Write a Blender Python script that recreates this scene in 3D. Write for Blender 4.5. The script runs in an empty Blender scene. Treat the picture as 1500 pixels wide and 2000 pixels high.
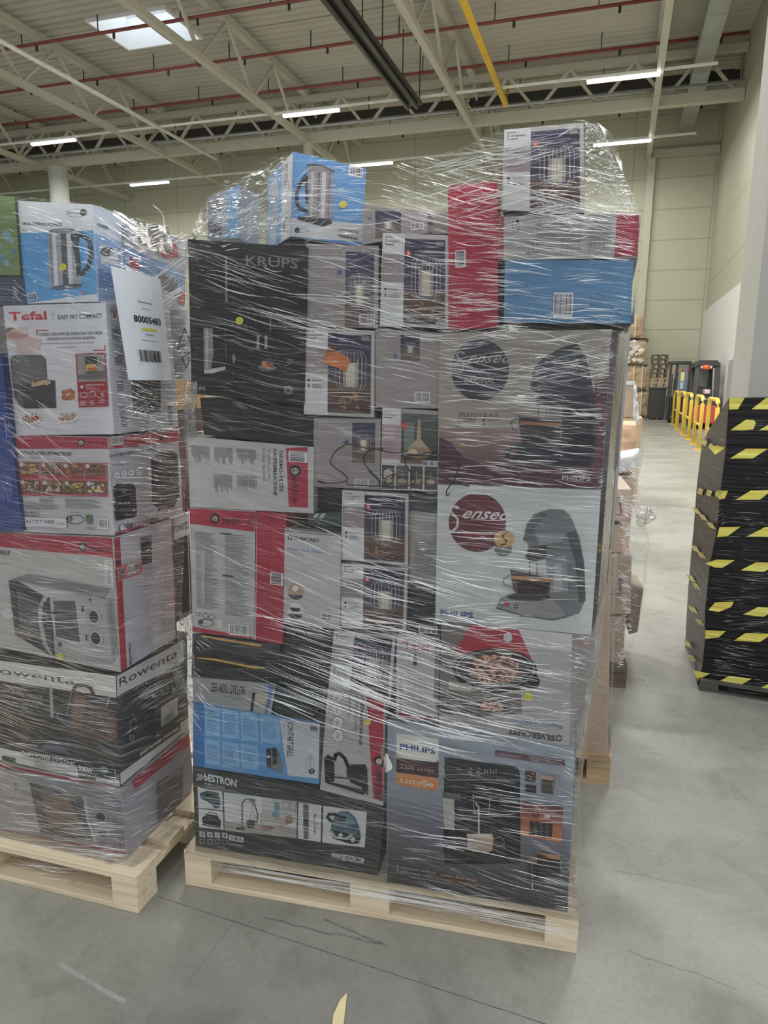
import bpy, bmesh, math, random
from mathutils import Vector, Matrix, noise
random.seed(7)
S = bpy.context.scene
COL = S.collection
R = math.radians

# ---------------------------------------------------------------- camera
CR = [[0.950635, 0.06748, -0.302885], [0.310145, -0.17471, 0.934498], [0.010143, -0.982305, -0.187015]]
FOC, CH = 1380.0, 1.5865
cd = bpy.data.cameras.new('camera')
cam = bpy.data.objects.new('camera', cd); COL.objects.link(cam)
cd.sensor_fit = 'VERTICAL'; cd.sensor_height = 24.0; cd.sensor_width = 18.0
cd.lens = 24.0 * FOC / 2000.0
cd.clip_end = 200
cam.matrix_world = Matrix([[CR[i][0], -CR[i][1], -CR[i][2], (0, 0, CH)[i]] for i in range(3)] + [[0, 0, 0, 1]])
S.camera = cam
S.view_settings.view_transform = 'Standard'
S.view_settings.look = 'None'
S.view_settings.gamma = 1.0
S.view_settings.use_curve_mapping = False
S.view_settings.exposure = 0.12

# ---------------------------------------------------------------- world (ambient fill let in through the hall end left open behind the camera) and hall lamps
W = bpy.data.worlds.new('world'); S.world = W; W.use_nodes = True
W.node_tree.nodes['Background'].inputs[0].default_value = (0.90, 0.95, 1.0, 1)
W.node_tree.nodes['Background'].inputs[1].default_value = .93
def area(name, loc, sx, sy, power, col=(1, .995, .965), rot=(0, 0, 0)):
    l = bpy.data.lights.new(name, 'AREA'); l.shape = 'RECTANGLE'; l.size = sx; l.size_y = sy
    l.energy = power; l.color = col
    o = bpy.data.objects.new(name, l); COL.objects.link(o); o.location = loc; o.rotation_euler = rot
    return o
for yy, pw in ((-4.0, 90), (1.5, 90), (8.0, 560), (14.5, 460)):
    for xx in (-16.5, -4.5, 1.5):
        area('hall_lamp_light', (xx, yy, 10.6), 3.0, 0.5, pw)
for yy, pw in ((20.0, 230), (25.3, 200), (31.4, 110)):
    for xx in (-22.6, -11.1, -0.5):
        area('hall_lamp_light', (xx, yy, 10.4), 2.4, 0.3, pw)
area('roof_window_light', (-15.9, 22.52, 13.95), 2.86, 2.0, 19, (.85, .93, 1))

# ---------------------------------------------------------------- small helpers
def V(*a): return Vector(a)
def ray(x, y):
    d = (x - 750, y - 1000, FOC)
    return Vector([sum(CR[i][j] * d[j] for j in range(3)) for i in range(3)])
CO = V(0, 0, CH)
def hit(x, y, p, n):
    d = ray(x, y); return CO + d * ((p - CO).dot(n) / d.dot(n))
def onZ(x, y, z): return hit(x, y, V(0, 0, z), V(0, 0, 1))
def onY(x, y, Y): return hit(x, y, V(0, Y, 0), V(0, 1, 0))
def onX(x, y, X): return hit(x, y, V(X, 0, 0), V(1, 0, 0))

def lin(c):
    c /= 255.0
    return c / 12.92 if c <= 0.04045 else ((c + 0.055) / 1.055) ** 2.4
KA = 1.3
def C(rgb, k=None):
    k = KA if k is None else k
    g = sum(rgb[:3]) / 3
    return tuple(min(.88, lin(v * .9 + g * .1) * k) for v in rgb) + (1,)

def tag(o, label=None, cat=None, group=None, kind=None):
    if label: o['label'] = label
    if cat: o['category'] = cat
    if group: o['group'] = group
    if kind: o['kind'] = kind
    return o
def empty(name, loc=(0, 0, 0), rz=0.0, parent=None):
    o = bpy.data.objects.new(name, None); COL.objects.link(o); o.location = loc; o.rotation_euler = (0, 0, rz)
    o.empty_display_size = .1
    if parent: o.parent = parent
    return o

class MB:
    """mesh collector: verts, faces, material slots, optional colours"""
    def __init__(s): s.v = []; s.f = []; s.m = []; s.c = []
    def face(s, pts, mi=0, col=None):
        i = len(s.v); s.v += [tuple(p) for p in pts]; s.f.append(tuple(range(i, i + len(pts)))); s.m.append(mi); s.c.append(col or (1, 1, 1, 1))
    def hexa(s, b, t, mi=0, col=None):
        n = len(b)
        i = len(s.v); s.v += [tuple(p) for p in b] + [tuple(p) for p in t]
        fs = [tuple(range(i + n - 1, i - 1, -1)), tuple(range(i + n, i + 2 * n))]
        fs += [(i + k, i + (k + 1) % n, i + n + (k + 1) % n, i + n + k) for k in range(n)]
        for f in fs: s.f.append(f); s.m.append(mi); s.c.append(col or (1, 1, 1, 1))
    def box(s, x0, y0, z0, x1, y1, z1, mi=0, col=None, M=None):
        b = [V(x0, y0, z0), V(x1, y0, z0), V(x1, y1, z0), V(x0, y1, z0)]
        t = [V(p.x, p.y, z1) for p in b]
        if M: b = [M @ p for p in b]; t = [M @ p for p in t]
        s.hexa(b, t, mi, col)
    def bar(s, a, b, w, h, mi=0, up=None, col=None):
        a = Vector(a); b = Vector(b); d = (b - a).normalized()
        u = Vector(up) if up else (V(0, 0, 1) if abs(d.z) < .95 else V(0, 1, 0))
        r = d.cross(u).normalized(); u = r.cross(d).normalized()
        q = [r * (w / 2) + u * (h / 2), r * (-w / 2) + u * (h / 2), r * (-w / 2) - u * (h / 2), r * (w / 2) - u * (h / 2)]
        s.hexa([a + k for k in q], [b + k for k in q], mi, col)
    def tube(s, pts, r, n=8, mi=0, col=None):
        pts = [Vector(p) for p in pts]; rings = []
        for k, p in enumerate(pts):
            d = (pts[min(k + 1, len(pts) - 1)] - pts[max(k - 1, 0)]).normalized()
            u = V(0, 0, 1) if abs(d.z) < .9 else V(0, 1, 0)
            a = d.cross(u).normalized(); b = a.cross(d)
            rr = r[k] if isinstance(r, (list, tuple)) else r
            i = len(s.v); s.v += [tuple(p + a * (rr * math.cos(t)) + b * (rr * math.sin(t))) for t in [2 * math.pi * j / n for j in range(n)]]
            rings.append(i)
        for i, j in zip(rings, rings[1:]):
            for k in range(n):
                s.f.append((i + k, i + (k + 1) % n, j + (k + 1) % n, j + k)); s.m.append(mi); s.c.append(col or (1, 1, 1, 1))
        for i, rev in ((rings[0], 1), (rings[-1], 0)):
            f = tuple(range(i, i + n)); s.f.append(f[::-1] if rev else f); s.m.append(mi); s.c.append(col or (1, 1, 1, 1))
    def build(s, name, mats, parent=None, smooth=False, inv=None, bevel=0):
        me = bpy.data.meshes.new(name)
        v = s.v if inv is None else [tuple(inv @ Vector(p)) for p in s.v]
        me.from_pydata(v, [], s.f)
        if not isinstance(mats, (list, tuple)): mats = [mats]
        for m in mats: me.materials.append(m)
        me.polygons.foreach_set('material_index', s.m)
        ca = me.color_attributes.new('Col', 'FLOAT_COLOR', 'CORNER')
        buf = []
        for p, c in zip(me.polygons, s.c): buf += list(c) * p.loop_total
        ca.data.foreach_set('color', buf)
        if smooth: me.polygons.foreach_set('use_smooth', [True] * len(me.polygons))
        me.update()
        o = bpy.data.objects.new(name, me); COL.objects.link(o)
        if parent: o.parent = parent
        if bevel:
            b = o.modifiers.new('bevel', 'BEVEL'); b.width = bevel; b.segments = 2; b.limit_method = 'ANGLE'
        return o

# ---------------------------------------------------------------- materials
def mat(name):
    m = bpy.data.materials.new(name); m.use_nodes = True
    nt = m.node_tree; return m, nt, nt.nodes['Principled BSDF']
def N(nt, t, **kw):
    n = nt.nodes.new(t)
    for k, v in kw.items():
        if k.startswith('i_'): n.inputs[int(k[2:]) if k[2:].isdigit() else k[2:].replace('_', ' ')].default_value = v
        else: setattr(n, k, v)
    return n
def ramp(nt, fac, stops):
    n = nt.nodes.new('ShaderNodeValToRGB'); e = n.color_ramp.elements
    while len(e) < len(stops): e.new(.5)
    for el, (p, c) in zip(e, stops): el.position = p; el.color = c
    nt.links.new(fac, n.inputs[0]); return n.outputs[0]
def plain(name, rgb, rough=.5, metal=0.0, var=.08, scale=8.0, bump=0.0, spec=.5, k=None, coat=0):
    m, nt, b = mat(name); c = C(rgb, k)
    tc = N(nt, 'ShaderNodeTexCoord'); no = N(nt, 'ShaderNodeTexNoise'); no.inputs['Scale'].default_value = scale; no.inputs['Detail'].default_value = 5
    nt.links.new(tc.outputs['Object'], no.inputs['Vector'])
    lo = tuple(v * (1 - var) for v in c[:3]) + (1,); hi = tuple(min(1, v * (1 + var)) for v in c[:3]) + (1,)
    nt.links.new(ramp(nt, no.outputs['Fac'], [(.3, lo), (.7, hi)]), b.inputs['Base Color'])
    b.inputs['Roughness'].default_value = rough; b.inputs['Metallic'].default_value = metal; b.inputs['Specular IOR Level'].default_value = spec
    b.inputs['Coat Weight'].default_value = coat
    if bump:
        bp = N(nt, 'ShaderNodeBump'); bp.inputs['Strength'].default_value = bump; bp.inputs['Distance'].default_value = .01
        nt.links.new(no.outputs['Fac'], bp.inputs['Height']); nt.links.new(bp.outputs[0], b.inputs['Normal'])
    return m
def emis(name, rgb, st):
    m, nt, b = mat(name); b.inputs['Base Color'].default_value = (.8, .8, .8, 1)
    b.inputs['Emission Color'].default_value = rgb + (1,); b.inputs['Emission Strength'].default_value = st
    return m

def card_mat():
    m, nt, b = mat('printed_card')
    a = N(nt, 'ShaderNodeAttribute', attribute_name='Col')
    tc = N(nt, 'ShaderNodeTexCoord'); no = N(nt, 'ShaderNodeTexNoise'); no.inputs['Scale'].default_value = 9; no.inputs['Detail'].default_value = 6
    nt.links.new(tc.outputs['Object'], no.inputs['Vector'])
    r = ramp(nt, no.outputs['Fac'], [(.3, (.93, .93, .93, 1)), (.7, (1.04, 1.04, 1.04, 1))])
    mx = N(nt, 'ShaderNodeMix', data_type='RGBA', blend_type='MULTIPLY'); mx.inputs[0].default_value = 1
    nt.links.new(a.outputs['Color'], mx.inputs[6]); nt.links.new(r, mx.inputs[7]); nt.links.new(mx.outputs[2], b.inputs['Base Color'])
    b.inputs['Roughness'].default_value = .42; b.inputs['Specular IOR Level'].default_value = .18
    bp = N(nt, 'ShaderNodeBump'); bp.inputs['Strength'].default_value = .25; bp.inputs['Distance'].default_value = .006
    nt.links.new(no.outputs['Fac'], bp.inputs['Height']); nt.links.new(bp.outputs[0], b.inputs['Normal'])
    return m
CARD = card_mat()

def wood_mat(name, a, b_, sc=(2, 30, 30)):
    m, nt, b = mat(name)
    tc = N(nt, 'ShaderNodeTexCoord'); mp = N(nt, 'ShaderNodeMapping'); mp.inputs['Scale'].default_value = sc
    oi = N(nt, 'ShaderNodeObjectInfo')
    ad = N(nt, 'ShaderNodeVectorMath', operation='ADD')
    cmb = N(nt, 'ShaderNodeCombineXYZ'); mul = N(nt, 'ShaderNodeMath', operation='MULTIPLY', i_1=40.0)
    nt.links.new(oi.outputs['Random'], mul.inputs[0]); nt.links.new(mul.outputs[0], cmb.inputs[0]); nt.links.new(mul.outputs[0], cmb.inputs[2])
    nt.links.new(tc.outputs['Object'], ad.inputs[0]); nt.links.new(cmb.outputs[0], ad.inputs[1]); nt.links.new(ad.outputs[0], mp.inputs[0])
    w = N(nt, 'ShaderNodeTexNoise'); w.inputs['Scale'].default_value = 1.5; w.inputs['Detail'].default_value = 8; w.inputs['Distortion'].default_value = .6
    nt.links.new(mp.outputs[0], w.inputs['Vector'])
    col = ramp(nt, w.outputs['Fac'], [(.25, C(b_)), (.5, C(a)), (.75, C(tuple(min(255, v + 10) for v in a)))])
    kn = N(nt, 'ShaderNodeTexNoise'); kn.inputs['Scale'].default_value = 7; nt.links.new(tc.outputs['Object'], kn.inputs['Vector'])
    kr = ramp(nt, kn.outputs['Fac'], [(.27, (.35, .25, .17, 1)), (.34, (1, 1, 1, 1))])
    mx = N(nt, 'ShaderNodeMix', data_type='RGBA', blend_type='MULTIPLY'); mx.inputs[0].default_value = .8
    nt.links.new(col, mx.inputs[6]); nt.links.new(kr, mx.inputs[7]); nt.links.new(mx.outputs[2], b.inputs['Base Color'])
    b.inputs['Roughness'].default_value = .75
    bp = N(nt, 'ShaderNodeBump'); bp.inputs['Strength'].default_value = .3; bp.inputs['Distance'].default_value = .003
    nt.links.new(w.outputs['Fac'], bp.inputs['Height']); nt.links.new(bp.outputs[0], b.inputs['Normal'])
    return m
WOOD = wood_mat('pallet_wood', (202, 185, 156), (180, 158, 126))
WOODO = wood_mat('old_pallet_wood', (98, 85, 69), (70, 58, 46))
WOODT = wood_mat('brown_pallet_wood', (168, 142, 108), (134, 108, 78))

def film_mat(name, base=.012, streak=.26, tint=(.95, .97, 1), rot=8, rough=.12, sc=(3, 150), white=.45):
    m, nt, b = mat(name); nt.nodes.remove(b)
    out = nt.nodes['Material Output']; L = nt.links.new
    uv = N(nt, 'ShaderNodeUVMap', uv_map='wrap')
    w = N(nt, 'ShaderNodeTexNoise'); w.inputs['Scale'].default_value = 1.8; w.inputs['Detail'].default_value = 2; L(uv.outputs[0], w.inputs['Vector'])
    wm = N(nt, 'ShaderNodeVectorMath', operation='MULTIPLY'); wm.inputs[1].default_value = (0, .14, 0); L(w.outputs['Color'], wm.inputs[0])
    ad = N(nt, 'ShaderNodeVectorMath', operation='ADD'); L(uv.outputs[0], ad.inputs[0]); L(wm.outputs[0], ad.inputs[1])
    facs = []
    for k, (r_, s0, s1, lo, hi) in enumerate(((rot, sc[0], sc[1], .60, .72), (-rot * .4, sc[0] * 1.7, sc[1] * 1.9, .62, .74), (rot * 2.2, 5, 38, .63, .80))):
        vr = N(nt, 'ShaderNodeVectorRotate', rotation_type='Z_AXIS'); vr.inputs['Angle'].default_value = R(r_); L(ad.outputs[0], vr.inputs['Vector'])
        mp = N(nt, 'ShaderNodeMapping'); mp.inputs['Scale'].default_value = (s0, s1, 1); mp.inputs['Location'].default_value = (k * 7.1, k * 3.3, 0); L(vr.outputs[0], mp.inputs[0])
        n = N(nt, 'ShaderNodeTexNoise'); n.inputs['Scale'].default_value = 1; n.inputs['Detail'].default_value = 2.5; n.inputs['Roughness'].default_value = .55; L(mp.outputs[0], n.inputs['Vector'])
        facs.append((n, ramp(nt, n.outputs['Fac'], [(lo, (0, 0, 0, 1)), (hi, (1, 1, 1, 1))])))
    a1 = N(nt, 'ShaderNodeMath', operation='MAXIMUM'); L(facs[0][1], a1.inputs[0]); L(facs[1][1], a1.inputs[1])
    a2 = N(nt, 'ShaderNodeMath', operation='MAXIMUM'); L(a1.outputs[0], a2.inputs[0]); L(facs[2][1], a2.inputs[1])
    hs = N(nt, 'ShaderNodeMath', operation='ADD'); L(facs[0][0].outputs['Fac'], hs.inputs[0]); L(facs[2][0].outputs['Fac'], hs.inputs[1])
    bp = N(nt, 'ShaderNodeBump'); bp.inputs['Strength'].default_value = 1; bp.inputs['Distance'].default_value = .012; L(hs.outputs[0], bp.inputs['Height'])
    al = N(nt, 'ShaderNodeMath', operation='MULTIPLY_ADD'); al.inputs[1].default_value = streak; al.inputs[2].default_value = base; L(a2.outputs[0], al.inputs[0])
    gl = N(nt, 'ShaderNodeBsdfGlossy'); gl.inputs['Color'].default_value = (1, 1, 1, 1); gl.inputs['Roughness'].default_value = rough; L(bp.outputs[0], gl.inputs['Normal'])
    df = N(nt, 'ShaderNodeBsdfDiffuse'); df.inputs['Color'].default_value = tint + (1,); L(bp.outputs[0], df.inputs['Normal'])
    tr = N(nt, 'ShaderNodeBsdfTransparent'); tr.inputs['Color'].default_value = (.985, .985, .985, 1)
    mg = N(nt, 'ShaderNodeMixShader'); mg.inputs[0].default_value = white; L(gl.outputs[0], mg.inputs[1]); L(df.outputs[0], mg.inputs[2])
    m1 = N(nt, 'ShaderNodeMixShader'); L(al.outputs[0], m1.inputs[0]); L(tr.outputs[0], m1.inputs[1]); L(mg.outputs[0], m1.inputs[2])
    fr = N(nt, 'ShaderNodeFresnel'); fr.inputs['IOR'].default_value = 1.26; L(bp.outputs[0], fr.inputs['Normal'])
    m2 = N(nt, 'ShaderNodeMixShader'); L(fr.outputs[0], m2.inputs[0]); L(m1.outputs[0], m2.inputs[1]); L(gl.outputs[0], m2.inputs[2])
    L(m2.outputs[0], out.inputs[0]); return m
FILM = film_mat('stretch_film')
FILMB = film_mat('stretch_film_dense', base=.05, streak=.4, rough=.16)
def pleat_glint_mat():  # whitish film for the folds; the bright glints are put into its pale colour
    m, nt, b = mat('film_pleat_glint'); nt.nodes.remove(b); out = nt.nodes['Material Output']; L = nt.links.new
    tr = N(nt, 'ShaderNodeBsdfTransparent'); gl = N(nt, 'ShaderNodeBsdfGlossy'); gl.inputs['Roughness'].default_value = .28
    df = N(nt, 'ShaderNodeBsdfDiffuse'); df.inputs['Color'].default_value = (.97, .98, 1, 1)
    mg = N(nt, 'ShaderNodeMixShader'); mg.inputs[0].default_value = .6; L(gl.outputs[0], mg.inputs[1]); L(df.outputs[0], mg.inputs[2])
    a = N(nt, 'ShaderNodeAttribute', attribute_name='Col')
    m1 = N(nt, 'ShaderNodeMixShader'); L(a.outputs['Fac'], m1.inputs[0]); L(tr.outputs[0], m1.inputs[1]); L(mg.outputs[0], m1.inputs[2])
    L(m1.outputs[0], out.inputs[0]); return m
PLEAT_GLINT = pleat_glint_mat()

# ---------------------------------------------------------------- stack frames
class Frame:
    def __init__(s, x, y, yaw):
        a = R(yaw); s.o = V(x, y, 0); s.yaw = a
        s.u = V(math.cos(a), math.sin(a), 0); s.v = V(-math.sin(a), math.cos(a), 0)
    def P(s, x, y, v=0.0): return hit(x, y, s.o + s.v * v, s.v)
    def at(s, u, v, z): return s.o + s.u * u + s.v * v + V(0, 0, z)
MAIN = Frame(-1.1978, 1.692, 5.52)
LEFT = Frame(-1.259 - 1.2 * math.cos(R(2)), 1.54 - 1.2 * math.sin(R(2)), 2)
PT = .124

_txt = {}
def text_mesh(t, bold):
    k = (t, bold)
    if k in _txt: return _txt[k]
    cu = bpy.data.curves.new('t', 'FONT'); cu.body = t; cu.resolution_u = 2; cu.offset = bold * .55; cu.align_x = 'LEFT'
    ob = bpy.data.objects.new('t', cu); COL.objects.link(ob)
    dg = bpy.context.evaluated_depsgraph_get(); dg.update()
    me = bpy.data.meshes.new_from_object(ob.evaluated_get(dg))
    vs = [(v.co.x, v.co.y) for v in me.vertices]; fs = [tuple(p.vertices) for p in me.polygons]
    bpy.data.objects.remove(ob); bpy.data.curves.remove(cu); bpy.data.meshes.remove(me)
    xs = [a for a, _ in vs] or [0, 1]; ys = [b for _, b in vs] or [0, 1]
    x0, x1, y0, y1 = min(xs), max(xs), min(ys), max(ys)
    vs = [((a - x0) / max(1e-6, x1 - x0), (b - y0) / max(1e-6, y1 - y0)) for a, b in vs]
    _txt[k] = (vs, fs); return _txt[k]

class Face:
    """a flat printed side of a carton; coordinates come in as st percent of the side or as photo points on its plane"""
    def __init__(s, mb, q):
        s.mb = mb; s.q = q; s.p0 = q[0]; s.e1 = q[1] - q[0]; s.e2 = q[3] - q[0]
        s.n = s.e2.cross(s.e1).normalized()
        if s.n.dot(CO - s.p0) < 0: s.n = -s.n
        s.lay = 0; s.o = None
    def crop(s, ox, oy, sc): s.o = (ox, oy, sc); return s
    def st(s): s.o = None; return s
    def pst(s, x, y):
        if s.o is None: return (x / 100, y / 100)
        h = hit(s.o[0] + x / s.o[2], s.o[1] + y / s.o[2], s.p0, s.n) - s.p0
        a, b = s.e1, s.e2; aa, bb, ab = a.dot(a), b.dot(b), a.dot(b); ha, hb = h.dot(a), h.dot(b); D = aa * bb - ab * ab
        return ((ha * bb - hb * ab) / D, (hb * aa - ha * ab) / D)
    def W(s, p):
        u, v = min(.997, max(.003, p[0])), min(.997, max(.003, p[1]))
        q = s.q; return q[0] * ((1 - u) * (1 - v)) + q[1] * (u * (1 - v)) + q[2] * (u * v) + q[3] * ((1 - u) * v) + s.n * (.0004 + .00007 * s.lay)
    def stpoly(s, pts, col, bump=True, raw=False):
        if bump: s.lay = min(s.lay + 1, 60)
        c = col if raw else C(col)
        s.mb.face([s.W(p) for p in pts], 0, c)
    def poly(s, pts, col): s.stpoly([s.pst(*p) for p in pts], col)
    def ab(s, x0, y0, x1, y1, mn=.5):
        """corners of an upright printed field from its seen extents, allowing for the slant of the side"""
        if s.o is None: return (x0 / 100, y0 / 100), (x1 / 100, y1 / 100)
        xm, ym, w, h = (x0 + x1) / 2, (y0 + y1) / 2, x1 - x0, y1 - y0
        c = s.pst(xm, ym); dx = s.pst(xm + 1, ym); dy = s.pst(xm, ym + 1)
        a11, a21, a12, a22 = dx[0] - c[0], dx[1] - c[1], dy[0] - c[0], dy[1] - c[1]
        sl = -a21 / a22; ln = -a12 / a11
        hh = h - .85 * abs(sl) * w
        if hh < .32 * h: hh = h * (.42 if w > 4 * h and abs(sl) > .1 else mn)
        ww = max(mn * w, w - abs(ln) * h)
        W_, H_ = abs(ww * (a11 + a12 * sl)) / 2, abs(hh * (a22 + a21 * ln)) / 2
        return (c[0] - W_, c[1] - H_), (c[0] + W_, c[1] + H_)
    def rect(s, x0, y0, x1, y1, col):
        a, b = s.ab(x0, y0, x1, y1)
        s.stpoly([(a[0], a[1]), (b[0], a[1]), (b[0], b[1]), (a[0], b[1])], col)
    def grad(s, x0, y0, x1, y1, c0, c1, n=8, horiz=False):
        a, b = s.ab(x0, y0, x1, y1); s.lay += 1
        for i in range(n):
            t0, t1 = i / n, (i + 1) / n; c = tuple(c0[k] * (1 - (t0 + t1) / 2) + c1[k] * (t0 + t1) / 2 for k in range(3))
            if horiz: xa = a[0] + (b[0] - a[0]) * t0; xb = a[0] + (b[0] - a[0]) * t1; s.stpoly([(xa, a[1]), (xb, a[1]), (xb, b[1]), (xa, b[1])], c, False)
            else: ya = a[1] + (b[1] - a[1]) * t0; yb = a[1] + (b[1] - a[1]) * t1; s.stpoly([(a[0], ya), (b[0], ya), (b[0], yb), (a[0], yb)], c, False)
    def ell(s, cx, cy, rx, ry, col, n=22, bump=True):
        c = s.pst(cx, cy); ex = s.pst(cx + rx, cy); ey = s.pst(cx, cy + ry)
        s.stpoly([(c[0] + (ex[0] - c[0]) * math.cos(t) + (ey[0] - c[0]) * math.sin(t), c[1] + (ex[1] - c[1]) * math.cos(t) + (ey[1] - c[1]) * math.sin(t)) for t in [2 * math.pi * k / n for k in range(n)]], col, bump)
    def stroke(s, pts, w, col, closed=False):
        s.lay = min(s.lay + 1, 60)
        if closed: pts = list(pts) + [pts[0]]
        for (x0, y0), (x1, y1) in zip(pts, pts[1:]):
            L = math.hypot(x1 - x0, y1 - y0) or 1; nx, ny = -(y1 - y0) / L * w / 2, (x1 - x0) / L * w / 2
            ex, ey = (x1 - x0) / L * w * .3, (y1 - y0) / L * w * .3
            s.stpoly([s.pst(x0 - ex + nx, y0 - ey + ny), s.pst(x1 + ex + nx, y1 + ey + ny), s.pst(x1 + ex - nx, y1 + ey - ny), s.pst(x0 - ex - nx, y0 - ey - ny)], col, False)
    def ring(s, cx, cy, rx, ry, w, col, n=20): s.stroke([(cx + rx * math.cos(2 * math.pi * k / n), cy + ry * math.sin(2 * math.pi * k / n)) for k in range(n)], w, col, True)
    def text(s, t, x0, y0, x1, y1, col, rot=0, bold=.0, sh=0):
        s.lay = min(s.lay + 1, 60)
        a, b = s.ab(x0, y0, x1, y1, .82); vs, fs = text_mesh(t, bold); c = C(col)
        def mp(p):
            x, y = p; x = x + sh * y
            if rot == 0: q = (x, 1 - y)
            elif rot == 90: q = (y, x)
            elif rot == 180: q = (1 - x, y)
            else: q = (1 - y, 1 - x)
            return (a[0] + (b[0] - a[0]) * q[0], a[1] + (b[1] - a[1]) * q[1])
        i = len(s.mb.v); s.mb.v += [tuple(s.W(mp(p))) for p in vs]
        for f in fs: s.mb.f.append(tuple(i + k for k in f)); s.mb.m.append(0); s.mb.c.append(c)
    def lines(s, x0, y0, x1, y1, n, col, rot=0, fill=.4, rag=.35):
        a, b = s.ab(x0, y0, x1, y1); s.lay = min(s.lay + 1, 60)
        for i in range(n):
            t0 = (i + .25) / n; t1 = t0 + fill / n; e = 1 - random.random() * rag
            if rot in (0, 180):
                y_0 = a[1] + (b[1] - a[1]) * t0; y_1 = a[1] + (b[1] - a[1]) * t1; s.stpoly([(a[0], y_0), (a[0] + (b[0] - a[0]) * e, y_0), (a[0] + (b[0] - a[0]) * e, y_1), (a[0], y_1)], col, False)
            else:
                x_0 = a[0] + (b[0] - a[0]) * t0; x_1 = a[0] + (b[0] - a[0]) * t1; s.stpoly([(x_0, a[1]), (x_1, a[1]), (x_1, a[1] + (b[1] - a[1]) * e), (x_0, a[1] + (b[1] - a[1]) * e)], col, False)
    def barcode(s, x0, y0, x1, y1, rot=0, bg=(205, 205, 205), fg=(50, 50, 50), n=22):
        s.rect(x0, y0, x1, y1, bg); a, b = s.ab(x0, y0, x1, y1); s.lay += 1
        rnd = random.Random(int(x0 * 7 + y0))
        for i in range(n):
            t0 = .06 + .88 * i / n; t1 = t0 + .88 / n * rnd.choice((.35, .5, .75)); 
            if rot == 0: s.stpoly([(a[0] + (b[0] - a[0]) * t0, a[1] + (b[1] - a[1]) * .08), (a[0] + (b[0] - a[0]) * t1, a[1] + (b[1] - a[1]) * .08), (a[0] + (b[0] - a[0]) * t1, a[1] + (b[1] - a[1]) * .85), (a[0] + (b[0] - a[0]) * t0, a[1] + (b[1] - a[1]) * .85)], fg, False)
            else: s.stpoly([(a[0] + (b[0] - a[0]) * .08, a[1] + (b[1] - a[1]) * t0), (a[0] + (b[0] - a[0]) * .85, a[1] + (b[1] - a[1]) * t0), (a[0] + (b[0] - a[0]) * .85, a[1] + (b[1] - a[1]) * t1), (a[0] + (b[0] - a[0]) * .08, a[1] + (b[1] - a[1]) * t1)], fg, False)
    def blobs(s, x0, y0, x1, y1, n, pal, r=(2, 5), inside=None):
        s.lay = min(s.lay + 1, 60)
        for i in range(n):
            if inside:
                t = random.random() * 6.283; q = math.sqrt(random.random()); x = (x0 + x1) / 2 + (x1 - x0) / 2 * q * math.cos(t); y = (y0 + y1) / 2 + (y1 - y0) / 2 * q * math.sin(t)
            else: x = random.uniform(x0, x1); y = random.uniform(y0, y1)
            rr = random.uniform(*r); ra = random.uniform(.5, 1)
            x = min(max(x, x0 + rr), x1 - rr); y = min(max(y, y0 + rr), y1 - rr)
            s.lay = s.lay + .01
            s.ell(x, y, rr, rr * ra, random.choice(pal), 7, False)

def carton(name, label, fr, crop=None, frame=MAIN, v=.01, depth=.7, side=None, skew=0, cols=None, cat='box', group=None, zb=None, vdir=None, udir=None):
    """fr: the four front corners TL TR BR BL as seen; they are set on the stack's front plane and the carton is given its depth"""
    o = crop or (0, 0, 1)
    T = lambda p: (o[0] + p[0] / o[2], o[1] + p[1] / o[2])
    p0 = frame.o + frame.v * v; n = frame.v
    if udir is not None:                       # a carton turned on the stack: its front runs along udir through its own right or left corner
        k, ang = udir; a = frame.yaw + R(ang)
        c = hit(*T(fr[k]), p0, n); u_ = V(math.cos(a), math.sin(a), 0); n = V(-math.sin(a), math.cos(a), 0); p0 = c
    q = [hit(*T(p), p0, n) for p in fr]
    if zb is not None:
        q[2].z = zb; q[3].z = zb
    a = math.atan2(n.y, n.x) - R(skew); vd = V(math.cos(a), math.sin(a), 0)
    dv = vd * depth
    if side:
        sn = vd.cross(q[1] - q[2]).normalized()
        bt = hit(*T(side[0]), q[1], sn); bb = hit(*T(side[1]), q[2], sn)
        d = ((bt - q[1]).dot(vd) + (bb - q[2]).dot(vd)) / 2
        dv = vd * max(.05, min(d, depth))
    b = [p + dv for p in q]
    mb = MB(); cols = cols or {}
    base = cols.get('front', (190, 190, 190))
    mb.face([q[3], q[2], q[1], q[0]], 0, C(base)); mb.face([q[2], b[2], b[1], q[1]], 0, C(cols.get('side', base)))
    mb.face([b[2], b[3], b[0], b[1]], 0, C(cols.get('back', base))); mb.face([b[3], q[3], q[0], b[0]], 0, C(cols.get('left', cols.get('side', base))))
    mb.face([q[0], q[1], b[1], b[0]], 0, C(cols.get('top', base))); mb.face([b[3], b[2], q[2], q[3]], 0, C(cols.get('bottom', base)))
    c = {'mb': mb, 'name': name, 'label': label, 'cat': cat, 'group': group, 'kids': [], 'q': q, 'b': b}
    c['F'] = Face(mb, q); c['S'] = Face(mb, [q[1], b[1], b[2], q[2]]); c['T'] = Face(mb, [b[0], b[1], q[1], q[0]]); c['L'] = Face(mb, [b[0], q[0], q[3], b[3]])
    if crop:
        for k in 'FSTL': c[k].crop(*crop)
    c['dv'] = dv
    return c
def kid(c, face, name, draw, label=None):
    """a sticker or label of its own on a side of the carton"""
    mb = MB(); f = Face(mb, face.q); f.o = face.o; f.lay = 62; draw(f); c['kids'].append((name, mb, label))
def dot(c, face, x, y, r, col=(214, 200, 60)):
    def d(f):
        f.ell(x, y, r, r, col); f.ring(x, y, r * .45, r * .4, r * .12, (150, 140, 50), 10)
    kid(c, face, 'round_sticker', d, 'round yellow sticker')
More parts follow.
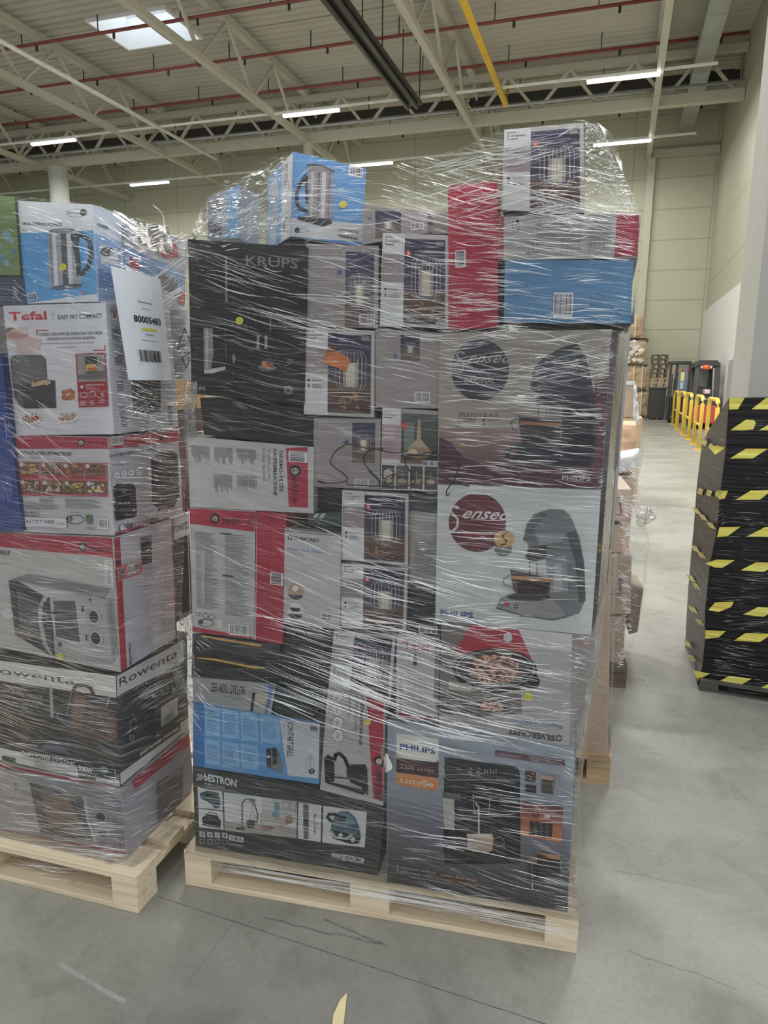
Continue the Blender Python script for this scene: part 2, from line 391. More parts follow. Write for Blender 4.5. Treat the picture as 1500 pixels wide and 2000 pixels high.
def done(c):
    base = (c['q'][3] + c['q'][2]) / 2
    inv = Matrix.Translation(-base)
    # worn pale edges and the tape seam are part of the printed board
    o = c['mb'].build(c['name'], CARD, inv=inv); o.location = base
    tag(o, c['label'], c['cat'], c['group'])
    for n, mb, lb in c['kids']:
        k = mb.build(n, CARD, parent=o, inv=inv)
        if lb: k['label'] = lb
    return o
# ================================================================ the hall
WX0, WX1, WY0, WY1, ZB, ZD = -46.0, 3.4, -8.0, 34.8, 11.0, 13.0
m, nt, b = mat('concrete_floor'); L = nt.links.new
tc = N(nt, 'ShaderNodeTexCoord')
n1 = N(nt, 'ShaderNodeTexNoise'); n1.inputs['Scale'].default_value = 1.1; n1.inputs['Detail'].default_value = 9; n1.inputs['Roughness'].default_value = .62; L(tc.outputs['Object'], n1.inputs['Vector'])
n2 = N(nt, 'ShaderNodeTexNoise'); n2.inputs['Scale'].default_value = 60; n2.inputs['Detail'].default_value = 4; L(tc.outputs['Object'], n2.inputs['Vector'])
n3 = N(nt, 'ShaderNodeTexNoise'); n3.inputs['Scale'].default_value = 4.5; n3.inputs['Detail'].default_value = 7; n3.inputs['Distortion'].default_value = 1.2; L(tc.outputs['Object'], n3.inputs['Vector'])
FL = (136, 135, 129)
c1 = ramp(nt, n1.outputs['Fac'], [(.3, C((112, 112, 104))), (.5, C((132, 131, 123))), (.7, C((144, 143, 134)))])
c3 = ramp(nt, n3.outputs['Fac'], [(.30, (.76, .76, .75, 1)), (.46, (1, 1, 1, 1)), (.70, (1.0, 1, 1, 1)), (.76, (1.12, 1.12, 1.1, 1))])
c2 = ramp(nt, n2.outputs['Fac'], [(.3, (.93, .93, .93, 1)), (.7, (1.06, 1.06, 1.06, 1))])
mx = N(nt, 'ShaderNodeMix', data_type='RGBA', blend_type='MULTIPLY'); mx.inputs[0].default_value = 1; L(c1, mx.inputs[6]); L(c2, mx.inputs[7])
mx2 = N(nt, 'ShaderNodeMix', data_type='RGBA', blend_type='MULTIPLY'); mx2.inputs[0].default_value = .8; L(mx.outputs[2], mx2.inputs[6]); L(c3, mx2.inputs[7])
last = mx2.outputs[2]
def crack(a, b_, w, dark, wob=.004):
    """a saw joint or scratch through floor points a and b_ as seen"""
    global last
    A = onZ(*a, 0); B = onZ(*b_, 0); d = (B - A); ln = d.length; d.normalize(); nn = V(-d.y, d.x, 0)
    s1 = N(nt, 'ShaderNodeVectorMath', operation='SUBTRACT'); s1.inputs[1].default_value = A; L(tc.outputs['Object'], s1.inputs[0])
    dn = N(nt, 'ShaderNodeVectorMath', operation='DOT_PRODUCT'); dn.inputs[1].default_value = nn; L(s1.outputs[0], dn.inputs[0])
    dt = N(nt, 'ShaderNodeVectorMath', operation='DOT_PRODUCT'); dt.inputs[1].default_value = d; L(s1.outputs[0], dt.inputs[0])
    wb = N(nt, 'ShaderNodeMath', operation='MULTIPLY_ADD'); wb.inputs[1].default_value = wob; L(n3.outputs['Fac'], wb.inputs[0]); L(dn.outputs['Value'], wb.inputs[2])
    ab = N(nt, 'ShaderNodeMath', operation='ABSOLUTE'); L(wb.outputs[0], ab.inputs[0])
    lt = N(nt, 'ShaderNodeMath', operation='LESS_THAN'); lt.inputs[1].default_value = w; L(ab.outputs[0], lt.inputs[0])
    g0 = N(nt, 'ShaderNodeMath', operation='GREATER_THAN'); g0.inputs[1].default_value = 0; L(dt.outputs['Value'], g0.inputs[0])
    g1 = N(nt, 'ShaderNodeMath', operation='LESS_THAN'); g1.inputs[1].default_value = ln; L(dt.outputs['Value'], g1.inputs[0])
    m_ = N(nt, 'ShaderNodeMath', operation='MULTIPLY'); L(lt.outputs[0], m_.inputs[0]); L(g0.outputs[0], m_.inputs[1])
    m2 = N(nt, 'ShaderNodeMath', operation='MULTIPLY'); L(m_.outputs[0], m2.inputs[0]); L(g1.outputs[0], m2.inputs[1])
    m3 = N(nt, 'ShaderNodeMath', operation='MULTIPLY'); L(m2.outputs[0], m3.inputs[0]); L(ramp(nt, n2.outputs['Fac'], [(.3, (.3, .3, .3, 1)), (.6, (1, 1, 1, 1))]), m3.inputs[1])
    mm = N(nt, 'ShaderNodeMix', data_type='RGBA'); L(m3.outputs[0], mm.inputs[0]); L(last, mm.inputs[6]); mm.inputs[7].default_value = C(dark); last = mm.outputs[2]
crack((306, 1749), (1100, 2010), .0016, (70, 68, 66)); crack((465, 1800), (365, 1932), .0009, (92, 90, 88), .02); crack((520, 1780), (760, 1830), .003, (98, 96, 92), .06)
crack((120, 1878), (250, 1952), .006, (150, 148, 142), .02); crack((1300, 1060), (1420, 1075), .004, (150, 150, 142), .03); crack((1250, 1325), (1262, 1330), .008, (90, 90, 86), .03); crack((1200, 1690), (1400, 1730), .002, (100, 98, 94), .05); crack((1230, 1840), (1440, 1915), .0025, (96, 94, 90), .06); crack((1330, 1450), (1440, 1478), .002, (120, 118, 112), .04); crack((1180, 1620), (1290, 1660), .0015, (104, 102, 98), .04); crack((640, 1785), (755, 1832), .004, (94, 92, 88), .05)
L(last, b.inputs['Base Color']); b.inputs['Roughness'].default_value = .45; b.inputs['Specular IOR Level'].default_value = .35
bp = N(nt, 'ShaderNodeBump'); bp.inputs['Strength'].default_value = .15; bp.inputs['Distance'].default_value = .003; L(n2.outputs['Fac'], bp.inputs['Height']); L(bp.outputs[0], b.inputs['Normal'])
FLOORM = m
mb = MB(); mb.box(WX0 - .5, WY0, -.2, WX1 + .5, WY1 + .5, 0); tag(mb.build('floor', FLOORM), kind='structure')

def panel_wall(name, rgb, pv, ph, axis):
    """sandwich panels with joints every pv along the wall and ph up it"""
    m, nt, b = mat(name); L = nt.links.new; tc = N(nt, 'ShaderNodeTexCoord'); sp = N(nt, 'ShaderNodeSeparateXYZ'); L(tc.outputs['Object'], sp.inputs[0]); outs = []
    for o_, per, w in ((sp.outputs[axis], pv, .03), (sp.outputs[2], ph, .03), (sp.outputs[2], .14, .012)):
        md = N(nt, 'ShaderNodeMath', operation='PINGPONG'); md.inputs[1].default_value = per / 2; L(o_, md.inputs[0])
        lt = N(nt, 'ShaderNodeMath', operation='LESS_THAN'); lt.inputs[1].default_value = w; L(md.outputs[0], lt.inputs[0]); outs.append(lt.outputs[0])
    mxx = N(nt, 'ShaderNodeMath', operation='MAXIMUM'); L(outs[0], mxx.inputs[0]); L(outs[1], mxx.inputs[1])
    sc = N(nt, 'ShaderNodeMath', operation='MULTIPLY'); sc.inputs[1].default_value = .12; L(outs[2], sc.inputs[0])
    m2 = N(nt, 'ShaderNodeMath', operation='MAXIMUM'); L(mxx.outputs[0], m2.inputs[0]); L(sc.outputs[0], m2.inputs[1])
    mm = N(nt, 'ShaderNodeMix', data_type='RGBA'); L(m2.outputs[0], mm.inputs[0]); mm.inputs[6].default_value = C(rgb); mm.inputs[7].default_value = C(tuple(v * .88 for v in rgb)); L(mm.outputs[2], b.inputs['Base Color'])
    b.inputs['Roughness'].default_value = .5; return m
PW = panel_wall('wall_panel', (176, 176, 152), 3.3, 1.27, 0); PW2 = panel_wall('wall_panel_side', (172, 171, 150), 6.0, 1.9, 1)
PLAST = plain('white_plaster', (205, 206, 200), rough=.8, var=.02); PLASTG = plain('grey_concrete', (154, 152, 145), rough=.8, var=.04, scale=3)
STEEL = plain('painted_steel', (176, 171, 156), rough=.45, var=.04); STEELD = plain('painted_steel_far', (180, 174, 158), rough=.5, var=.04)
mb = MB(); mb.box(WX0, WY1, 0, WX1 + .4, WY1 + .3, ZD + .4); tag(mb.build('wall_back', PW), kind='structure')
mb = MB(); mb.box(WX1, 7.5, 0, WX1 + .3, WY1, ZD + .4); tag(mb.build('wall_right', PW2), kind='structure')
mb = MB(); mb.box(WX0 - .3, WY0, 0, WX0, WY1, ZD + .4); tag(mb.build('wall_left', PW2), kind='structure')
mb = MB(); mb.box(WX1 - .06, 12.0, 0, WX1 - .001, WY1 - .01, 4.55); tag(mb.build('trim_1', PLAST), kind='structure')
mb = MB(); mb.box(.56, WY1 - .32, 0, .88, WY1 - .001, ZB); tag(mb.build('trim_2', plain('wall_trim', (178, 177, 156), rough=.5, var=.03)), kind='structure')
for i, xx in enumerate((-6.1, -12.8, -19.5)):
    mb = MB(); mb.box(xx, WY1 - .3, 0, xx + .3, WY1 - .001, ZB); tag(mb.build('trim_%d' % (i + 4), STEEL), kind='structure')

# corrugated roof deck with the roof window left open
DECK = plain('roof_deck', (178, 172, 158), rough=.5, var=.04, scale=.6)
SKX0, SKX1, SKY0, SKY1 = -17.35, -14.45, 21.5, 23.55
mb = MB()
def deck(x0, x1, y0, y1):
    P_, A_ = .36, .10; y = y0
    while y < y1 - .01:
        for (ya, za), (yb, zb_) in zip(((0, 0), (.12, 0), (.18, A_), (.30, A_)), ((.12, 0), (.18, A_), (.30, A_), (.36, 0))):
            a_, b2 = min(y + ya, y1), min(y + yb, y1)
            mb.face([(x0, a_, ZD + za), (x0, b2, ZD + zb_), (x1, b2, ZD + zb_), (x1, a_, ZD + za)])
        y += P_
deck(WX0, WX1, WY0, SKY0); deck(WX0, WX1, SKY1, WY1); deck(WX0, SKX0, SKY0, SKY1); deck(SKX1, WX1, SKY0, SKY1)
for a_, b2 in (((WX0, WY0), (WX1, SKY0)), ((WX0, SKY1), (WX1, WY1)), ((WX0, SKY0), (SKX0, SKY1)), ((SKX1, SKY0), (WX1, SKY1))): mb.box(a_[0] + (.1 if a_[0] == SKX1 else 0), a_[1] + (.1 if a_[1] == SKY1 else 0), ZD + .25, b2[0] - (.1 if b2[0] == SKX0 else 0), b2[1] - (.1 if b2[1] == SKY0 else 0), ZD + .4)
tag(mb.build('ceiling', DECK), kind='structure')
CURB = plain('roof_window_curb', (214, 222, 230), rough=.5, var=.02)
gm, nt, b = mat('roof_window_pane'); nt.nodes.remove(b); tr_ = N(nt, 'ShaderNodeBsdfTransparent'); tr_.inputs[0].default_value = (.9, .96, 1, 1); gl_ = N(nt, 'ShaderNodeBsdfGlossy'); gl_.inputs['Roughness'].default_value = .1; ms_ = N(nt, 'ShaderNodeMixShader'); ms_.inputs[0].default_value = .08; nt.links.new(tr_.outputs[0], ms_.inputs[1]); nt.links.new(gl_.outputs[0], ms_.inputs[2]); nt.links.new(ms_.outputs[0], nt.nodes['Material Output'].inputs[0])
mb = MB(); t = .08
for x0, y0, x1, y1 in ((SKX0 - t, SKY0 - t, SKX1 + t, SKY0), (SKX0 - t, SKY1, SKX1 + t, SKY1 + t), (SKX0 - t, SKY0, SKX0, SKY1), (SKX1, SKY0, SKX1 + t, SKY1)): mb.box(x0, y0, ZD - .06, x1, y1, ZD + 1.0)
wo = tag(mb.build('window_1', CURB), kind='structure')
mb = MB(); mb.box(SKX0, SKY0 + .98, ZD + .96, SKX1, SKY0 + 1.02, ZD + .999); mb.box((SKX0 + SKX1) / 2 - .02, SKY0, ZD + .96, (SKX0 + SKX1) / 2 + .02, SKY1, ZD + .999); mb.build('window_frame', CURB, parent=wo)
mb = MB(); mb.box(SKX0, SKY0, ZD + 1.0, SKX1, SKY1, ZD + 1.02); mb.build('window_pane', gm, parent=wo)

# roof trusses running away from the camera, each a thing with chords and web
TX = (-32.6, -26.0, -19.4, -12.65, -5.93, .58); ZT = 12.72
pos = ('sixth', 'fifth', 'fourth', 'third', 'second', 'first')
for k, x in enumerate(TX):
    r_ = empty('roof_truss', (x, WY1, ZB)); wh = ('leftmost roof truss, mostly out of the frame', 'cream roof truss at the far left running over the round white column', 'cream roof truss starting low at the left edge of the photo', 'cream roof truss crossing in front of the roof window', 'cream roof truss passing left of the yellow pipe', 'cream roof truss nearest the right wall, its bottom chord nearly upright in the photo')[k]
    tag(r_, wh, 'roof truss', 'roof trusses')
    M_ = MB(); M_.bar((0, -42, .0), (0, -.02, .0), .20, .20); M_.build('bottom_chord', STEEL, parent=r_)
    M_ = MB(); M_.bar((0, -42, ZT - ZB), (0, -.02, ZT - ZB), .24, .24); M_.build('top_chord', STEEL, parent=r_)
    M_ = MB(); y = -1.0; up = True
    while y > -40:
        M_.bar((0, y, .05), (0, y - 1.65, ZT - ZB - .05), .09, .09); M_.bar((0, y - 1.65, ZT - ZB - .05), (0, y - 3.3, .05), .09, .09)
        y -= 3.3
    M_.build('web', STEEL, parent=r_)
# cross girder over the columns
r_ = empty('cross_girder', (0, 28.5, ZB)); tag(r_, 'long cream lattice girder crossing the hall below the roof, far back', 'girder')
M_ = MB(); M_.bar((WX0 + .1, 0, 0.1), (WX1 - .02, 0, .1), .3, .34); M_.build('bottom_chord', STEEL, parent=r_)
M_ = MB(); M_.bar((WX0 + .1, 0, 1.55), (WX1 - .02, 0, 1.55), .22, .22); M_.build('top_chord', STEEL, parent=r_)
M_ = MB(); x = WX1 - .3
while x > WX0 + 4: M_.bar((x, 0, .2), (x - 1.1, 0, 1.5), .1, .1); M_.bar((x - 1.1, 0, 1.5), (x - 2.2, 0, .2), .1, .1); x -= 2.2
M_.build('web', STEELD, parent=r_)
r_ = empty('eaves_beam', (0, WY1 - .35, ZB)); tag(r_, 'cream beam along the top of the far end wall', 'beam')
M_ = MB(); M_.bar((.75, .12, .1), (WX1 - .02, .12, .1), .2, .3); M_.build('beam', STEEL, parent=r_)
# columns
for x, rr, wh in ((-25.2, .42, 'round white column under the cross girder at the left'), (-12.65, .2, 'slim cream column under the cross girder, behind the top kettle carton')):
    mb = MB(); mb.tube([(0, 0, 0), (0, 0, ZB - .10)], rr, 24 if rr > .3 else 8); r_ = empty('round_column', (x, 28.5, 0)); tag(r_, wh, 'column'); mb.build('shaft', PLAST if rr > .3 else STEEL, parent=r_, smooth=rr > .3)
    mb = MB(); mb.box(-rr, -rr, ZB - .10, rr, rr, ZB - .075); mb.build('head_plate', STEEL, parent=r_)
# near concrete column behind the black load
ca_ = onY(1474, 640, 5.0).x; mb = MB(); mb.box(ca_, 5.0, 0, ca_ + .8, 5.75, ZD); tag(mb.build('concrete_column', PLASTG), 'thick square grey concrete column rising behind the black and yellow load', 'column')

# lamps in two rows on their tracks
LAMP = emis('lamp_diffuser', (1, 1, .96), 7.0); LMH = plain('lamp_housing', (215, 215, 210), rough=.4)
where = {0: 'front row', 1: 'rear row'}
for r0, (Y, z) in enumerate(((25.3, 10.9), (31.6, 10.85))):
    tr = MB(); tr.bar((WX0 + 1, Y, z + .07), (WX1 - 1.2, Y, z + .07), .07, .07); tag(tr.build('lamp_track', LMH), 'thin white lamp track of the %s of lamps' % where[r0], 'lamp track')
    for k, x in enumerate((-22.5, -11.1, -.5)):
        r_ = empty('strip_lamp', (x, Y, z)); tag(r_, 'lit white strip lamp in the %s, %s' % (where[r0], ('leftmost of three', 'middle of three', 'rightmost of three')[k]), 'lamp', 'lit strip lamps under the roof')
        M_ = MB(); M_.box(-1.1, -.06, -.02, 1.1, .06, .05); M_.build('housing', LMH, parent=r_)
        M_ = MB(); M_.box(-1.08, -.07, -.09, 1.08, .07, -.02); M_.build('diffuser', LAMP, parent=r_)
REDP = plain('red_pipe', (128, 62, 56), rough=.5); DARK = plain('dark_metal', (50, 48, 45), rough=.4); YEL = plain('yellow_pipe', (214, 168, 44), rough=.45); GALV = plain('galvanised', (150, 154, 152), rough=.4, metal=.3, var=.15, scale=2)
names = ('nearest', 'second', 'third', 'fourth', 'fifth', 'farthest')
for k, Y in enumerate((18.3, 21.25, 24.2, 27.15, 30.1, 33.0)):
    M_ = MB(); M_.tube([(WX0 + .5, Y, 12.45), (WX1 - .2, Y, 12.45)], .055, 8); r_ = empty('sprinkler_pipe', (0, 0, 0)); tag(r_, 'thin red sprinkler pipe crossing under the roof deck, %s of the six' % names[k], 'pipe', 'red sprinkler pipes'); M_.build('pipe', REDP, parent=r_, smooth=True)
    H = MB(); H.bar((WX1 - 1.6, Y, 12.5), (WX1 - 1.6, Y, ZD), .03, .03); h_ = H.build('hanger', DARK, parent=r_); H = MB(); H.tube([(WX1 - 1.0, Y, 12.4), (WX1 - 1.0, Y, 12.22)], .045, 6); s_ = H.build('sprinkler', DARK, parent=r_)
    for j in range(1, 13):
        for o_ in (h_, s_): c_ = o_.copy(); COL.objects.link(c_); c_.parent = r_; c_.location.x = -3.1 * j
M_ = MB(); M_.tube([onZ(268, 28, 12.0), onZ(322, 70, 12.0), onZ(378, 108, 12.0), V(-14.9, 24.2, 12.4)], .06, 8); tag(M_.build('sprinkler_branch', REDP, smooth=True), 'red branch pipe slanting under the roof window', 'pipe')
r_ = empty('radiant_heater', (0, 0, 0)); tag(r_, 'long black radiant heater tube hanging above the stack', 'heater')
M_ = MB(); M_.bar((-7.3, 14, 10.75), (-7.3, 25.3, 10.75), .62, .10); M_.build('reflector', DARK, parent=r_)
for s_ in (-.16, .16): M_ = MB(); M_.tube([(-7.3 + s_, 14, 10.62), (-7.3 + s_, 25.2, 10.62)], .07, 8); M_.build('heater_tube', plain('heater_tube_metal', (66, 64, 60), rough=.3), parent=r_, smooth=True)
for y in (17, 21, 25):
    for x in (-7.6, -7.0): M_ = MB(); M_.bar((x, y, 10.8), (x, y, ZD), .03, .03); M_.build('hanger', DARK, parent=r_)
M_ = MB(); M_.tube([(-4.35, 12, 10.9), (-4.35, 26.6, 10.9), (-4.35, 26.9, 11.6)], .10, 10); tag(M_.build('gas_pipe', YEL, smooth=True), 'yellow pipe running along the roof above the stack', 'pipe')
M_ = MB(); M_.tube([(-17.4, 10, 10.9), (-17.4, 29.3, 10.9)], .07, 8); tag(M_.build('cable_conduit', LMH, smooth=True), 'pale conduit running between the left roof trusses', 'conduit')
M_ = MB(); M_.tube([(WX0 + 1, 27.6, 11.2), (WX1 - .1, 27.6, 11.2)], .055, 8); tag(M_.build('cable_conduit', GALV, smooth=True), 'grey conduit crossing the hall just in front of the cross girder', 'conduit')
M_ = MB(); M_.bar((WX0 + 1, 29.6, 12.05), (WX1 - .1, 29.6, 12.05), .5, .3); tag(M_.build('heater_duct', DARK), 'black straight heater line behind the cross girder', 'heater')
r_ = empty('air_duct', (1.95, 0, 0)); tag(r_, 'grey galvanised air duct under the roof by the right wall', 'duct')
for a_, b2 in ((8.5, 12), (12.02, 16), (16.02, 20), (20.02, 24), (24.02, 28), (28.02, 34.2)): M_ = MB(); M_.box(-.28, a_, 11.75, .28, b2, 12.2); M_.build('duct_section', GALV, parent=r_)

# ================================================================ pallets
def pallet(fr, label, wood=WOOD, loc=None, yaw=None, w=1.2, d=.8, H=PT, group=None, detail=True):
    r_ = empty('wooden_pallet', loc if loc is not None else fr.o, yaw if yaw is not None else fr.yaw); tag(r_, label, 'pallet', group)
    k = H / .124
    def part(nm, x0, y0, z0, x1, y1, z1): M_ = MB(); M_.box(x0, y0, z0 * k, x1, y1, z1 * k); M_.build(nm, wood, parent=r_, bevel=.002 if detail else 0)
    bw = (.10, .145, .10)
    for (y0, y1) in ((0, .10), (d / 2 - .072, d / 2 + .072), (d - .10, d)): part('bottom_board', 0, y0, 0, w, y1, .018)
    for (x0, x1) in ((0, .09), (w / 2 - .06, w / 2 + .06), (w - .09, w)):
        for (y0, y1) in ((0, .10), (d / 2 - .07, d / 2 + .07), (d - .10, d)): part('block', x0, y0 + .001, .018, x1, y1 - .001, .086)
        part('cross_board', x0, 0, .086, x1, d, .104)
    for (y0, y1) in ((0, .13), (.17, .26), (d / 2 - .07, d / 2 + .07), (d - .26, d - .17), (d - .13, d)): part('top_board', 0, y0, .104, w, y1, .124)
    return r_
pallet(MAIN, 'light new wooden pallet under the big middle stack')
pallet(LEFT, 'light wooden pallet under the left stack, its corner to the camera')
# splinter on the floor at the very bottom
mb = MB(); P_ = [onZ(x, y, 0) for x, y in ((678, 1942), (665, 1955), (651, 1985), (646, 2030), (668, 2030), (673, 1985))]
mb.hexa([p + V(0, 0, .0005) for p in P_], [p + V(0, 0, .005) for p in P_]); tag(mb.build('wood_splinter', plain('splinter_wood', (228, 200, 150), rough=.7)), 'pale pointed wood splinter lying on the floor at the bottom edge', 'splinter')
# ================================================================ cartons of the middle pallet
A3 = (0, 370, 3.75); A4 = (0, 820, 3.75); A5 = (0, 1250, 3.6375); A6 = (360, 220, 3.409); A7 = (740, 220, 2.778)
D1 = (360, 600, 3.571); D2 = (720, 620, 3.0); D3 = (360, 980, 3.571); D4 = (720, 940, 3.0); D5 = (360, 1300, 3.571); D6 = (740, 1380, 3.261)
WH = (196, 196, 196); GY = (176, 174, 172); RED = (165, 48, 66); TAUPE = (146, 136, 134); NAVY = (58, 56, 78); INK = (52, 50, 52); BLU = (84, 140, 190); BLK = (46, 46, 48); DG = (66, 64, 64)
SIDEG = (120, 114, 112)

def flame(f, cx, cy, r):
    f.ell(cx, cy, r, r * 1.15, (58, 46, 48)); w = r * .13; g = (196, 192, 190)
    for dx, h in ((-.5, .25), (-.25, .5), (0, .6), (.25, .5), (.5, .25)): f.stroke([(cx + dx * r, cy - h * r), (cx + dx * r, cy + .15 * r)], w, g)
    f.stroke([(cx - .5 * r, cy + .1 * r), (cx - .3 * r, cy + .5 * r), (cx + .3 * r, cy + .5 * r), (cx + .5 * r, cy + .1 * r)], w, g)
def flame_rot(f, cx, cy, r):
    f.ell(cx, cy, r, r * 1.1, (58, 46, 48)); w = r * .13; g = (196, 192, 190)
    for dy, h in ((-.5, .25), (-.25, .5), (0, .6), (.25, .5), (.5, .25)): f.stroke([(cx + h * r, cy + dy * r), (cx - .15 * r, cy + dy * r)], w, g)
    f.stroke([(cx - .1 * r, cy - .5 * r), (cx - .5 * r, cy - .3 * r), (cx - .5 * r, cy + .3 * r), (cx - .1 * r, cy + .5 * r)], w, g)
def wire_lamp(f, x0, y0, x1, y1, n=9):
    cx = (x0 + x1) / 2; w = (x1 - x0); h = y1 - y0
    for i in range(5):                                   # lit milky glass cylinder
        xx = x0 + w * (.24 + .52 * i / 5); f.rect(xx, y0 + h * .2, xx + w * .52 / 5, y1 - h * .06, (150, 144, 128) if i in (0, 4) else (192, 184, 158) if i != 2 else (206, 200, 178))
    f.rect(x0 + w * .3, y0 + h * .12, x1 - w * .3, y0 + h * .3, (70, 66, 72))
    for i in range(n):
        t = -1 + 2 * i / (n - 1); X = cx + t * w / 2; Xi = cx + t * w * .40
        f.stroke([(Xi, y0), (X, y0 + h * .14), (X, y1 - h * .16), (Xi, y1)], w * .022, (176, 174, 182) if i % 2 else (140, 138, 150))
    for yy in (y0, y1): f.stroke([(cx + w * .42 * math.cos(a), yy + h * .035 * math.sin(a)) for a in [6.283 * k / 14 for k in range(14)]], w * .03, (120, 116, 124), True)
def livarno(f, x0, y0, x1, y1, col=(70, 68, 70)):
    f.stroke([(x0 + (x1 - x0) * .45, y0), (x0, y0), (x0, y1), (x0 + (x1 - x0) * .55, y1), (x0 + (x1 - x0) * .55, y0 + (y1 - y0) * .8)], (x1 - x0) * .03, col)
    f.text('LIVARNO', x0 + (x1 - x0) * .12, y0 + (y1 - y0) * .42, x1, y0 + (y1 - y0) * .66, col, bold=.01)
def lamp_face(c, sticker=True, top=.22):
    f = c['F'].st()
    f.rect(0, 0, 100, 100, (172, 168, 166)); f.rect(0, 0, 34, 22, WH); f.rect(0, 52, 34, 100, WH); f.rect(0, 22, 40, 52, TAUPE)
    f.grad(34, 5, 95, 62, (56, 54, 80), (80, 72, 84)); f.grad(34, 62, 95, 96, (112, 84, 68), (78, 62, 58), 6)
    for k in range(7): f.stroke([(34, 66 + k * 4.3), (95, 65 + k * 4.4)], .5, (70, 54, 50))
    f.blobs(50, 66, 80, 92, 14, [(150, 112, 82), (132, 98, 76)], (2, 4))
    livarno(f, 5, 4, 27, 12)
    wire_lamp(f, 46, 25, 88, 68)
    f.lines(4, 26, 28, 33, 2, (190, 186, 184)); f.lines(4, 42, 24, 46, 1, (176, 172, 170))
    f.ell(7, 60, 2, 1.5, INK); f.rect(6.2, 64, 7.8, 68, INK); f.lines(12, 59, 26, 61, 1, (110, 108, 108), rag=0); f.lines(12, 64, 30, 69, 3, (110, 108, 108))
    f.rect(82, 7, 93, 12, (120, 116, 112))
    if sticker: f.ell(40, 21, 4.2, 3.4, (206, 84, 82)); f.text('3', 38.6, 19.2, 41.4, 22.8, (230, 200, 200), bold=.02)
    f.stroke([(0.6, .5), (.6, 99.5)], .6, (212, 210, 208)); f.stroke([(.5, .5), (99.5, .5)], .6, (212, 210, 208))
def lamp_back(c, px0=58, px1=92, py0=6, py1=62, bc=(62, 86, 84, 97)):
    f = c['F'].st()
    f.rect(0, 0, 100, 100, (146, 138, 136)); f.grad(px0, py0, px1, py1 * .6, (62, 60, 84), (78, 72, 84), 4); f.rect(px0, py1 * .6, px1, py1, (108, 90, 82))
    wire_lamp(f, px0 + (px1 - px0) * .2, py0 + (py1 - py0) * .3, px1 - (px1 - px0) * .2, py0 + (py1 - py0) * .72, 7)
    for k in range(3): f.lines(7, 8 + k * 30, px0 - 8, 30 + k * 30, 7, (166, 158, 156), fill=.3)
    f.rect(6, 4, px0 - 6, 6.5, (166, 160, 158)); f.ell(px0 - 8, 33, 3, 3, (72, 98, 146)); f.barcode(*bc)

LG = 'table lamp cartons on the middle pallet'
# --- bottom layer
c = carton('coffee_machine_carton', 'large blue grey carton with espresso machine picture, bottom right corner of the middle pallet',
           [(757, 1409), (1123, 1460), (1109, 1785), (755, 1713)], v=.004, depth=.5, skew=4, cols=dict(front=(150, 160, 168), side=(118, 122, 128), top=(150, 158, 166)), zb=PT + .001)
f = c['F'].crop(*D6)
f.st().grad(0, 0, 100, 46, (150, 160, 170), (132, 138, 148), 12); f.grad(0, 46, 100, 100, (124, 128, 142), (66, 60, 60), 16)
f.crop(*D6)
f.poly([(112, 170), (380, 208), (380, 340), (360, 355), (112, 325)], (206, 206, 196)); f.text('PHILIPS', 134, 236, 358, 302, (42, 62, 132), bold=.045)
f.poly([(112, 325), (350, 357), (380, 352), (378, 455), (112, 418)], (78, 52, 58)); f.text('2200 series', 134, 364, 352, 422, (166, 146, 140), bold=.0)
f.poly([(112, 420), (378, 456), (378, 540), (112, 498)], (204, 134, 82)); f.text('Latte', 136, 448, 262, 500, (224, 200, 176), sh=.05); f.text('Go', 268, 470, 345, 515, (232, 214, 196), bold=.04)
f.poly([(416, 320), (880, 385), (895, 410), (892, 1010), (420, 1010), (405, 900)], (44, 42, 44))
f.poly([(420, 330), (440, 322), (878, 382), (894, 404), (890, 465), (430, 462)], (56, 54, 58)); f.stroke([(414, 400), (418, 450), (440, 468), (892, 470)], 6, (150, 146, 146)); f.stroke([(416, 380), (420, 335), (445, 322), (880, 384), (894, 410)], 4, (120, 118, 122))
f.ring(508, 398, 9, 9, 3, (150, 148, 150), 12)
for k in range(6): f.stroke([(575 + (k % 2) * 54, 388 + (k // 2) * 22), (592 + (k % 2) * 54, 402 + (k // 2) * 22)], 4, (170, 170, 172)); f.ring(574 + (k % 2) * 54, 424, 9, 9, 3, (160, 160, 160), 10)
for k in range(5): f.stroke([(672 + k * 18, 398 + (k % 2) * 8), (672 + k * 18, 425)], 4, (176, 176, 176))
f.lines(420, 520, 890, 545, 1, (70, 68, 70)); f.poly([(405, 560), (480, 575), (480, 790), (412, 770)], (176, 172, 160)); f.poly([(404, 540), (520, 556), (520, 600), (404, 580)], (86, 84, 86))
f.rect(560, 560, 720, 640, (34, 32, 34)); f.stroke([(598, 560), (604, 680), (622, 680)], 5, (150, 150, 150)); f.stroke([(706, 578), (694, 690), (678, 690)], 5, (150, 150, 150))
f.stroke([(612, 615), (632, 640), (632, 820)], 10, (206, 200, 186)); f.poly([(554, 812), (724, 830), (716, 920), (690, 938), (590, 926), (562, 905)], (182, 160, 140)); f.poly([(556, 812), (724, 830), (722, 850), (556, 834)], (206, 190, 174)); f.ring(755, 868, 36, 30, 6, (130, 120, 112), 14)
f.ell(640, 822, 80, 10, (206, 196, 180)); f.lines(430, 925, 880, 1000, 5, (86, 84, 84), fill=.25, rag=0); f.stroke([(478, 470), (478, 905)], 3, (74, 72, 74)); f.stroke([(770, 560), (770, 900)], 3, (74, 72, 74))
f.rect(736, 280, 1182, 372, (98, 66, 76)); f.lines(748, 295, 905, 330, 2, (170, 150, 154)); f.lines(955, 310, 1170, 370, 3, (170, 150, 154))
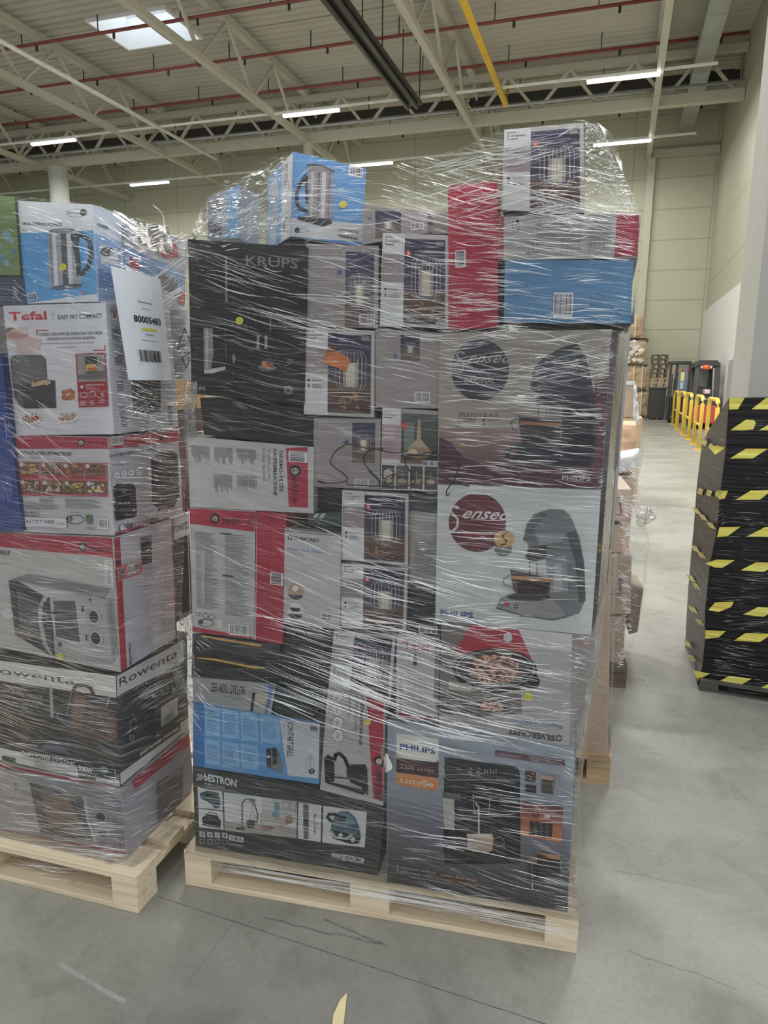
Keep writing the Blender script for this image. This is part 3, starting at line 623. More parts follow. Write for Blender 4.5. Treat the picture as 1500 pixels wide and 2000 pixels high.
f.rect(928, 408, 998, 482, (58, 52, 50)); f.rect(928, 496, 998, 552, (58, 52, 50)); f.blobs(940, 415, 990, 470, 8, [(190, 120, 80), (150, 90, 60)], (5, 10)); f.rect(1030, 432, 1110, 560, (84, 74, 70)); f.rect(1030, 432, 1110, 470, (180, 150, 130)); f.ring(1122, 500, 22, 26, 5, (150, 140, 134), 12); f.rect(1118, 440, 1146, 528, (150, 144, 142))
f.grad(892, 606, 1166, 868, (112, 62, 70), (206, 132, 78), 10); f.text('3x', 985, 632, 1030, 664, (214, 190, 184)); f.ring(1055, 656, 12, 9, 4, (214, 190, 184), 10); f.blobs(965, 680, 1025, 712, 7, [(60, 50, 52)], (5, 8)); f.rect(1046, 688, 1082, 718, (190, 170, 160))
f.rect(948, 730, 1098, 848, (56, 48, 48)); f.stroke([(1024, 736), (1024, 842)], 3, (170, 150, 140))
for k in range(4): f.ring(990, 750 + k * 24, 8, 8, 3, (180, 166, 160), 8); f.ring(1064, 750 + k * 24, 8, 8, 3, (180, 166, 160), 8)
f.rect(930, 975, 1048, 1150, (52, 46, 46)); f.ell(990, 990, 62, 24, (178, 140, 112)); f.stroke([(964, 1005), (964, 1170)], 9, (190, 176, 156)); f.poly([(995, 940), (1140, 960), (1140, 1100), (995, 1085)], (60, 50, 48)); f.poly([(995, 935), (1140, 955), (1140, 985), (995, 965)], (196, 150, 112)); f.ring(1172, 1018, 32, 46, 6, (164, 158, 156), 16); f.rect(1042, 1070, 1106, 1092, (180, 176, 172))
f.text('3 delicious coffees,', 112, 1010, 365, 1062, (176, 170, 168)); f.text('easier than ever', 388, 1062, 618, 1116, (206, 140, 92), bold=.01)
f.text('3 délicieux cafés,', 112, 1038, 352, 1088, (176, 170, 168)); f.text('en toute simplicité', 358, 1088, 626, 1150, (206, 140, 92), bold=.01)
f.lines(200, 1085, 560, 1150, 1, (140, 134, 132), fill=.25)
def orange(fc): fc.st(); fc.rect(2, 0, 30, 100, (190, 120, 76))
c['S'].st().rect(2, 0, 22, 12, (206, 130, 84)); done(c)

c = carton('vacuum_cleaner_carton', 'wide black carton with cylinder vacuum cleaner pictures, bottom left of the middle pallet',
           [(376, 1496), (752, 1577), (738, 1714), (382, 1651)], v=.026, depth=.4, cols=dict(front=(62, 62, 62), side=(40, 38, 38), top=(80, 80, 80)), zb=PT + .001)
f = c['F'].crop(*D5)
for k in range(3): f.stroke([(88 + k * 14, 756), (106 + k * 14, 775), (84 + k * 14, 800)], 5, (190, 190, 190))
f.text('bESTRON', 138, 752, 366, 848, (200, 200, 200), bold=.05); f.ring(372, 806, 6, 6, 2, (190, 190, 190), 8); f.text('PURE & CLEAN', 143, 818, 282, 858, (186, 186, 186), bold=.03)
for q in ([(93, 846), (266, 880), (272, 1016), (98, 992)], [(100, 998), (272, 1024), (280, 1158), (104, 1128)], [(278, 884), (790, 958), (798, 1242), (290, 1160)], [(800, 962), (962, 986), (970, 1278), (808, 1245)], [(975, 988), (1278, 1030), (1282, 1328), (982, 1282)]): f.poly(q, (196, 196, 194))
f.poly([(108, 890), (160, 872), (240, 890), (255, 940), (245, 985), (200, 975), (115, 925)], (52, 78, 84)); f.ell(228, 970, 30, 32, (74, 92, 98)); f.ell(228, 970, 14, 15, (48, 56, 60)); f.poly([(150, 886), (235, 900), (232, 930), (150, 915)], (40, 44, 48))
f.poly([(126, 1060), (165, 1038), (235, 1050), (260, 1090), (258, 1145), (130, 1115)], (44, 42, 42)); f.stroke([(150, 1042), (175, 1028), (225, 1036), (232, 1056)], 7, (120, 118, 116)); f.poly([(136, 1068), (250, 1084), (250, 1096), (136, 1080)], (80, 78, 78))
f.poly([(282, 1090), (795, 1160), (797, 1240), (290, 1158)], (158, 150, 142)); f.poly([(545, 922), (788, 960), (790, 1120), (548, 1080)], (172, 172, 168))
f.stroke([(412, 1140), (408, 970), (430, 936), (480, 940), (500, 990), (520, 1050), (515, 1110), (490, 1100)], 8, (58, 58, 60)); f.poly([(458, 932), (500, 940), (498, 966), (456, 956)], (96, 110, 120))
f.poly([(372, 1140), (430, 1145), (432, 1165), (375, 1158)], (60, 54, 54)); f.poly([(440, 1100), (465, 1085), (500, 1100), (502, 1150), (450, 1148)], (54, 76, 82)); f.ell(476, 1142, 22, 14, (70, 70, 72)); f.stroke([(478, 960), (470, 1090)], 3, (176, 120, 92))
f.stroke([(480, 960), (500, 1100)], 3, (176, 120, 92))
f.poly([(535, 1050), (560, 1036), (690, 1050), (700, 1062), (760, 1070), (755, 1120), (700, 1135), (540, 1095)], (176, 166, 154)); f.poly([(622, 1040), (645, 1032), (684, 1062), (664, 1078), (625, 1070)], (96, 140, 158)); f.poly([(720, 1070), (745, 1056), (768, 1080), (765, 1125), (715, 1135)], (140, 116, 98)); f.ell(588, 1156, 50, 18, (140, 108, 92)); f.stroke([(545, 1095), (552, 1118)], 4, (110, 90, 74)); f.stroke([(690, 1128), (700, 1150)], 4, (110, 90, 74))
f.rect(636, 960, 670, 1032, (96, 130, 140)); f.stroke([(696, 955), (740, 962), (740, 1020), (696, 1014)], 3, (120, 116, 112), True); f.stroke([(750, 962), (786, 968), (786, 1030), (750, 1024)], 3, (120, 116, 112), True)
f.poly([(836, 972), (872, 978), (882, 1150), (842, 1142)], (96, 96, 98)); f.poly([(846, 1075), (876, 1080), (878, 1130), (848, 1125)], (40, 40, 42)); f.poly([(845, 1145), (880, 1150), (884, 1250), (850, 1245)], (120, 120, 120))
for k in range(4): f.rect(858, 1165 + k * 22, 872, 1177 + k * 22, (40, 40, 40))
f.stroke([(920, 1060), (920, 1108)], 4, (50, 50, 50)); f.poly([(912, 1066), (920, 1046), (930, 1068)], (50, 50, 50)); f.text('60 CM', 900, 1114, 944, 1134, (70, 70, 70), bold=.03); f.stroke([(925, 1142), (925, 1190)], 4, (50, 50, 50)); f.poly([(916, 1184), (926, 1204), (934, 1186)], (50, 50, 50))
f.poly([(1040, 1130), (1060, 1060), (1100, 1028), (1150, 1028), (1200, 1075), (1228, 1140), (1250, 1230), (1240, 1290), (1180, 1290), (1070, 1250), (1035, 1190)], (62, 92, 104)); f.poly([(1034, 1180), (1090, 1190), (1180, 1220), (1240, 1200), (1250, 1240), (1240, 1290), (1180, 1292), (1060, 1248)], (48, 48, 50))
f.poly([(1100, 1034), (1150, 1036), (1190, 1080), (1200, 1130), (1130, 1140), (1080, 1090)], (84, 118, 132)); f.stroke([(1118, 1082), (1060, 1052), (1020, 1050), (1008, 1072), (1034, 1108), (1050, 1116)], 20, (42, 42, 44)); f.ell(1112, 1082, 26, 26, (40, 44, 48)); f.stroke([(1044, 1190), (1070, 1235), (1150, 1250), (1185, 1218)], 16, (176, 176, 172)); f.ell(1108, 1218, 15, 15, (190, 190, 190)); f.ell(1196, 1256, 16, 24, (170, 170, 168))
for k in range(4): f.rect(110 + k * 54, 1152 + k * 6, 152 + k * 54, 1198 + k * 6, (176, 176, 174)); f.stroke([(116 + k * 54, 1208 + k * 6), (150 + k * 54, 1208 + k * 6), (150 + k * 54, 1236 + k * 6), (116 + k * 54, 1236 + k * 6)], 3, (150, 150, 150), True); f.ell(131 + k * 54, 1175 + k * 6, 8, 11, (90, 90, 90))
f.barcode(322, 1190, 426, 1250, n=14); f.rect(322, 1252, 426, 1262, (172, 60, 60)); f.rect(322, 1262, 426, 1272, (200, 200, 200)); f.rect(322, 1272, 426, 1282, (60, 80, 140))
f.text('WWW.BESTRON.COM', 1052, 1376, 1282, 1436, (206, 206, 206), bold=.04); f.lines(1060, 1366, 1282, 1378, 1, (130, 130, 130), fill=.3); f.ring(1232, 966, 36, 26, 8, (120, 96, 80), 14)
done(c)

c = carton('contact_grill_carton', 'blue and white carton with sideways contact grill lettering, lying on the black vacuum carton',
           [(377, 1367), (625, 1412), (623, 1532), (377, 1496)], v=.024, depth=.35, cols=dict(front=(88, 142, 190), side=(150, 150, 152), top=(170, 176, 182)))
f = c['F'].crop(*D5)
f.poly([(58, 245), (140, 262), (140, 716), (60, 700)], (58, 112, 170))
for i, (xa, xb) in enumerate(((142, 244), (262, 378), (392, 510), (528, 664))):
    for j, (ya, yb) in enumerate(((276 + i * 22, 488 + i * 20), (512 + i * 20, 690 + i * 22))):
        if i == 3 and j: continue
        f.poly([(xa, ya), (xb, ya + 20), (xb + 6, yb + 14), (xa + 6, yb)], (120, 166, 206)); f.lines(xa + 16, ya + 34, xb - 8, yb - 16, 9, (62, 92, 130), fill=.25)
f.poly([(664, 365), (946, 412), (942, 830), (718, 798), (690, 600)], (186, 188, 192))
f.text('KONTAKTGRILL', 712, 392, 764, 662, INK, rot=90, bold=.04); f.text('CONTACT GRILL', 682, 402, 706, 522, (130, 130, 132), rot=90); f.barcode(870, 396, 942, 482, rot=90, n=12)
f.ring(872, 718, 26, 72, 3, (120, 120, 122), 18); f.text('SWITCH', 862, 655, 882, 742, (90, 90, 92), rot=90); f.ell(882, 770, 22, 22, (60, 60, 62)); f.text('ON', 874, 756, 890, 784, (190, 190, 190), rot=90)
f.poly([(570, 592), (640, 586), (676, 700), (676, 775), (570, 728)], (110, 108, 112)); f.poly([(572, 594), (600, 590), (604, 740), (572, 726)], (46, 48, 54)); f.poly([(610, 586), (642, 590), (646, 700), (614, 720)], (50, 50, 54)); f.stroke([(604, 740), (672, 772)], 5, (60, 60, 64)); f.ell(584, 652, 9, 11, (180, 180, 184))
done(c)

c = carton('coffee_machine_carton', 'grey and red carton standing on end with sideways coffee machine lettering and torn corner flap',
           [(640, 1345), (752, 1366), (748, 1574), (625, 1542)], v=.0, depth=.34, cols=dict(front=(168, 166, 164), side=(190, 190, 190), top=(180, 178, 176)))
f = c['F'].crop(*D5)
f.poly([(1272, 200), (1392, 225), (1386, 930), (1276, 900)], (168, 52, 68)); f.poly([(946, 840), (1386, 930), (1384, 980), (944, 868)], (186, 184, 182))
f.text('KAFFEEMASCHINE', 1218, 120, 1246, 552, (46, 42, 44), rot=90, bold=.04); f.text('COFFEE MACHINE', 1184, 190, 1206, 450, (96, 92, 92), rot=90); f.lines(1132, 210, 1162, 400, 2, (90, 88, 88), rot=90)
for k, t in enumerate(('1250', '1000', '100', '1-8')):
    f.ell(1067, 215 + k * 90, 39, 44, (196, 194, 192)); f.ring(1067, 215 + k * 90, 39, 44, 3, (70, 66, 66)); f.text(t, 1058, 190 + k * 90, 1074, 234 + k * 90, (60, 56, 56), rot=90, bold=.02)
f.barcode(972, 170, 1012, 330, rot=90, n=16)
f.poly([(975, 640), (1000, 618), (1036, 640), (1040, 690), (1036, 800), (980, 808)], (42, 36, 36)); f.stroke([(1042, 650), (1050, 615), (1075, 606), (1108, 640), (1130, 700), (1128, 770)], 22, (42, 36, 36)); f.rect(1045, 690, 1115, 760, (168, 166, 164)); f.poly([(1140, 680), (1240, 672), (1250, 700), (1246, 880), (1215, 860), (1210, 830), (1135, 800)], (54, 48, 48)); f.poly([(975, 800), (1230, 850), (1220, 880), (1000, 820)], (42, 36, 36)); f.stroke([(1040, 770), (1130, 775)], 8, (42, 36, 36))
f.ell(1335, 650, 44, 36, (52, 42, 44)); f.ell(1330, 650, 20, 20, (190, 170, 160)); f.text('switch on', 1290, 700, 1352, 900, (54, 44, 48), rot=90, bold=.03); f.text('!', 1318, 870, 1345, 915, (54, 44, 48), rot=90)
f.poly([(1345, 560), (1388, 540), (1386, 640), (1345, 650)], (150, 132, 108))
dot(c, c['F'], 1272, 382, 22)
def fl(g): g.poly([(1330, 600), (1386, 560), (1386, 740), (1380, 735)], (150, 134, 112))
o = done(c)
mb = MB(); m = c['F'].crop(*D5); P0 = lambda x, y, dv: hit(D5[0] + x / D5[2], D5[1] + y / D5[2], m.p0 - MAIN.v * dv, MAIN.v)
q = [P0(1388, 640, .004), P0(1412, 612, .02), P0(1450, 700, .03), P0(1448, 722, .03), P0(1402, 748, .01)]
mb.hexa(q, [p + MAIN.v * .002 for p in q], 0, C((204, 202, 200))); base = (c['q'][3] + c['q'][2]) / 2
k = mb.build('torn_flap', CARD, parent=o, inv=Matrix.Translation(-base)); k['label'] = 'torn white cardboard flap'

c = carton('vacuum_cleaner_carton', 'grey and blue carton with cordless cyclone vacuum lettering, squeezed under the black sack',
           [(376, 1322), (539, 1336), (529, 1397), (377, 1369)], v=.02, depth=.3, cols=dict(front=(150, 150, 150), side=(84, 110, 140), top=(140, 140, 142)))
f = c['F'].crop(*D5); f.poly([(585, 130), (640, 132), (606, 345), (590, 340)], (92, 124, 160)); f.text('ZER AKKU ZYKLON', 186, 118, 430, 194, (58, 56, 58), bold=.045); f.lines(250, 196, 420, 222, 2, (110, 110, 110), fill=.3)
f.rect(484, 176, 506, 286, (44, 44, 48)); f.poly([(506, 180), (600, 184), (596, 240), (506, 236)], (178, 170, 150)); f.poly([(436, 280), (560, 292), (600, 345), (440, 305)], (44, 48, 60)); f.stroke([(606, 140), (606, 330)], 8, (58, 92, 150)); done(c)

# --- tefal, popcorn maker
c = carton('kitchen_appliance_carton', 'narrow white carton with small bottle outline, left of the popcorn maker carton',
           [(775, 1242), (858, 1247), (855, 1410), (773, 1400)], v=.012, depth=.35, cols=dict(front=(176, 174, 174), side=(150, 146, 146)))
f = c['F'].crop(*D4); f.text('Tefal', 200, 936, 352, 992, (176, 44, 56), bold=.045); f.ring(272, 1040, 38, 42, 2.5, (140, 138, 138)); f.poly([(262, 1075), (260, 1040), (268, 1010), (278, 1010), (284, 1040), (282, 1075)], (60, 58, 64))
f.poly([(172, 1352), (402, 1378), (402, 1408), (176, 1380)], (164, 50, 64)); f.lines(178, 1150, 200, 1345, 12, (110, 106, 106), rag=.2); f.lines(220, 1150, 380, 1340, 13, (158, 155, 155), fill=.25); f.poly([(390, 925), (414, 926), (404, 1376), (380, 1250)], (120, 118, 122)); f.poly([(330, 1366), (402, 1374), (402, 1392), (335, 1384)], (52, 50, 54)); done(c)

c = carton('popcorn_maker_carton', 'grey carton standing upside down with red popcorn maker and bowl of popcorn picture',
           [(863, 1212), (1118, 1238), (1111, 1461), (858, 1420)], v=.01, depth=.42, skew=12.5, cols=dict(front=(166, 164, 164), side=(146, 142, 140), top=(170, 168, 166)))
f = c['F'].crop(*D4)
f.poly([(430, 815), (880, 860), (890, 1350), (415, 1370)], (120, 112, 106)); f.poly([(880, 866), (1190, 895), (1188, 1000), (890, 960)], (186, 186, 188))
f.poly([(600, 840), (880, 870), (960, 1060), (980, 1130), (500, 1000)], (166, 56, 66)); f.ell(815, 915, 26, 28, (190, 188, 190)); f.ell(735, 1105, 250, 128, (58, 54, 54)); f.poly([(900, 1000), (1000, 1160), (985, 1200), (900, 1215)], (44, 42, 44)); f.ring(740, 1095, 226, 104, 5, (150, 146, 144), 26); f.ell(735, 1098, 205, 92, (74, 68, 66))
f.blobs(580, 1012, 880, 1180, 190, [(196, 150, 128), (172, 122, 102), (206, 172, 150), (150, 100, 84)], (9, 16), True)
f.ell(715, 1310, 82, 42, (92, 84, 80)); f.blobs(650, 1278, 782, 1340, 60, [(190, 140, 118), (160, 108, 90), (200, 165, 140)], (7, 12), True)
f.poly([(470, 1165), (600, 1190), (600, 1235), (470, 1215)], (166, 158, 148)); f.poly([(415, 1230), (640, 1262), (830, 1290), (820, 1345), (600, 1380), (414, 1350)], (96, 90, 86))
f.ell(715, 1310, 82, 42, (80, 72, 70)); f.blobs(650, 1278, 782, 1340, 60, [(190, 140, 118), (160, 108, 90), (200, 165, 140)], (7, 12), True)
f.text('Popcorn-Maker', 822, 1368, 1120, 1428, (70, 92, 148), rot=180, bold=.02); f.text('SILVERCREST', 806, 1436, 1078, 1500, (50, 50, 52), rot=180, bold=.05); f.ring(1100, 1484, 16, 14, 6, (50, 50, 52), 12); f.lines(820, 1330, 1090, 1356, 2, (120, 116, 116), fill=.25)
s = c['S'].crop(*D4); s.poly([(1235, 930), (1300, 935), (1298, 975), (1235, 968)], (160, 130, 124)); dot(c, c['F'], 928, 1246, 25); done(c)

# --- the two big coffee pod machine cartons
c = carton('coffee_machine_carton', 'white carton with grey pod coffee machine picture and dark red round emblem',
           [(855, 946), (1174, 957), (1155, 1240), (850, 1212)], v=.008, depth=.55, skew=9, cols=dict(front=(184, 188, 186), side=(78, 70, 66)))
f = c['F'].crop(*D4)
def senseo(f, cx, cy, rx, ry, ecol, tcol, x0, y0, x1, y1):
    f.ell(cx, cy, rx, ry, ecol, 36)
    w = (x1 - x0); h = (y1 - y0); f.text('enseo', x0 + w * .26, y0 + h * .05, x1, y0 + h * .62, tcol, bold=.02, sh=.12)
    sx = x0 + w * .13; S_ = [(sx + w * .10, y0 - h * .1), (sx + w * .03, y0 - h * .22), (sx - w * .04, y0 - h * .08), (sx, y0 + h * .2), (sx + w * .09, y0 + h * .55), (sx + w * .085, y0 + h * 1.0), (sx + w * .02, y0 + h * 1.25), (sx - w * .08, y0 + h * 1.3), (sx - w * .14, y0 + h * 1.1), (sx - w * .12, y0 + h * .85), (sx - w * .06, y0 + h * .8)]
    f.stroke(S_, w * .035, tcol)
senseo(f, 636, 242, 170, 170, (104, 56, 64), (206, 200, 198), 440, 165, 812, 265)
f.text('ORIGINAL', 556, 292, 712, 328, (166, 70, 78), bold=.03)
f.ell(790, 395, 52, 40, (110, 112, 112)); f.ell(795, 335, 62, 50, (190, 152, 102)); f.stroke([(815, 300), (785, 312), (790, 332), (808, 345), (800, 366), (775, 372)], 8, (66, 46, 40))
mach = (112, 114, 116)
f.poly([(905, 340), (925, 250), (970, 190), (1060, 160), (1140, 165), (1180, 195), (1240, 330), (1268, 500), (1275, 680), (1240, 760), (1160, 790), (1040, 790), (1060, 560), (1040, 450), (960, 470), (915, 440), (945, 400), (935, 365)], mach)
f.poly([(905, 340), (935, 240), (1010, 180), (1050, 190), (980, 260), (965, 300), (985, 340)], (92, 94, 98)); f.poly([(1160, 300), (1215, 285), (1262, 450), (1274, 690), (1235, 700), (1215, 480)], (80, 82, 86)); f.poly([(985, 300), (1160, 300), (1130, 350), (1000, 370)], (136, 138, 140)); f.poly([(935, 380), (1050, 370), (1040, 440), (950, 465), (925, 440)], (70, 70, 74)); f.poly([(1040, 460), (1160, 420), (1170, 640), (1060, 640)], (136, 138, 142)); f.poly([(1090, 480), (1130, 470), (1140, 640), (1085, 640)], (160, 162, 164))
f.poly([(750, 720), (775, 680), (820, 655), (1060, 670), (1120, 720), (1155, 770), (1120, 800), (1000, 798), (760, 745)], (134, 134, 136)); f.stroke([(748, 735), (900, 780), (1080, 800), (1150, 785)], 9, (84, 84, 88))
f.ell(940, 670, 130, 24, (62, 60, 62)); f.ring(782, 705, 16, 22, 4, (90, 90, 90), 12); f.ell(812, 712, 16, 16, (160, 60, 60)); f.ring(866, 726, 10, 12, 5, (60, 60, 64), 10)
f.poly([(832, 515), (1075, 560), (1060, 650), (1020, 668), (870, 660), (848, 620)], (88, 78, 74)); f.poly([(838, 548), (1072, 568), (1066, 585), (838, 566)], (184, 134, 90)); f.poly([(870, 575), (1062, 588), (1050, 650), (880, 655)], (58, 48, 46)); f.stroke([(832, 512), (940, 530), (1078, 540)], 4, (150, 150, 150)); f.stroke([(830, 515), (848, 640)], 4, (150, 150, 150)); f.stroke([(825, 545), (790, 570), (795, 600), (840, 615)], 7, (130, 130, 132))
f.stroke([(944, 468), (944, 545)], 5, (96, 62, 48)); f.stroke([(988, 476), (988, 550)], 5, (96, 62, 48))
f.text('PHILIPS', 420, 752, 614, 798, (60, 84, 142), bold=.045)
c['S'].crop(*D4).blobs(1340, 370, 1385, 420, 12, [(170, 150, 70), (150, 130, 60)], (5, 9)); c['S'].blobs(1325, 640, 1360, 720, 10, [(160, 140, 70), (140, 124, 60)], (5, 9)); c['S'].lines(1345, 120, 1400, 340, 14, (96, 84, 80)); done(c)

c = carton('coffee_machine_carton', 'beige carton with black pod coffee machine and black round emblem',
           [(858, 650), (1195, 643), (1175, 957), (855, 944)], v=.006, depth=.55, skew=9.5, cols=dict(front=(150, 142, 132), side=(92, 84, 82), top=(92, 84, 82)))
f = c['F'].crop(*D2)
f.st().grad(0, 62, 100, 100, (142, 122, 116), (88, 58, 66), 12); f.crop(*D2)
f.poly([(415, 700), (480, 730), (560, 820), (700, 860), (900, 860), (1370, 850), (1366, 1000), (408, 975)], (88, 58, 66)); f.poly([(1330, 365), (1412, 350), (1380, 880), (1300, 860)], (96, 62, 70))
senseo(f, 652, 308, 172, 178, (64, 66, 74), (150, 146, 140), 482, 218, 822, 300); f.text('ORIGINAL', 560, 352, 742, 386, (166, 162, 156), bold=.03)
f.text('DELICIOUS BLACK', 526, 556, 762, 582, (84, 74, 70)); f.text('COFFEE', 526, 586, 630, 612, (84, 74, 70)); f.rect(668, 592, 684, 606, (84, 74, 70)); f.ell(676, 624, 9, 9, (84, 74, 70)); f.lines(695, 594, 765, 606, 1, (84, 74, 70), fill=.2)
f.ell(800, 800, 290, 72, (110, 90, 84)) if False else None
f.poly([(948, 420), (965, 300), (1020, 240), (1120, 180), (1215, 150), (1260, 200), (1295, 300), (1330, 480), (1345, 700), (1320, 860), (1100, 870), (860, 830), (800, 815), (800, 770), (860, 735), (1130, 700), (1130, 640), (1060, 540), (1050, 510), (990, 520), (975, 490), (1000, 440)], (62, 62, 68))
f.poly([(965, 300), (1120, 190), (1200, 180), (1250, 330), (1100, 420), (1000, 420)], (76, 78, 86)); f.poly([(1060, 520), (1140, 510), (1135, 700), (1060, 600)], (112, 112, 116)); f.poly([(1160, 470), (1290, 440), (1330, 700), (1300, 860), (1180, 860)], (50, 50, 56))
f.poly([(878, 575), (1000, 590), (1135, 610), (1125, 700), (1080, 745), (900, 735)], (66, 60, 62)); f.poly([(885, 605), (1132, 612), (1130, 632), (888, 622)], (156, 108, 82)); f.stroke([(870, 572), (1000, 588)], 5, (110, 100, 96)); f.stroke([(872, 590), (836, 612), (848, 650), (880, 668)], 8, (92, 84, 82)); f.stroke([(998, 515), (998, 600)], 5, (120, 78, 60)); f.stroke([(1045, 515), (1045, 605)], 5, (120, 78, 60))
f.stroke([(800, 800), (830, 750), (880, 735), (1100, 750)], 6, (110, 108, 112)); f.ell(848, 792, 12, 12, (160, 80, 80)); f.ring(848, 792, 18, 18, 3, (130, 126, 128), 12); f.ell(552, 748, 22, 14, (150, 112, 70))
f.text('PHILIPS', 1140, 915, 1308, 946, (176, 170, 166), bold=.05); c['S'].crop(*D2).poly([(1425, 80), (1478, 60), (1430, 900), (1366, 1000)], (98, 90, 88)); done(c)

# --- lamp cartons
for (q, lb) in (([(669, 957), (798, 965), (797, 1105), (667, 1093)], 'lamp carton with wire lamp picture just below the marker writing'),
                ([(667, 1100), (797, 1110), (793, 1235), (666, 1226)], 'lamp carton with wire lamp picture directly right of the white raclette grill carton'),
                ([(653, 1231), (773, 1242), (763, 1372), (641, 1353)], 'lowest lamp carton, wire lamp picture just left of the narrow white carton'),
                ([(594, 639), (732, 646), (731, 816), (594, 809)], 'lamp carton with an orange tag stuck over its wire lamp picture')):
    c = carton('lamp_carton', lb, q, v=.012, depth=.3, cols=dict(front=(172, 168, 166), side=SIDEG), group=LG); lamp_face(c)
    if 'orange' in lb:
        def tagd(g):
            g.crop(*D1); g.poly([(982, 318), (1000, 302), (1052, 306), (1150, 352), (1158, 378), (1122, 452), (1058, 420), (972, 390)], (196, 112, 62)); g.poly([(1008, 262), (1050, 264), (1056, 310), (1045, 342), (996, 328)], (84, 60, 56)); g.ell(1040, 280, 24, 16, (150, 66, 66))
        kid(c, c['F'], 'price_tag', tagd, 'orange price tag with a dark corner')
    done(c)
c = carton('lamp_carton', 'lamp carton with large wire lamp picture left of the tall red carton', [(748, 455), (876, 460), (876, 642), (742, 636)], v=.014, depth=.3, cols=dict(front=(172, 168, 166), side=SIDEG), group=LG); lamp_face(c); c['F'].st().rect(82, 93, 96, 97, (150, 146, 144)); done(c)
c = carton('lamp_carton', 'topmost lamp carton under the film peak at the upper right of the stack', [(985, 254), (1140, 240), (1141, 416), (981, 411)], v=.02, depth=.2, cols=dict(front=(172, 168, 166), side=(170, 168, 164), bottom=(90, 80, 74)), group=LG); lamp_face(c); done(c)
for q, lb, kw in (([(598, 476), (740, 480), (738, 641), (596, 638)], 'plain brown back of a lamp carton right of the big black coffee machine carton', dict(px0=55, px1=94, py0=8, py1=100, bc=(75, 83, 96, 96))),
                  ([(613, 816), (744, 818), (742, 957), (612, 950)], 'brown back of a lamp carton behind the handwriting, with a small wire lamp picture', {}),
                  ([(733, 643), (858, 650), (858, 798), (733, 796)], 'brown back of a lamp carton left of the black round emblem', dict(px0=40, px1=70, py0=5, py1=38, bc=(62, 78, 86, 93))),
                  ([(708, 402), (835, 412), (835, 455), (708, 478)], 'brown lamp carton lying just right of the kettle carton on top', dict(px0=20, px1=60, py0=10, py1=90, bc=(75, 50, 95, 80)))):
    c = carton('lamp_carton', lb, q, v=.016, depth=.3, cols=dict(front=(146, 138, 136), side=SIDEG), group=LG); lamp_back(c, **kw)
    done(c)
c = carton('pendant_lamp_carton', 'carton with brass pendant lamp picture and four small pictures below it', [(747, 795), (857, 803), (855, 960), (743, 957)], v=.014, depth=.3, cols=dict(front=(150, 142, 140), side=SIDEG))
f = c['F'].st(); f.rect(0, 0, 33, 20, WH); f.rect(0, 20, 40, 62, (164, 142, 146)); f.rect(0, 62, 33, 70, WH); livarno(f, 5, 5, 28, 12); f.grad(35, 5, 100, 62, (88, 94, 92), (66, 62, 62), 6); f.rect(40, 16, 58, 58, (110, 122, 116)); f.poly([(64, 12), (68, 12), (70, 36), (88, 50), (80, 58), (52, 58), (44, 50), (62, 36)], (166, 146, 116)); f.ell(66, 52, 24, 7, (150, 128, 98)); f.ell(56, 52, 8, 4, (196, 182, 156)); f.rect(35, 62, 100, 66, (120, 96, 86)); f.ell(40, 20, 5, 3.5, (196, 74, 72)); f.lines(4, 24, 30, 38, 3, (190, 176, 178)); f.rect(0, 66, 100, 100, (176, 174, 172))
for k, cc in enumerate(((70, 68, 68), (86, 86, 84), (78, 72, 68), (74, 70, 66))): f.rect(2 + k * 25, 69, 24 + k * 25, 98, cc); f.ell(13 + k * 25, 88, 8, 3, (160, 140, 116)); f.stroke([(13 + k * 25, 76), (13 + k * 25, 86)], 1, (150, 130, 106))
f.ell(13, 80, 8, 6, (176, 164, 156)); f.barcode(73, 62, 98, 68, n=12); f.lines(4, 40, 30, 60, 7, (150, 130, 134), fill=.3); done(c)
c = carton('lamp_carton', 'narrow lamp carton side with printed columns and dark lower half', [(800, 965), (853, 972), (862, 1245), (795, 1240)], v=.03, depth=.3, cols=dict(front=(150, 146, 142), side=SIDEG))
f = c['F'].crop(*D4); f.rect(235, 70, 402, 190, (76, 76, 78)); f.rect(240, 195, 400, 225, (176, 172, 166)); f.lines(262, 340, 385, 580, 26, (110, 106, 102), fill=.35); f.ring(324, 276, 12, 12, 3, (140, 136, 132), 10); f.lines(280, 295, 370, 312, 1, (120, 116, 112), fill=.3)
f.st().rect(0, 62, 100, 100, (58, 54, 62)); f.crop(*D4); f.lines(245, 592, 380, 612, 1, (120, 116, 116), fill=.2); f.rect(268, 618, 374, 642, (150, 148, 148)); f.lines(270, 645, 370, 740, 7, (80, 76, 82), fill=.25); f.barcode(278, 845, 362, 905, n=14); done(c)

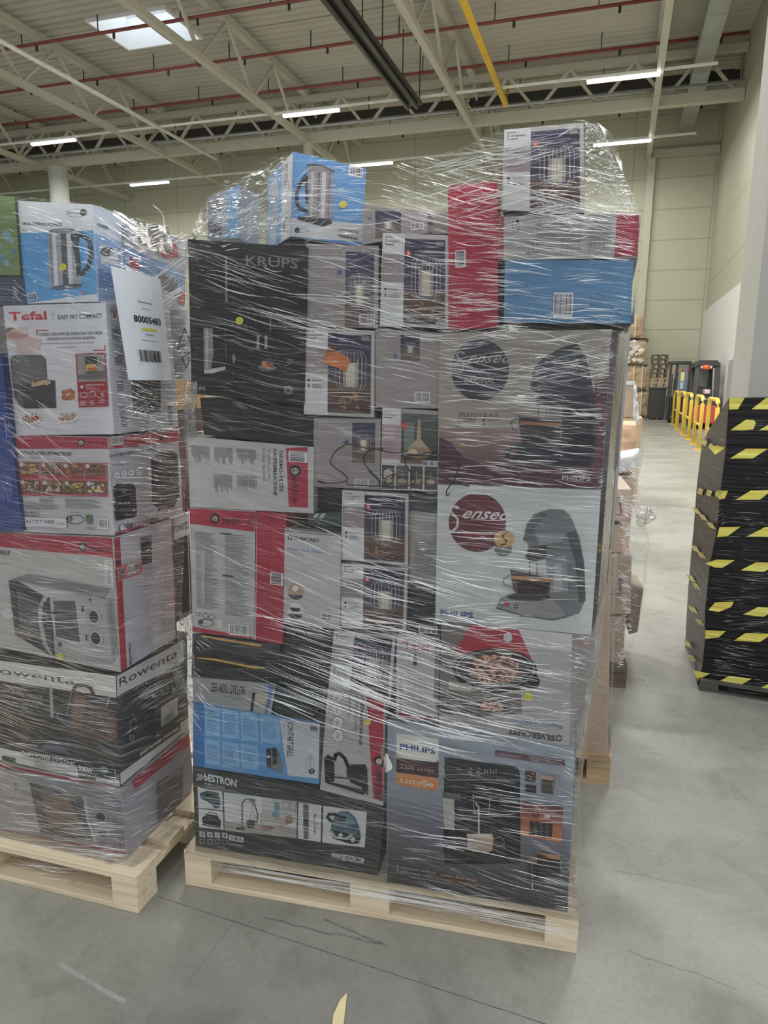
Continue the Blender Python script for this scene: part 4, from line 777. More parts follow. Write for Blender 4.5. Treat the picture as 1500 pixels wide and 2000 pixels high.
# --- raclette, switch on cartons
c = carton('raclette_grill_carton', 'white grey carton with two small round food pictures and blue raclette grill lettering',
           [(556, 1033), (666, 1046), (664, 1230), (554, 1217)], v=.004, depth=.3, cols=dict(front=(174, 174, 172), side=SIDEG, top=(176, 176, 174)))
f = c['F'].crop(*D3); f.ring(738, 250, 13, 14, 6, INK, 12); f.text('SILVERCREST', 762, 238, 942, 284, INK, bold=.05); f.text('Raclette-Grill Bambus', 720, 314, 972, 362, (92, 110, 158), bold=.01); f.lines(722, 352, 790, 362, 1, (120, 120, 120), fill=.4)
for cy, cc in ((628, (166, 140, 112)), (760, (196, 196, 194))):
    f.ell(776, cy, 56, 58, cc); f.poly([(722, cy + 18), (830, cy + 26), (810, cy + 50), (776, cy + 57), (740, cy + 48)], (66, 68, 68))
f.ell(772, 605, 22, 20, (206, 204, 200)); f.poly([(728, 738), (812, 742), (800, 768), (756, 766)], (60, 58, 60)); f.barcode(940, 782, 1030, 842, n=16); f.lines(722, 815, 800, 820, 1, (140, 140, 140)); f.stroke([(696, 200), (1086, 240)], 4, (60, 58, 56))
t = c['T'].st(); t.text('SILVERCREST', 15, 74, 45, 90, INK, bold=.04); done(c)

c = carton('coffee_machine_carton', 'grey carton with red top band and long printed columns, standing on the dark sack',
           [(370, 992), (499, 998), (497, 1249), (376, 1234)], v=.008, depth=.3, cols=dict(front=(170, 170, 168), side=(160, 50, 66), top=(186, 184, 182)))
f = c['F'].crop(*D3); f.poly([(30, 40), (494, 70), (492, 208), (36, 152)], (166, 52, 70)); f.poly([(55, 870), (490, 932), (490, 962), (58, 908)], (166, 52, 70)); flame(f, 215, 116, 32); f.text('switch on', 262, 98, 464, 164, (70, 54, 58), bold=.025)
f.lines(76, 210, 250, 755, 44, (112, 112, 112), fill=.35); f.lines(284, 225, 474, 800, 46, (112, 112, 112), fill=.35); f.rect(250, 215, 330, 228, (70, 70, 70)); f.rect(268, 505, 350, 520, (70, 70, 70))
f.text('CE', 80, 766, 120, 796, (80, 80, 80)); f.ring(150, 792, 20, 18, 4, (90, 90, 90), 14); f.ring(196, 798, 20, 18, 4, (90, 90, 90), 14); f.ring(154, 842, 54, 26, 4, (80, 80, 80), 20); f.ell(118, 834, 18, 16, (66, 66, 66)); f.rect(232, 812, 278, 872, (190, 190, 188)); f.barcode(320, 842, 462, 926, n=22)
f.poly([(120, 330), (150, 330), (150, 720), (120, 700)], (158, 158, 156)); done(c)
c = carton('coffee_machine_carton', 'tall red carton side with cut off barcode, left of the raclette grill carton',
           [(501, 999), (559, 1005), (552, 1259), (497, 1250)], v=.007, depth=.3, cols=dict(front=(164, 54, 70), side=(164, 54, 70), top=(176, 64, 80)))
f = c['F'].crop(*D3); f.barcode(598, 488, 692, 584, rot=90, n=12); f.stroke([(503, 74), (498, 960)], 5, (196, 190, 190)); f.stroke([(596, 80), (592, 985)], 2.5, (140, 44, 60)); done(c)
c = carton('coffee_machine_carton', 'grey and red thermal coffee machine carton lying on its side with sideways lettering',
           [(365, 852), (613, 873), (612, 1003), (371, 990)], v=.01, depth=.3, cols=dict(front=(176, 176, 174), side=(186, 184, 182), top=(60, 60, 60)))
f = c['F'].crop(*D1); f.poly([(2, 905), (18, 905), (34, 1390), (14, 1390)], (150, 52, 68)); f.poly([(710, 985), (860, 975), (872, 1440), (735, 1425)], (166, 54, 72)); f.barcode(728, 1004, 860, 1096, rot=90, n=16)
f.text('THERMO- FILTER', 662, 996, 692, 1316, (60, 58, 60), rot=90, bold=.035); f.text('KAFFEEMASCHINE', 620, 990, 652, 1340, (60, 58, 60), rot=90, bold=.035); f.text('THERMAL FILTER', 582, 990, 602, 1222, (110, 108, 108), rot=90); f.text('COFFEE MACHINE', 545, 986, 568, 1232, (110, 108, 108), rot=90)
flame_rot(f, 776, 1158, 42); f.text('switch on', 756, 1208, 806, 1400, (76, 56, 62), rot=90, bold=.025)
for x0, x1, y0, y1 in ((48, 182, 960, 1100), (206, 342, 975, 1110), (364, 504, 985, 1115), (206, 340, 1170, 1310), (370, 512, 1180, 1310)): f.lines(x0, y0, x1, y1, 17, (116, 114, 112), rot=90, fill=.4, rag=.5)
done(c)

# --- black ones on the left
c = carton('coffee_machine_carton', 'big black carton with faint silver lettering, upper left of the middle pallet',
           [(367, 467), (600, 483), (594, 789), (374, 769)], v=.006, depth=.3, cols=dict(front=(42, 41, 42), side=(44, 42, 42), top=(50, 48, 48)))
f = c['F'].crop(*A6); f.text('KRUPS', 410, 952, 758, 1042, (112, 112, 112), bold=.03); f.lines(425, 1075, 665, 1100, 1, (96, 96, 96)); f.rect(272, 960, 290, 1262, (120, 120, 120)); f.crop(*D1); f.lines(10, 10, 20, 20, 1, (54, 54, 54))
f.poly([(135, 145), (200, 150), (206, 340), (190, 430), (140, 440)], (124, 126, 128)); f.poly([(150, 150), (170, 150), (172, 430), (150, 432)], (156, 158, 160)); f.poly([(140, 440), (290, 418), (290, 440), (200, 465), (140, 465)], (176, 178, 178)); f.stroke([(285, 165), (298, 380)], 2.5, (120, 120, 120)); f.ell(350, 365, 12, 32, (112, 114, 118))
for x in (510, 566): f.rect(x, 205, x + 20, 300, (140, 142, 144))
f.stroke([(606, 60), (608, 175)], 6, (120, 120, 120)); f.ell(588, 432, 62, 26, (96, 92, 90)); f.blobs(545, 385, 632, 448, 16, [(176, 112, 78), (196, 134, 96), (150, 92, 66)], (13, 20), True); f.stroke([(640, 400), (680, 425), (740, 415), (755, 385)], 4, (130, 126, 124)); f.ell(735, 398, 16, 10, (80, 70, 66))
f.text('KRUPS', 40, 548, 150, 582, (150, 150, 150), bold=.03); f.ell(738, 595, 33, 33, (120, 120, 120)); f.ring(738, 595, 24, 24, 4, (56, 56, 56)); f.ell(738, 595, 12, 12, (54, 54, 54)); f.lines(560, 180, 830, 205, 1, (66, 66, 66)); dot(c, c['F'], 392, 99, 27); done(c)
c = carton('small_appliance_carton', 'plain dark grey carton sagging below the big black coffee machine carton', [(391, 777), (612, 800), (613, 872), (398, 849)], v=.02, depth=.3, cols=dict(front=(46, 46, 46), side=(44, 44, 44)))
c['F'].st().lines(10, 20, 90, 80, 4, (66, 66, 66), fill=.2); done(c)

# --- upper right
c = carton('coffee_machine_carton', 'tall plain red carton standing at the top centre right of the stack', [(875, 363), (971, 353), (973, 640), (877, 644)], v=.01, depth=.3, cols=dict(front=(168, 50, 68), side=(158, 46, 62), top=(170, 60, 76)))
f = c['F'].crop(*A7); f.barcode(414, 744, 470, 842, rot=90, n=14); f.stroke([(378, 520), (640, 500)], 2, (140, 40, 58)); f.stroke([(520, 585), (634, 420)], 2, (146, 44, 60)); f.stroke([(510, 610), (560, 700)], 2, (146, 44, 60)); done(c)
c = carton('coffee_machine_carton', 'long grey carton with small print and a red end under the topmost lamp carton', [(974, 423), (1249, 417), (1246, 503), (973, 509)], v=.008, depth=.4, skew=5, cols=dict(front=(158, 156, 152), side=(150, 46, 62), top=(170, 168, 164)))
f = c['F'].crop(*A7); f.poly([(645, 566), (680, 564), (676, 798), (640, 800)], (164, 48, 64)); f.poly([(1292, 546), (1416, 546), (1406, 788), (1276, 792)], (160, 50, 68)); f.lines(850, 600, 1100, 770, 46, (120, 118, 114), rot=90, fill=.4); f.lines(1130, 590, 1262, 760, 22, (126, 124, 120), rot=90, fill=.4); f.ring(742, 612, 19, 38, 3.5, (80, 78, 76)); f.ell(752, 592, 9, 12, (70, 68, 66)); f.text('CE', 800, 758, 826, 772, (80, 80, 80), rot=90)
for x, y in ((815, 720), (848, 708), (850, 745)): f.ring(x, y, 16, 18, 4, (96, 94, 92), 12)
done(c)
c = carton('appliance_carton', 'plain blue carton with one white barcode label, upper right edge of the stack', [(986, 508), (1238, 508), (1231, 632), (984, 630)], v=.008, depth=.4, skew=5, cols=dict(front=(88, 132, 170), side=(70, 104, 134), top=(80, 120, 156), bottom=(60, 60, 62)))
f = c['F'].crop(*A7); f.stroke([(770, 905), (880, 1020)], 3, (66, 100, 134)); f.stroke([(1190, 980), (1330, 1130)], 3, (60, 92, 126)); f.stroke([(690, 1000), (800, 985)], 2.5, (70, 106, 140)); f.stroke([(895, 905), (990, 1000)], 2, (74, 110, 146)); f.rect(1110, 870, 1290, 882, (96, 136, 172))
kid(c, c['F'], 'barcode_label', lambda g: (g.crop(*A7), g.barcode(945, 978, 1055, 1120, n=18)), 'white barcode label'); done(c)

# --- the turned kettle cartons on top
c = carton('kettle_carton', 'upside down blue and white kettle carton, corner forward, on top of the middle stack',
           [(573, 296), (715, 330), (708, 481), (568, 462)], v=.0, udir=(3, 36), depth=.25, side=None, cols=dict(front=(96, 146, 196), side=(120, 156, 196), left=(140, 160, 186), top=(180, 180, 182), bottom=(120, 120, 124)))
f = c['F'].crop(*A6)
f.poly([(712, 700), (1188, 758), (1186, 886), (710, 824)], (190, 190, 192))
f.poly([(818, 352), (905, 345), (992, 385), (990, 560), (985, 745), (925, 768), (815, 735), (822, 520)], (136, 132, 134))
for x, w, cc in ((835, 26, (176, 172, 174)), (880, 22, (92, 88, 92)), (905, 40, (184, 182, 184)), (955, 14, (104, 100, 104))): f.rect(x, 395, x + w, 740, cc)
f.stroke([(818, 352), (860, 348), (930, 360), (992, 395)], 14, (96, 92, 96)); f.poly([(800, 420), (822, 410), (825, 620), (806, 600)], (60, 58, 62)); f.stroke([(808, 425), (770, 480), (748, 540), (748, 600), (765, 640), (815, 660)], 24, (58, 56, 60)); f.poly([(815, 735), (925, 768), (980, 750), (975, 720), (760, 690), (750, 712)], (72, 70, 74))
f.text('WASSER-', 1018, 826, 1158, 870, INK, rot=180, bold=.045); f.text('KOCHER', 1020, 784, 1160, 824, INK, rot=180, bold=.045); f.text('KETTLE', 1104, 766, 1166, 780, (110, 110, 112), rot=180); f.barcode(1092, 352, 1188, 440, n=16); f.lines(1000, 700, 1168, 745, 3, (170, 190, 214), fill=.5)
f.ring(790, 790, 38, 14, 2.5, (110, 110, 112)); f.ell(750, 785, 17, 18, (52, 52, 56)); dot(c, f, 1052, 622, 25)
L = c['L'].st(); L.rect(62, 0, 100, 100, (186, 186, 190)); L.grad(0, 0, 62, 100, (96, 146, 192), (104, 150, 194), 3); L.text('WASSER-', 76, 6, 82, 34, INK, rot=90, bold=.04); L.text('KOCHER', 68, 6, 74, 34, INK, rot=90, bold=.04); L.rect(8, 12, 44, 96, (166, 178, 192)); L.lines(12, 20, 40, 90, 8, (120, 128, 140), rot=90); L.ell(74, 82, 2.5, 7, (60, 60, 62)); L.text('KETTLE', 84, 30, 88, 46, (110, 110, 112), rot=90); done(c)
c = carton('kettle_carton', 'grey and blue carton behind film crumples at the far top left of the middle stack',
           [(405, 388), (466, 360), (466, 466), (405, 466)], v=.2, depth=.15, cols=dict(front=(128, 138, 150), side=(110, 120, 134), top=(150, 150, 152)))
f = c['F'].st(); f.rect(60, 0, 100, 100, (96, 140, 184)); f.rect(4, 12, 40, 40, (84, 84, 88)); f.rect(4, 60, 46, 96, (70, 70, 76)); done(c)

# --- soft dark packs squeezed between the cartons
def sack(name, label, pts, v, depth, rgb, cat='sack', bulge=.012, rough=.35, extra=None, seed=0):
    """a soft pack: its outline as seen, filled out with a puckered front"""
    mb = MB(); n = 12; q = [MAIN.P(x, y, v) for x, y in pts]; base = (q[2] + q[3]) / 2
    def Pf(i, j, back):
        s, t = i / n, j / n
        p = q[0] * ((1 - s) * (1 - t)) + q[1] * (s * (1 - t)) + q[2] * (s * t) + q[3] * ((1 - s) * t)
        e = (1 - (2 * s - 1) ** 6) * (1 - (2 * t - 1) ** 6)
        d = noise.noise(p * 14 + V(seed, 0, 0)) * .5 + noise.noise(p * V(1, 1, 4).x * 30) * .25
        return (p + MAIN.v * depth) if back else p - MAIN.v * (bulge * e * (1 + d))
    for back in (0, 1):
        for i in range(n):
            for j in range(n):
                f = [Pf(i, j, back), Pf(i, j + 1, back), Pf(i + 1, j + 1, back), Pf(i + 1, j, back)]
                mb.face(f if not back else f[::-1])
    ring = [(i, 0) for i in range(n)] + [(n, j) for j in range(n)] + [(n - i, n) for i in range(n)] + [(0, n - j) for j in range(n)]
    for a, b in zip(ring, ring[1:] + ring[:1]): mb.face([Pf(*a, 0), Pf(*b, 0), Pf(*b, 1), Pf(*a, 1)])
    o = mb.build(name, plain(name + '_skin', rgb, rough=rough, var=.25, scale=14, bump=.6), smooth=True, inv=Matrix.Translation(-base)); o.location = base
    tag(o, label, cat); 
    if extra:
        for nm, fn, rgb2 in extra:
            m2 = MB(); fn(m2); m2.build(nm, plain(nm + '_skin', rgb2, rough=.4), parent=o, inv=Matrix.Translation(-base))
    return o
def piping(pts):
    def fn(m): m.tube([MAIN.P(D3[0] + x / D3[2], D3[1] + y / D3[2], -.004) for x, y in pts], [.002, .0035, .003, .0035, .002][:len(pts)], 6)
    return fn
sack('sports_bag', 'soft black bag with two yellow piping lines under the grey and red carton', [(376, 1238), (548, 1258), (545, 1336), (374, 1322)], .018, .3, (40, 39, 38), 'bag', .012,
     extra=[('piping', piping([(130, 935), (250, 960), (370, 978), (480, 996), (540, 1004)]), (196, 152, 74)), ('piping', piping([(90, 1090), (210, 1100), (330, 1125), (480, 1155), (560, 1160)]), (196, 152, 74))], seed=3)
sack('tool_case', 'dark green black pack between the black bag and the lowest lamp carton', [(556, 1224), (652, 1231), (641, 1350), (541, 1336)], .022, .3, (40, 48, 44), 'case', .01, seed=9)
sack('tool_case', 'small dark green case on top of the blue and white grill carton', [(541, 1340), (634, 1352), (612, 1408), (532, 1396)], .02, .26, (38, 46, 42), 'case', .006, seed=5)
c = carton('appliance_carton', 'small dark green carton with white marks on top of the raclette carton', [(603, 1003), (668, 1000), (666, 1028), (601, 1022)], v=.01, depth=.25, cols=dict(front=(66, 78, 74), side=(56, 66, 62), top=(70, 84, 80)))
f = c['F'].st(); f.poly([(20, 5), (34, 5), (26, 40), (14, 40)], (170, 178, 174)); f.poly([(40, 5), (52, 5), (44, 45), (32, 45)], (170, 178, 174)); done(c)
c = carton('appliance_carton', 'dark recessed block between the thermal coffee machine carton and the lamp cartons', [(613, 952), (668, 958), (668, 998), (613, 992)], v=.05, depth=.25, cols=dict(front=(58, 60, 62), side=(56, 56, 58))); done(c)  # recessed dark block that fills the space between the cartons
c = carton('appliance_carton', 'dark upright filler strip for the shaded gap between the red and the blue carton', [(973, 505), (986, 508), (985, 640), (974, 640)], v=.06, depth=.25, cols=dict(front=(76, 72, 74), side=(70, 66, 68))); done(c)  # dark filler set back to stand in for the shade of the gap
c = carton('appliance_carton', 'grey carton half hidden behind the tall red carton at the top', [(835, 418), (876, 412), (876, 456), (835, 458)], v=.09, depth=.25, cols=dict(front=(150, 152, 148), side=(120, 120, 118))); done(c)
# ================================================================ cartons of the left pallet (its corner faces the camera)
def lc(name, label, fr, side, **kw):
    kw.setdefault('v', .06); kw.setdefault('depth', .6)
    return carton(name, label, fr, frame=LEFT, side=side, **kw)
BLUE2 = (84, 146, 196)
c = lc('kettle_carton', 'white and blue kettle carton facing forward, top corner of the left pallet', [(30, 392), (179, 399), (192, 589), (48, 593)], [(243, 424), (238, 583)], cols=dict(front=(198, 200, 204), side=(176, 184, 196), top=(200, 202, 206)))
f = c['F'].crop(*A3); f.poly([(132, 322), (696, 318), (722, 822), (180, 836)], BLUE2)
f.text('WASSERKOCHER', 162, 240, 460, 278, (66, 66, 70), bold=.045); f.lines(164, 294, 220, 306, 1, (140, 140, 144)); f.ring(562, 178, 74, 32, 3, (120, 120, 124), 22); f.text('SWITCH', 496, 168, 590, 190, (110, 110, 114)); f.ell(612, 174, 24, 27, (70, 68, 72)); f.text('ON', 598, 162, 628, 184, (190, 190, 192))
f.poly([(356, 325), (380, 305), (450, 297), (530, 305), (556, 325), (580, 560), (604, 720), (560, 752), (440, 760), (380, 742), (362, 640)], (150, 150, 156))
for x0, x1, cc in ((362, 372, (110, 110, 114)), (385, 410, (196, 198, 202)), (446, 486, (84, 84, 88)), (490, 520, (190, 190, 196))): f.poly([(x0, 335), (x1, 335), (x1 + 22, 735), (x0 + 22, 730)], cc)
f.ell(455, 312, 98, 15, (96, 96, 100)); f.ell(452, 312, 80, 9, (140, 140, 146)); f.stroke([(545, 360), (600, 350), (650, 390), (668, 450), (672, 540), (650, 610), (600, 660)], 34, (70, 76, 78)); f.poly([(520, 345), (590, 350), (580, 420), (600, 620), (570, 690), (560, 560)], (66, 72, 74)); f.ell(492, 745, 118, 18, (90, 92, 98))
f.poly([(204, 765), (270, 756), (284, 815), (218, 822)], (170, 176, 182)); f.text('GS', 212, 772, 274, 812, (52, 54, 56), bold=.06); f.blobs(190, 540, 280, 700, 5, [(130, 170, 200), (170, 200, 215)], (8, 14)); f.lines(160, 350, 300, 390, 4, (130, 170, 204), fill=.35); f.ell(611, 802, 10, 9, (200, 116, 84))
dot(c, f, 472, 594, 27)
s = c['S'].crop(*A3); s.poly([(690, 320), (905, 392), (870, 800), (724, 815)], (120, 150, 190)); s.poly([(730, 400), (860, 440), (856, 560), (740, 545)], (180, 184, 190)); s.text('WASSER-', 708, 255, 800, 288, (74, 74, 78), bold=.04); s.ell(785, 455, 52, 34, (84, 86, 92)); s.poly([(720, 570), (800, 600), (850, 720), (724, 720)], (90, 116, 170)); done(c)
c = lc('kettle_carton', 'kettle carton with red and blue patches behind the corner kettle carton', [(205, 436), (246, 430), (242, 590), (205, 590)], [(365, 458), (362, 600)], v=.18, depth=.5, cols=dict(front=(150, 154, 160), side=(150, 152, 158), top=(176, 178, 182)))
s = c['S'].st(); s.poly([(30, 10), (80, 8), (86, 26), (60, 32)], (166, 54, 68)); s.poly([(0, 30), (60, 38), (95, 45), (95, 75), (0, 62)], (112, 144, 184)); s.poly([(50, 50), (85, 56), (84, 80), (52, 72)], (96, 98, 100)); s.poly([(6, 42), (24, 48), (20, 60), (6, 56)], (150, 70, 84)); s.ell(48, 22, 4, 6, (80, 50, 56)); s.rect(88, 72, 100, 90, (160, 80, 76)); done(c)
c = lc('appliance_carton', 'green carton at the top left edge of the photo', [(-60, 378), (28, 384), (40, 538), (-60, 536)], [(40, 400), (50, 540)], v=.05, depth=.06, cols=dict(front=(112, 132, 84), side=(70, 80, 60), top=(150, 160, 140)))
f = c['F'].st(); f.blobs(50, 40, 95, 90, 10, [(96, 132, 156), (84, 118, 150), (120, 150, 160)], (4, 9)); done(c)
c = lc('appliance_carton', 'dark navy carton under the green one at the left edge', [(-60, 538), (46, 540), (52, 596), (-60, 596)], [(50, 545), (54, 590)], v=.058, depth=.1, cols=dict(front=(70, 74, 92), side=(60, 62, 76)))
c['F'].st().lines(50, 20, 95, 90, 6, (96, 96, 120), fill=.3); done(c)
c = lc('appliance_carton', 'narrow dark grey carton edge left of the white air fryer carton', [(-60, 598), (8, 598), (34, 850), (-60, 850)], [(14, 600), (36, 850)], v=.062, depth=.2, cols=dict(front=(116, 110, 108), side=(100, 94, 92))); done(c)
c = lc('appliance_carton', 'deep blue carton at the left edge beside the two air fryer cartons', [(-60, 690), (2, 690), (44, 1036), (-60, 1042)], [(6, 692), (50, 1030)], v=.04, depth=.02, cols=dict(front=(52, 66, 132), side=(44, 56, 112)))
c['F'].st().stroke([(70, 35), (90, 36), (90, 46)], 1.5, (150, 156, 190)); c['F'].lines(62, 68, 90, 84, 9, (110, 118, 168), rot=90); done(c)

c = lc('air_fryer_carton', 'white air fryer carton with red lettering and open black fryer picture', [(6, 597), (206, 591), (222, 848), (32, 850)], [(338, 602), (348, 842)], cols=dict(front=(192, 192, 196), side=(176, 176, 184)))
f = c['F'].crop(*A3); f.text('Tefal', 62, 892, 344, 962, (184, 46, 56), bold=.05); f.stroke([(386, 895), (388, 960)], 2, (130, 130, 130)); f.text('EASY FRY COMPACT', 424, 912, 750, 954, (76, 74, 76), bold=.03)
f.poly([(36, 1014), (205, 1012), (210, 1080), (300, 1100), (300, 1205), (125, 1210), (110, 1110), (40, 1100)], (186, 166, 160)); f.poly([(40, 1045), (140, 1050), (205, 1065), (200, 1085), (120, 1100), (45, 1085)], (172, 130, 118)); f.poly([(36, 1014), (110, 1014), (70, 1040), (38, 1045)], (110, 90, 86))
f.stroke([(272, 1068), (272, 1034), (356, 1034)], 8, (184, 52, 60)); f.stroke([(690, 1188), (776, 1188), (774, 1152)], 8, (184, 52, 60))
f.text('SCHNELLE UND EINFACHE ZUBEREITUNG VON VIELEN', 285, 1046, 750, 1076, (90, 86, 88), bold=.02); f.text('GESUNDEN UND KNUSPRIGEN REZEPTEN', 344, 1084, 698, 1108, (90, 86, 88), bold=.02); f.lines(300, 1120, 750, 1140, 1, (150, 148, 150), fill=.5); f.lines(420, 1154, 636, 1170, 1, (150, 148, 150), fill=.5)
f.poly([(78, 1230), (110, 1214), (310, 1216), (340, 1250), (352, 1400), (410, 1405), (420, 1612), (180, 1608), (110, 1540)], (84, 80, 84)); f.poly([(160, 1440), (405, 1408), (418, 1612), (180, 1606)], (62, 58, 62)); f.poly([(90, 1245), (325, 1228), (340, 1395), (100, 1430)], (98, 94, 98)); f.poly([(228, 1448), (280, 1410), (340, 1398), (380, 1412), (376, 1430), (240, 1450)], (184, 150, 120)); f.blobs(235, 1405, 380, 1445, 20, [(196, 164, 136), (166, 128, 100)], (8, 14)); f.rect(195, 1450, 215, 1520, (48, 46, 48)); f.stroke([(78, 1240), (95, 1500), (150, 1590)], 6, (150, 148, 152))
for cx, cy, rx, ry in ((512, 1545, 62, 32), (226, 1690, 84, 44), (500, 1690, 84, 36)):
    f.ell(cx, cy, rx, ry, (200, 198, 196)); f.blobs(cx - rx * .8, cy - ry * 1.1, cx + rx * .8, cy + ry * .5, 40, [(166, 110, 78), (146, 96, 66), (190, 140, 100), (120, 110, 70)], (7, 13), True)
f.ell(268, 1682, 28, 18, (160, 64, 50)); f.blobs(460, 1468, 560, 1560, 18, [(176, 104, 66), (160, 90, 60)], (14, 22), True)
f.poly([(560, 1212), (782, 1208), (812, 1612), (590, 1612)], (150, 40, 50)); f.poly([(572, 1222), (774, 1218), (790, 1420), (584, 1422)], (140, 132, 130)); f.poly([(630, 1232), (720, 1228), (724, 1355), (640, 1358)], (56, 54, 58)); f.poly([(640, 1294), (718, 1290), (722, 1340), (642, 1345)], (204, 160, 84)); f.blobs(645, 1310, 718, 1342, 14, [(180, 80, 60), (200, 120, 60)], (8, 12)); f.poly([(576, 1370), (784, 1340), (788, 1400), (580, 1408)], (96, 92, 92)); f.rect(735, 1262, 756, 1284, (80, 78, 80))
f.text('WENIG BIS KEIN ÖL', 640, 1438, 780, 1454, (214, 190, 190), bold=.02); f.ell(612, 1460, 9, 12, (214, 190, 190)); f.ring(628, 1520, 26, 18, 4, (206, 180, 180), 14); f.ring(692, 1515, 24, 20, 4, (206, 180, 180), 14); f.text('3L', 754, 1508, 782, 1538, (214, 196, 196), bold=.03); f.lines(600, 1560, 660, 1600, 3, (190, 150, 150)); f.lines(668, 1560, 726, 1600, 3, (190, 150, 150)); f.lines(738, 1560, 800, 1590, 2, (190, 150, 150)); f.lines(592, 1624, 760, 1634, 1, (140, 138, 140))
s = c['S'].crop(*A3); s.text('Tefal', 806, 885, 1000, 962, (176, 46, 58), bold=.05); s.rect(965, 1400, 1180, 1640, (84, 80, 90)); s.poly([(975, 1400), (1178, 1398), (1176, 1580), (1120, 1618), (1040, 1612), (985, 1560)], (66, 64, 72)); s.lines(985, 1425, 1170, 1440, 1, (100, 98, 106))
for x, y, w, h in ((818, 1020, 60, 80), (840, 1210, 64, 80), (855, 1400, 54, 80), (870, 1580, 58, 80), (880, 1655, 60, 90), (1228, 1580, 40, 150)): s.lines(x, y, x + w, y + h, 7, (96, 94, 100), fill=.5)
done(c)

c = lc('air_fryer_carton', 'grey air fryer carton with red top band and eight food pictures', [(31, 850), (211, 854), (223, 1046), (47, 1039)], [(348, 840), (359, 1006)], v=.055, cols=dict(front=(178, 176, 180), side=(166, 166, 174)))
f = c['F'].crop(*A4); f.poly([(115, 112), (792, 125), (800, 215), (122, 212)], (160, 48, 66)); flame(f, 594, 168, 27); f.text('switch on', 628, 148, 770, 184, (84, 44, 54), bold=.02); f.poly([(115, 250), (128, 250), (142, 520), (130, 520)], (160, 60, 76))
f.text('DIGITALE HEISSLUFTFRITTEUSE', 128, 228, 524, 264, (72, 70, 74), bold=.045); f.text('DIGITAL AIR FRYER', 134, 266, 300, 284, (140, 138, 142)); f.poly([(138, 305), (790, 320), (795, 575), (160, 552)], (168, 92, 96))
for j in range(2):
    for i in range(4):
        x0 = 142 + i * 162 + j * 10; x1 = min(x0 + 148, 786); y0 = 310 + i * 5 + j * 130; y1 = y0 + 92
        f.poly([(x0, y0), (x1, y0 + 4), (x1, y1 + 4), (x0, y1)], ((110, 84, 68), (92, 76, 66))[j]); f.blobs(x0 + 10, y0 + 8, x1 - 8, y1 - 4, 34, [((176, 130, 78), (130, 84, 56), (190, 150, 100)), ((120, 66, 46), (160, 96, 60), (84, 70, 50)), ((150, 72, 50), (176, 110, 76), (110, 66, 50)), ((110, 70, 52), (150, 100, 70), (80, 60, 50)), ((160, 116, 84), (130, 84, 62), (180, 150, 120)), ((150, 150, 110), (190, 180, 160), (170, 110, 76)), ((190, 160, 80), (120, 130, 70), (170, 90, 60)), ((196, 176, 150), (210, 160, 70), (100, 80, 70))][i + 4 * j], (8, 15)); f.poly([(x0, y1), (x1, y1 + 4), (x1, y1 + 26), (x0, y1 + 20)], (160, 52, 66)); f.ell(x0 + 18, y0 + 18, 15, 16, (196, 184, 180))
f.rect(178, 566, 298, 600, (190, 190, 194)); f.ring(318, 585, 11, 13, 4, (90, 90, 90), 10); f.ring(380, 588, 14, 14, 5, (60, 60, 60), 8); f.stroke([(340, 580), (340, 602)], 6, (80, 80, 80)); f.stroke([(354, 580), (354, 602)], 6, (80, 80, 80))
f.lines(180, 606, 455, 668, 6, (120, 118, 122)); f.lines(478, 580, 760, 668, 8, (120, 118, 122)); f.text('CE', 180, 672, 220, 704, (80, 80, 84)); f.ell(244, 688, 17, 18, (110, 108, 112)); f.stroke([(264, 676), (294, 676), (290, 705), (270, 705)], 5, (90, 90, 92), True); f.lines(520, 678, 612, 690, 1, (100, 100, 104))
f.rect(188, 712, 496, 800, (200, 200, 204)); f.text('467257-2407', 196, 728, 410, 768, (60, 60, 64), bold=.03); f.text('10G', 428, 752, 480, 778, (80, 80, 84)); f.lines(240, 780, 460, 796, 1, (120, 120, 124), fill=.25); f.ring(560, 738, 64, 32, 5, (50, 50, 52), 24); f.ell(512, 730, 20, 22, (50, 50, 52)); f.text('3', 504, 714, 522, 746, (200, 200, 200), bold=.04); f.rect(636, 704, 684, 772, (84, 112, 76)); f.text('10G', 636, 792, 700, 820, (90, 90, 92)); f.barcode(722, 735, 800, 815, n=16)
s = c['S'].crop(*A4); s.poly([(796, 125), (1304, 76), (1306, 160), (806, 215)], (164, 52, 70)); s.barcode(805, 118, 905, 190, n=16); s.ell(1178, 128, 15, 24, (70, 50, 54)); s.text('DIGITALE HEISSLUFTFRITTEUSE', 812, 212, 1150, 262, (78, 76, 80), bold=.04); s.lines(812, 268, 985, 284, 1, (140, 138, 142)); s.lines(820, 300, 1060, 330, 2, (110, 108, 114))
s.poly([(1104, 300), (1160, 240), (1260, 230), (1300, 250), (1312, 560), (1270, 640), (1150, 650), (1114, 600)], (62, 56, 60)); s.stroke([(1104, 300), (1160, 240), (1262, 230)], 6, (100, 96, 100)); s.lines(1140, 420, 1220, 440, 1, (110, 106, 110)); s.ell(1164, 660, 10, 10, (50, 48, 50))
for k in range(4): s.ell(855 + k * 52, 405 - k * 9, 26, 34, (194, 194, 200)); s.ring(855 + k * 52, 405 - k * 9, 26, 34, 3, (110, 110, 114), 16); s.lines(842 + k * 52, 398 - k * 9, 868 + k * 52, 412 - k * 9, 2, (90, 90, 94))
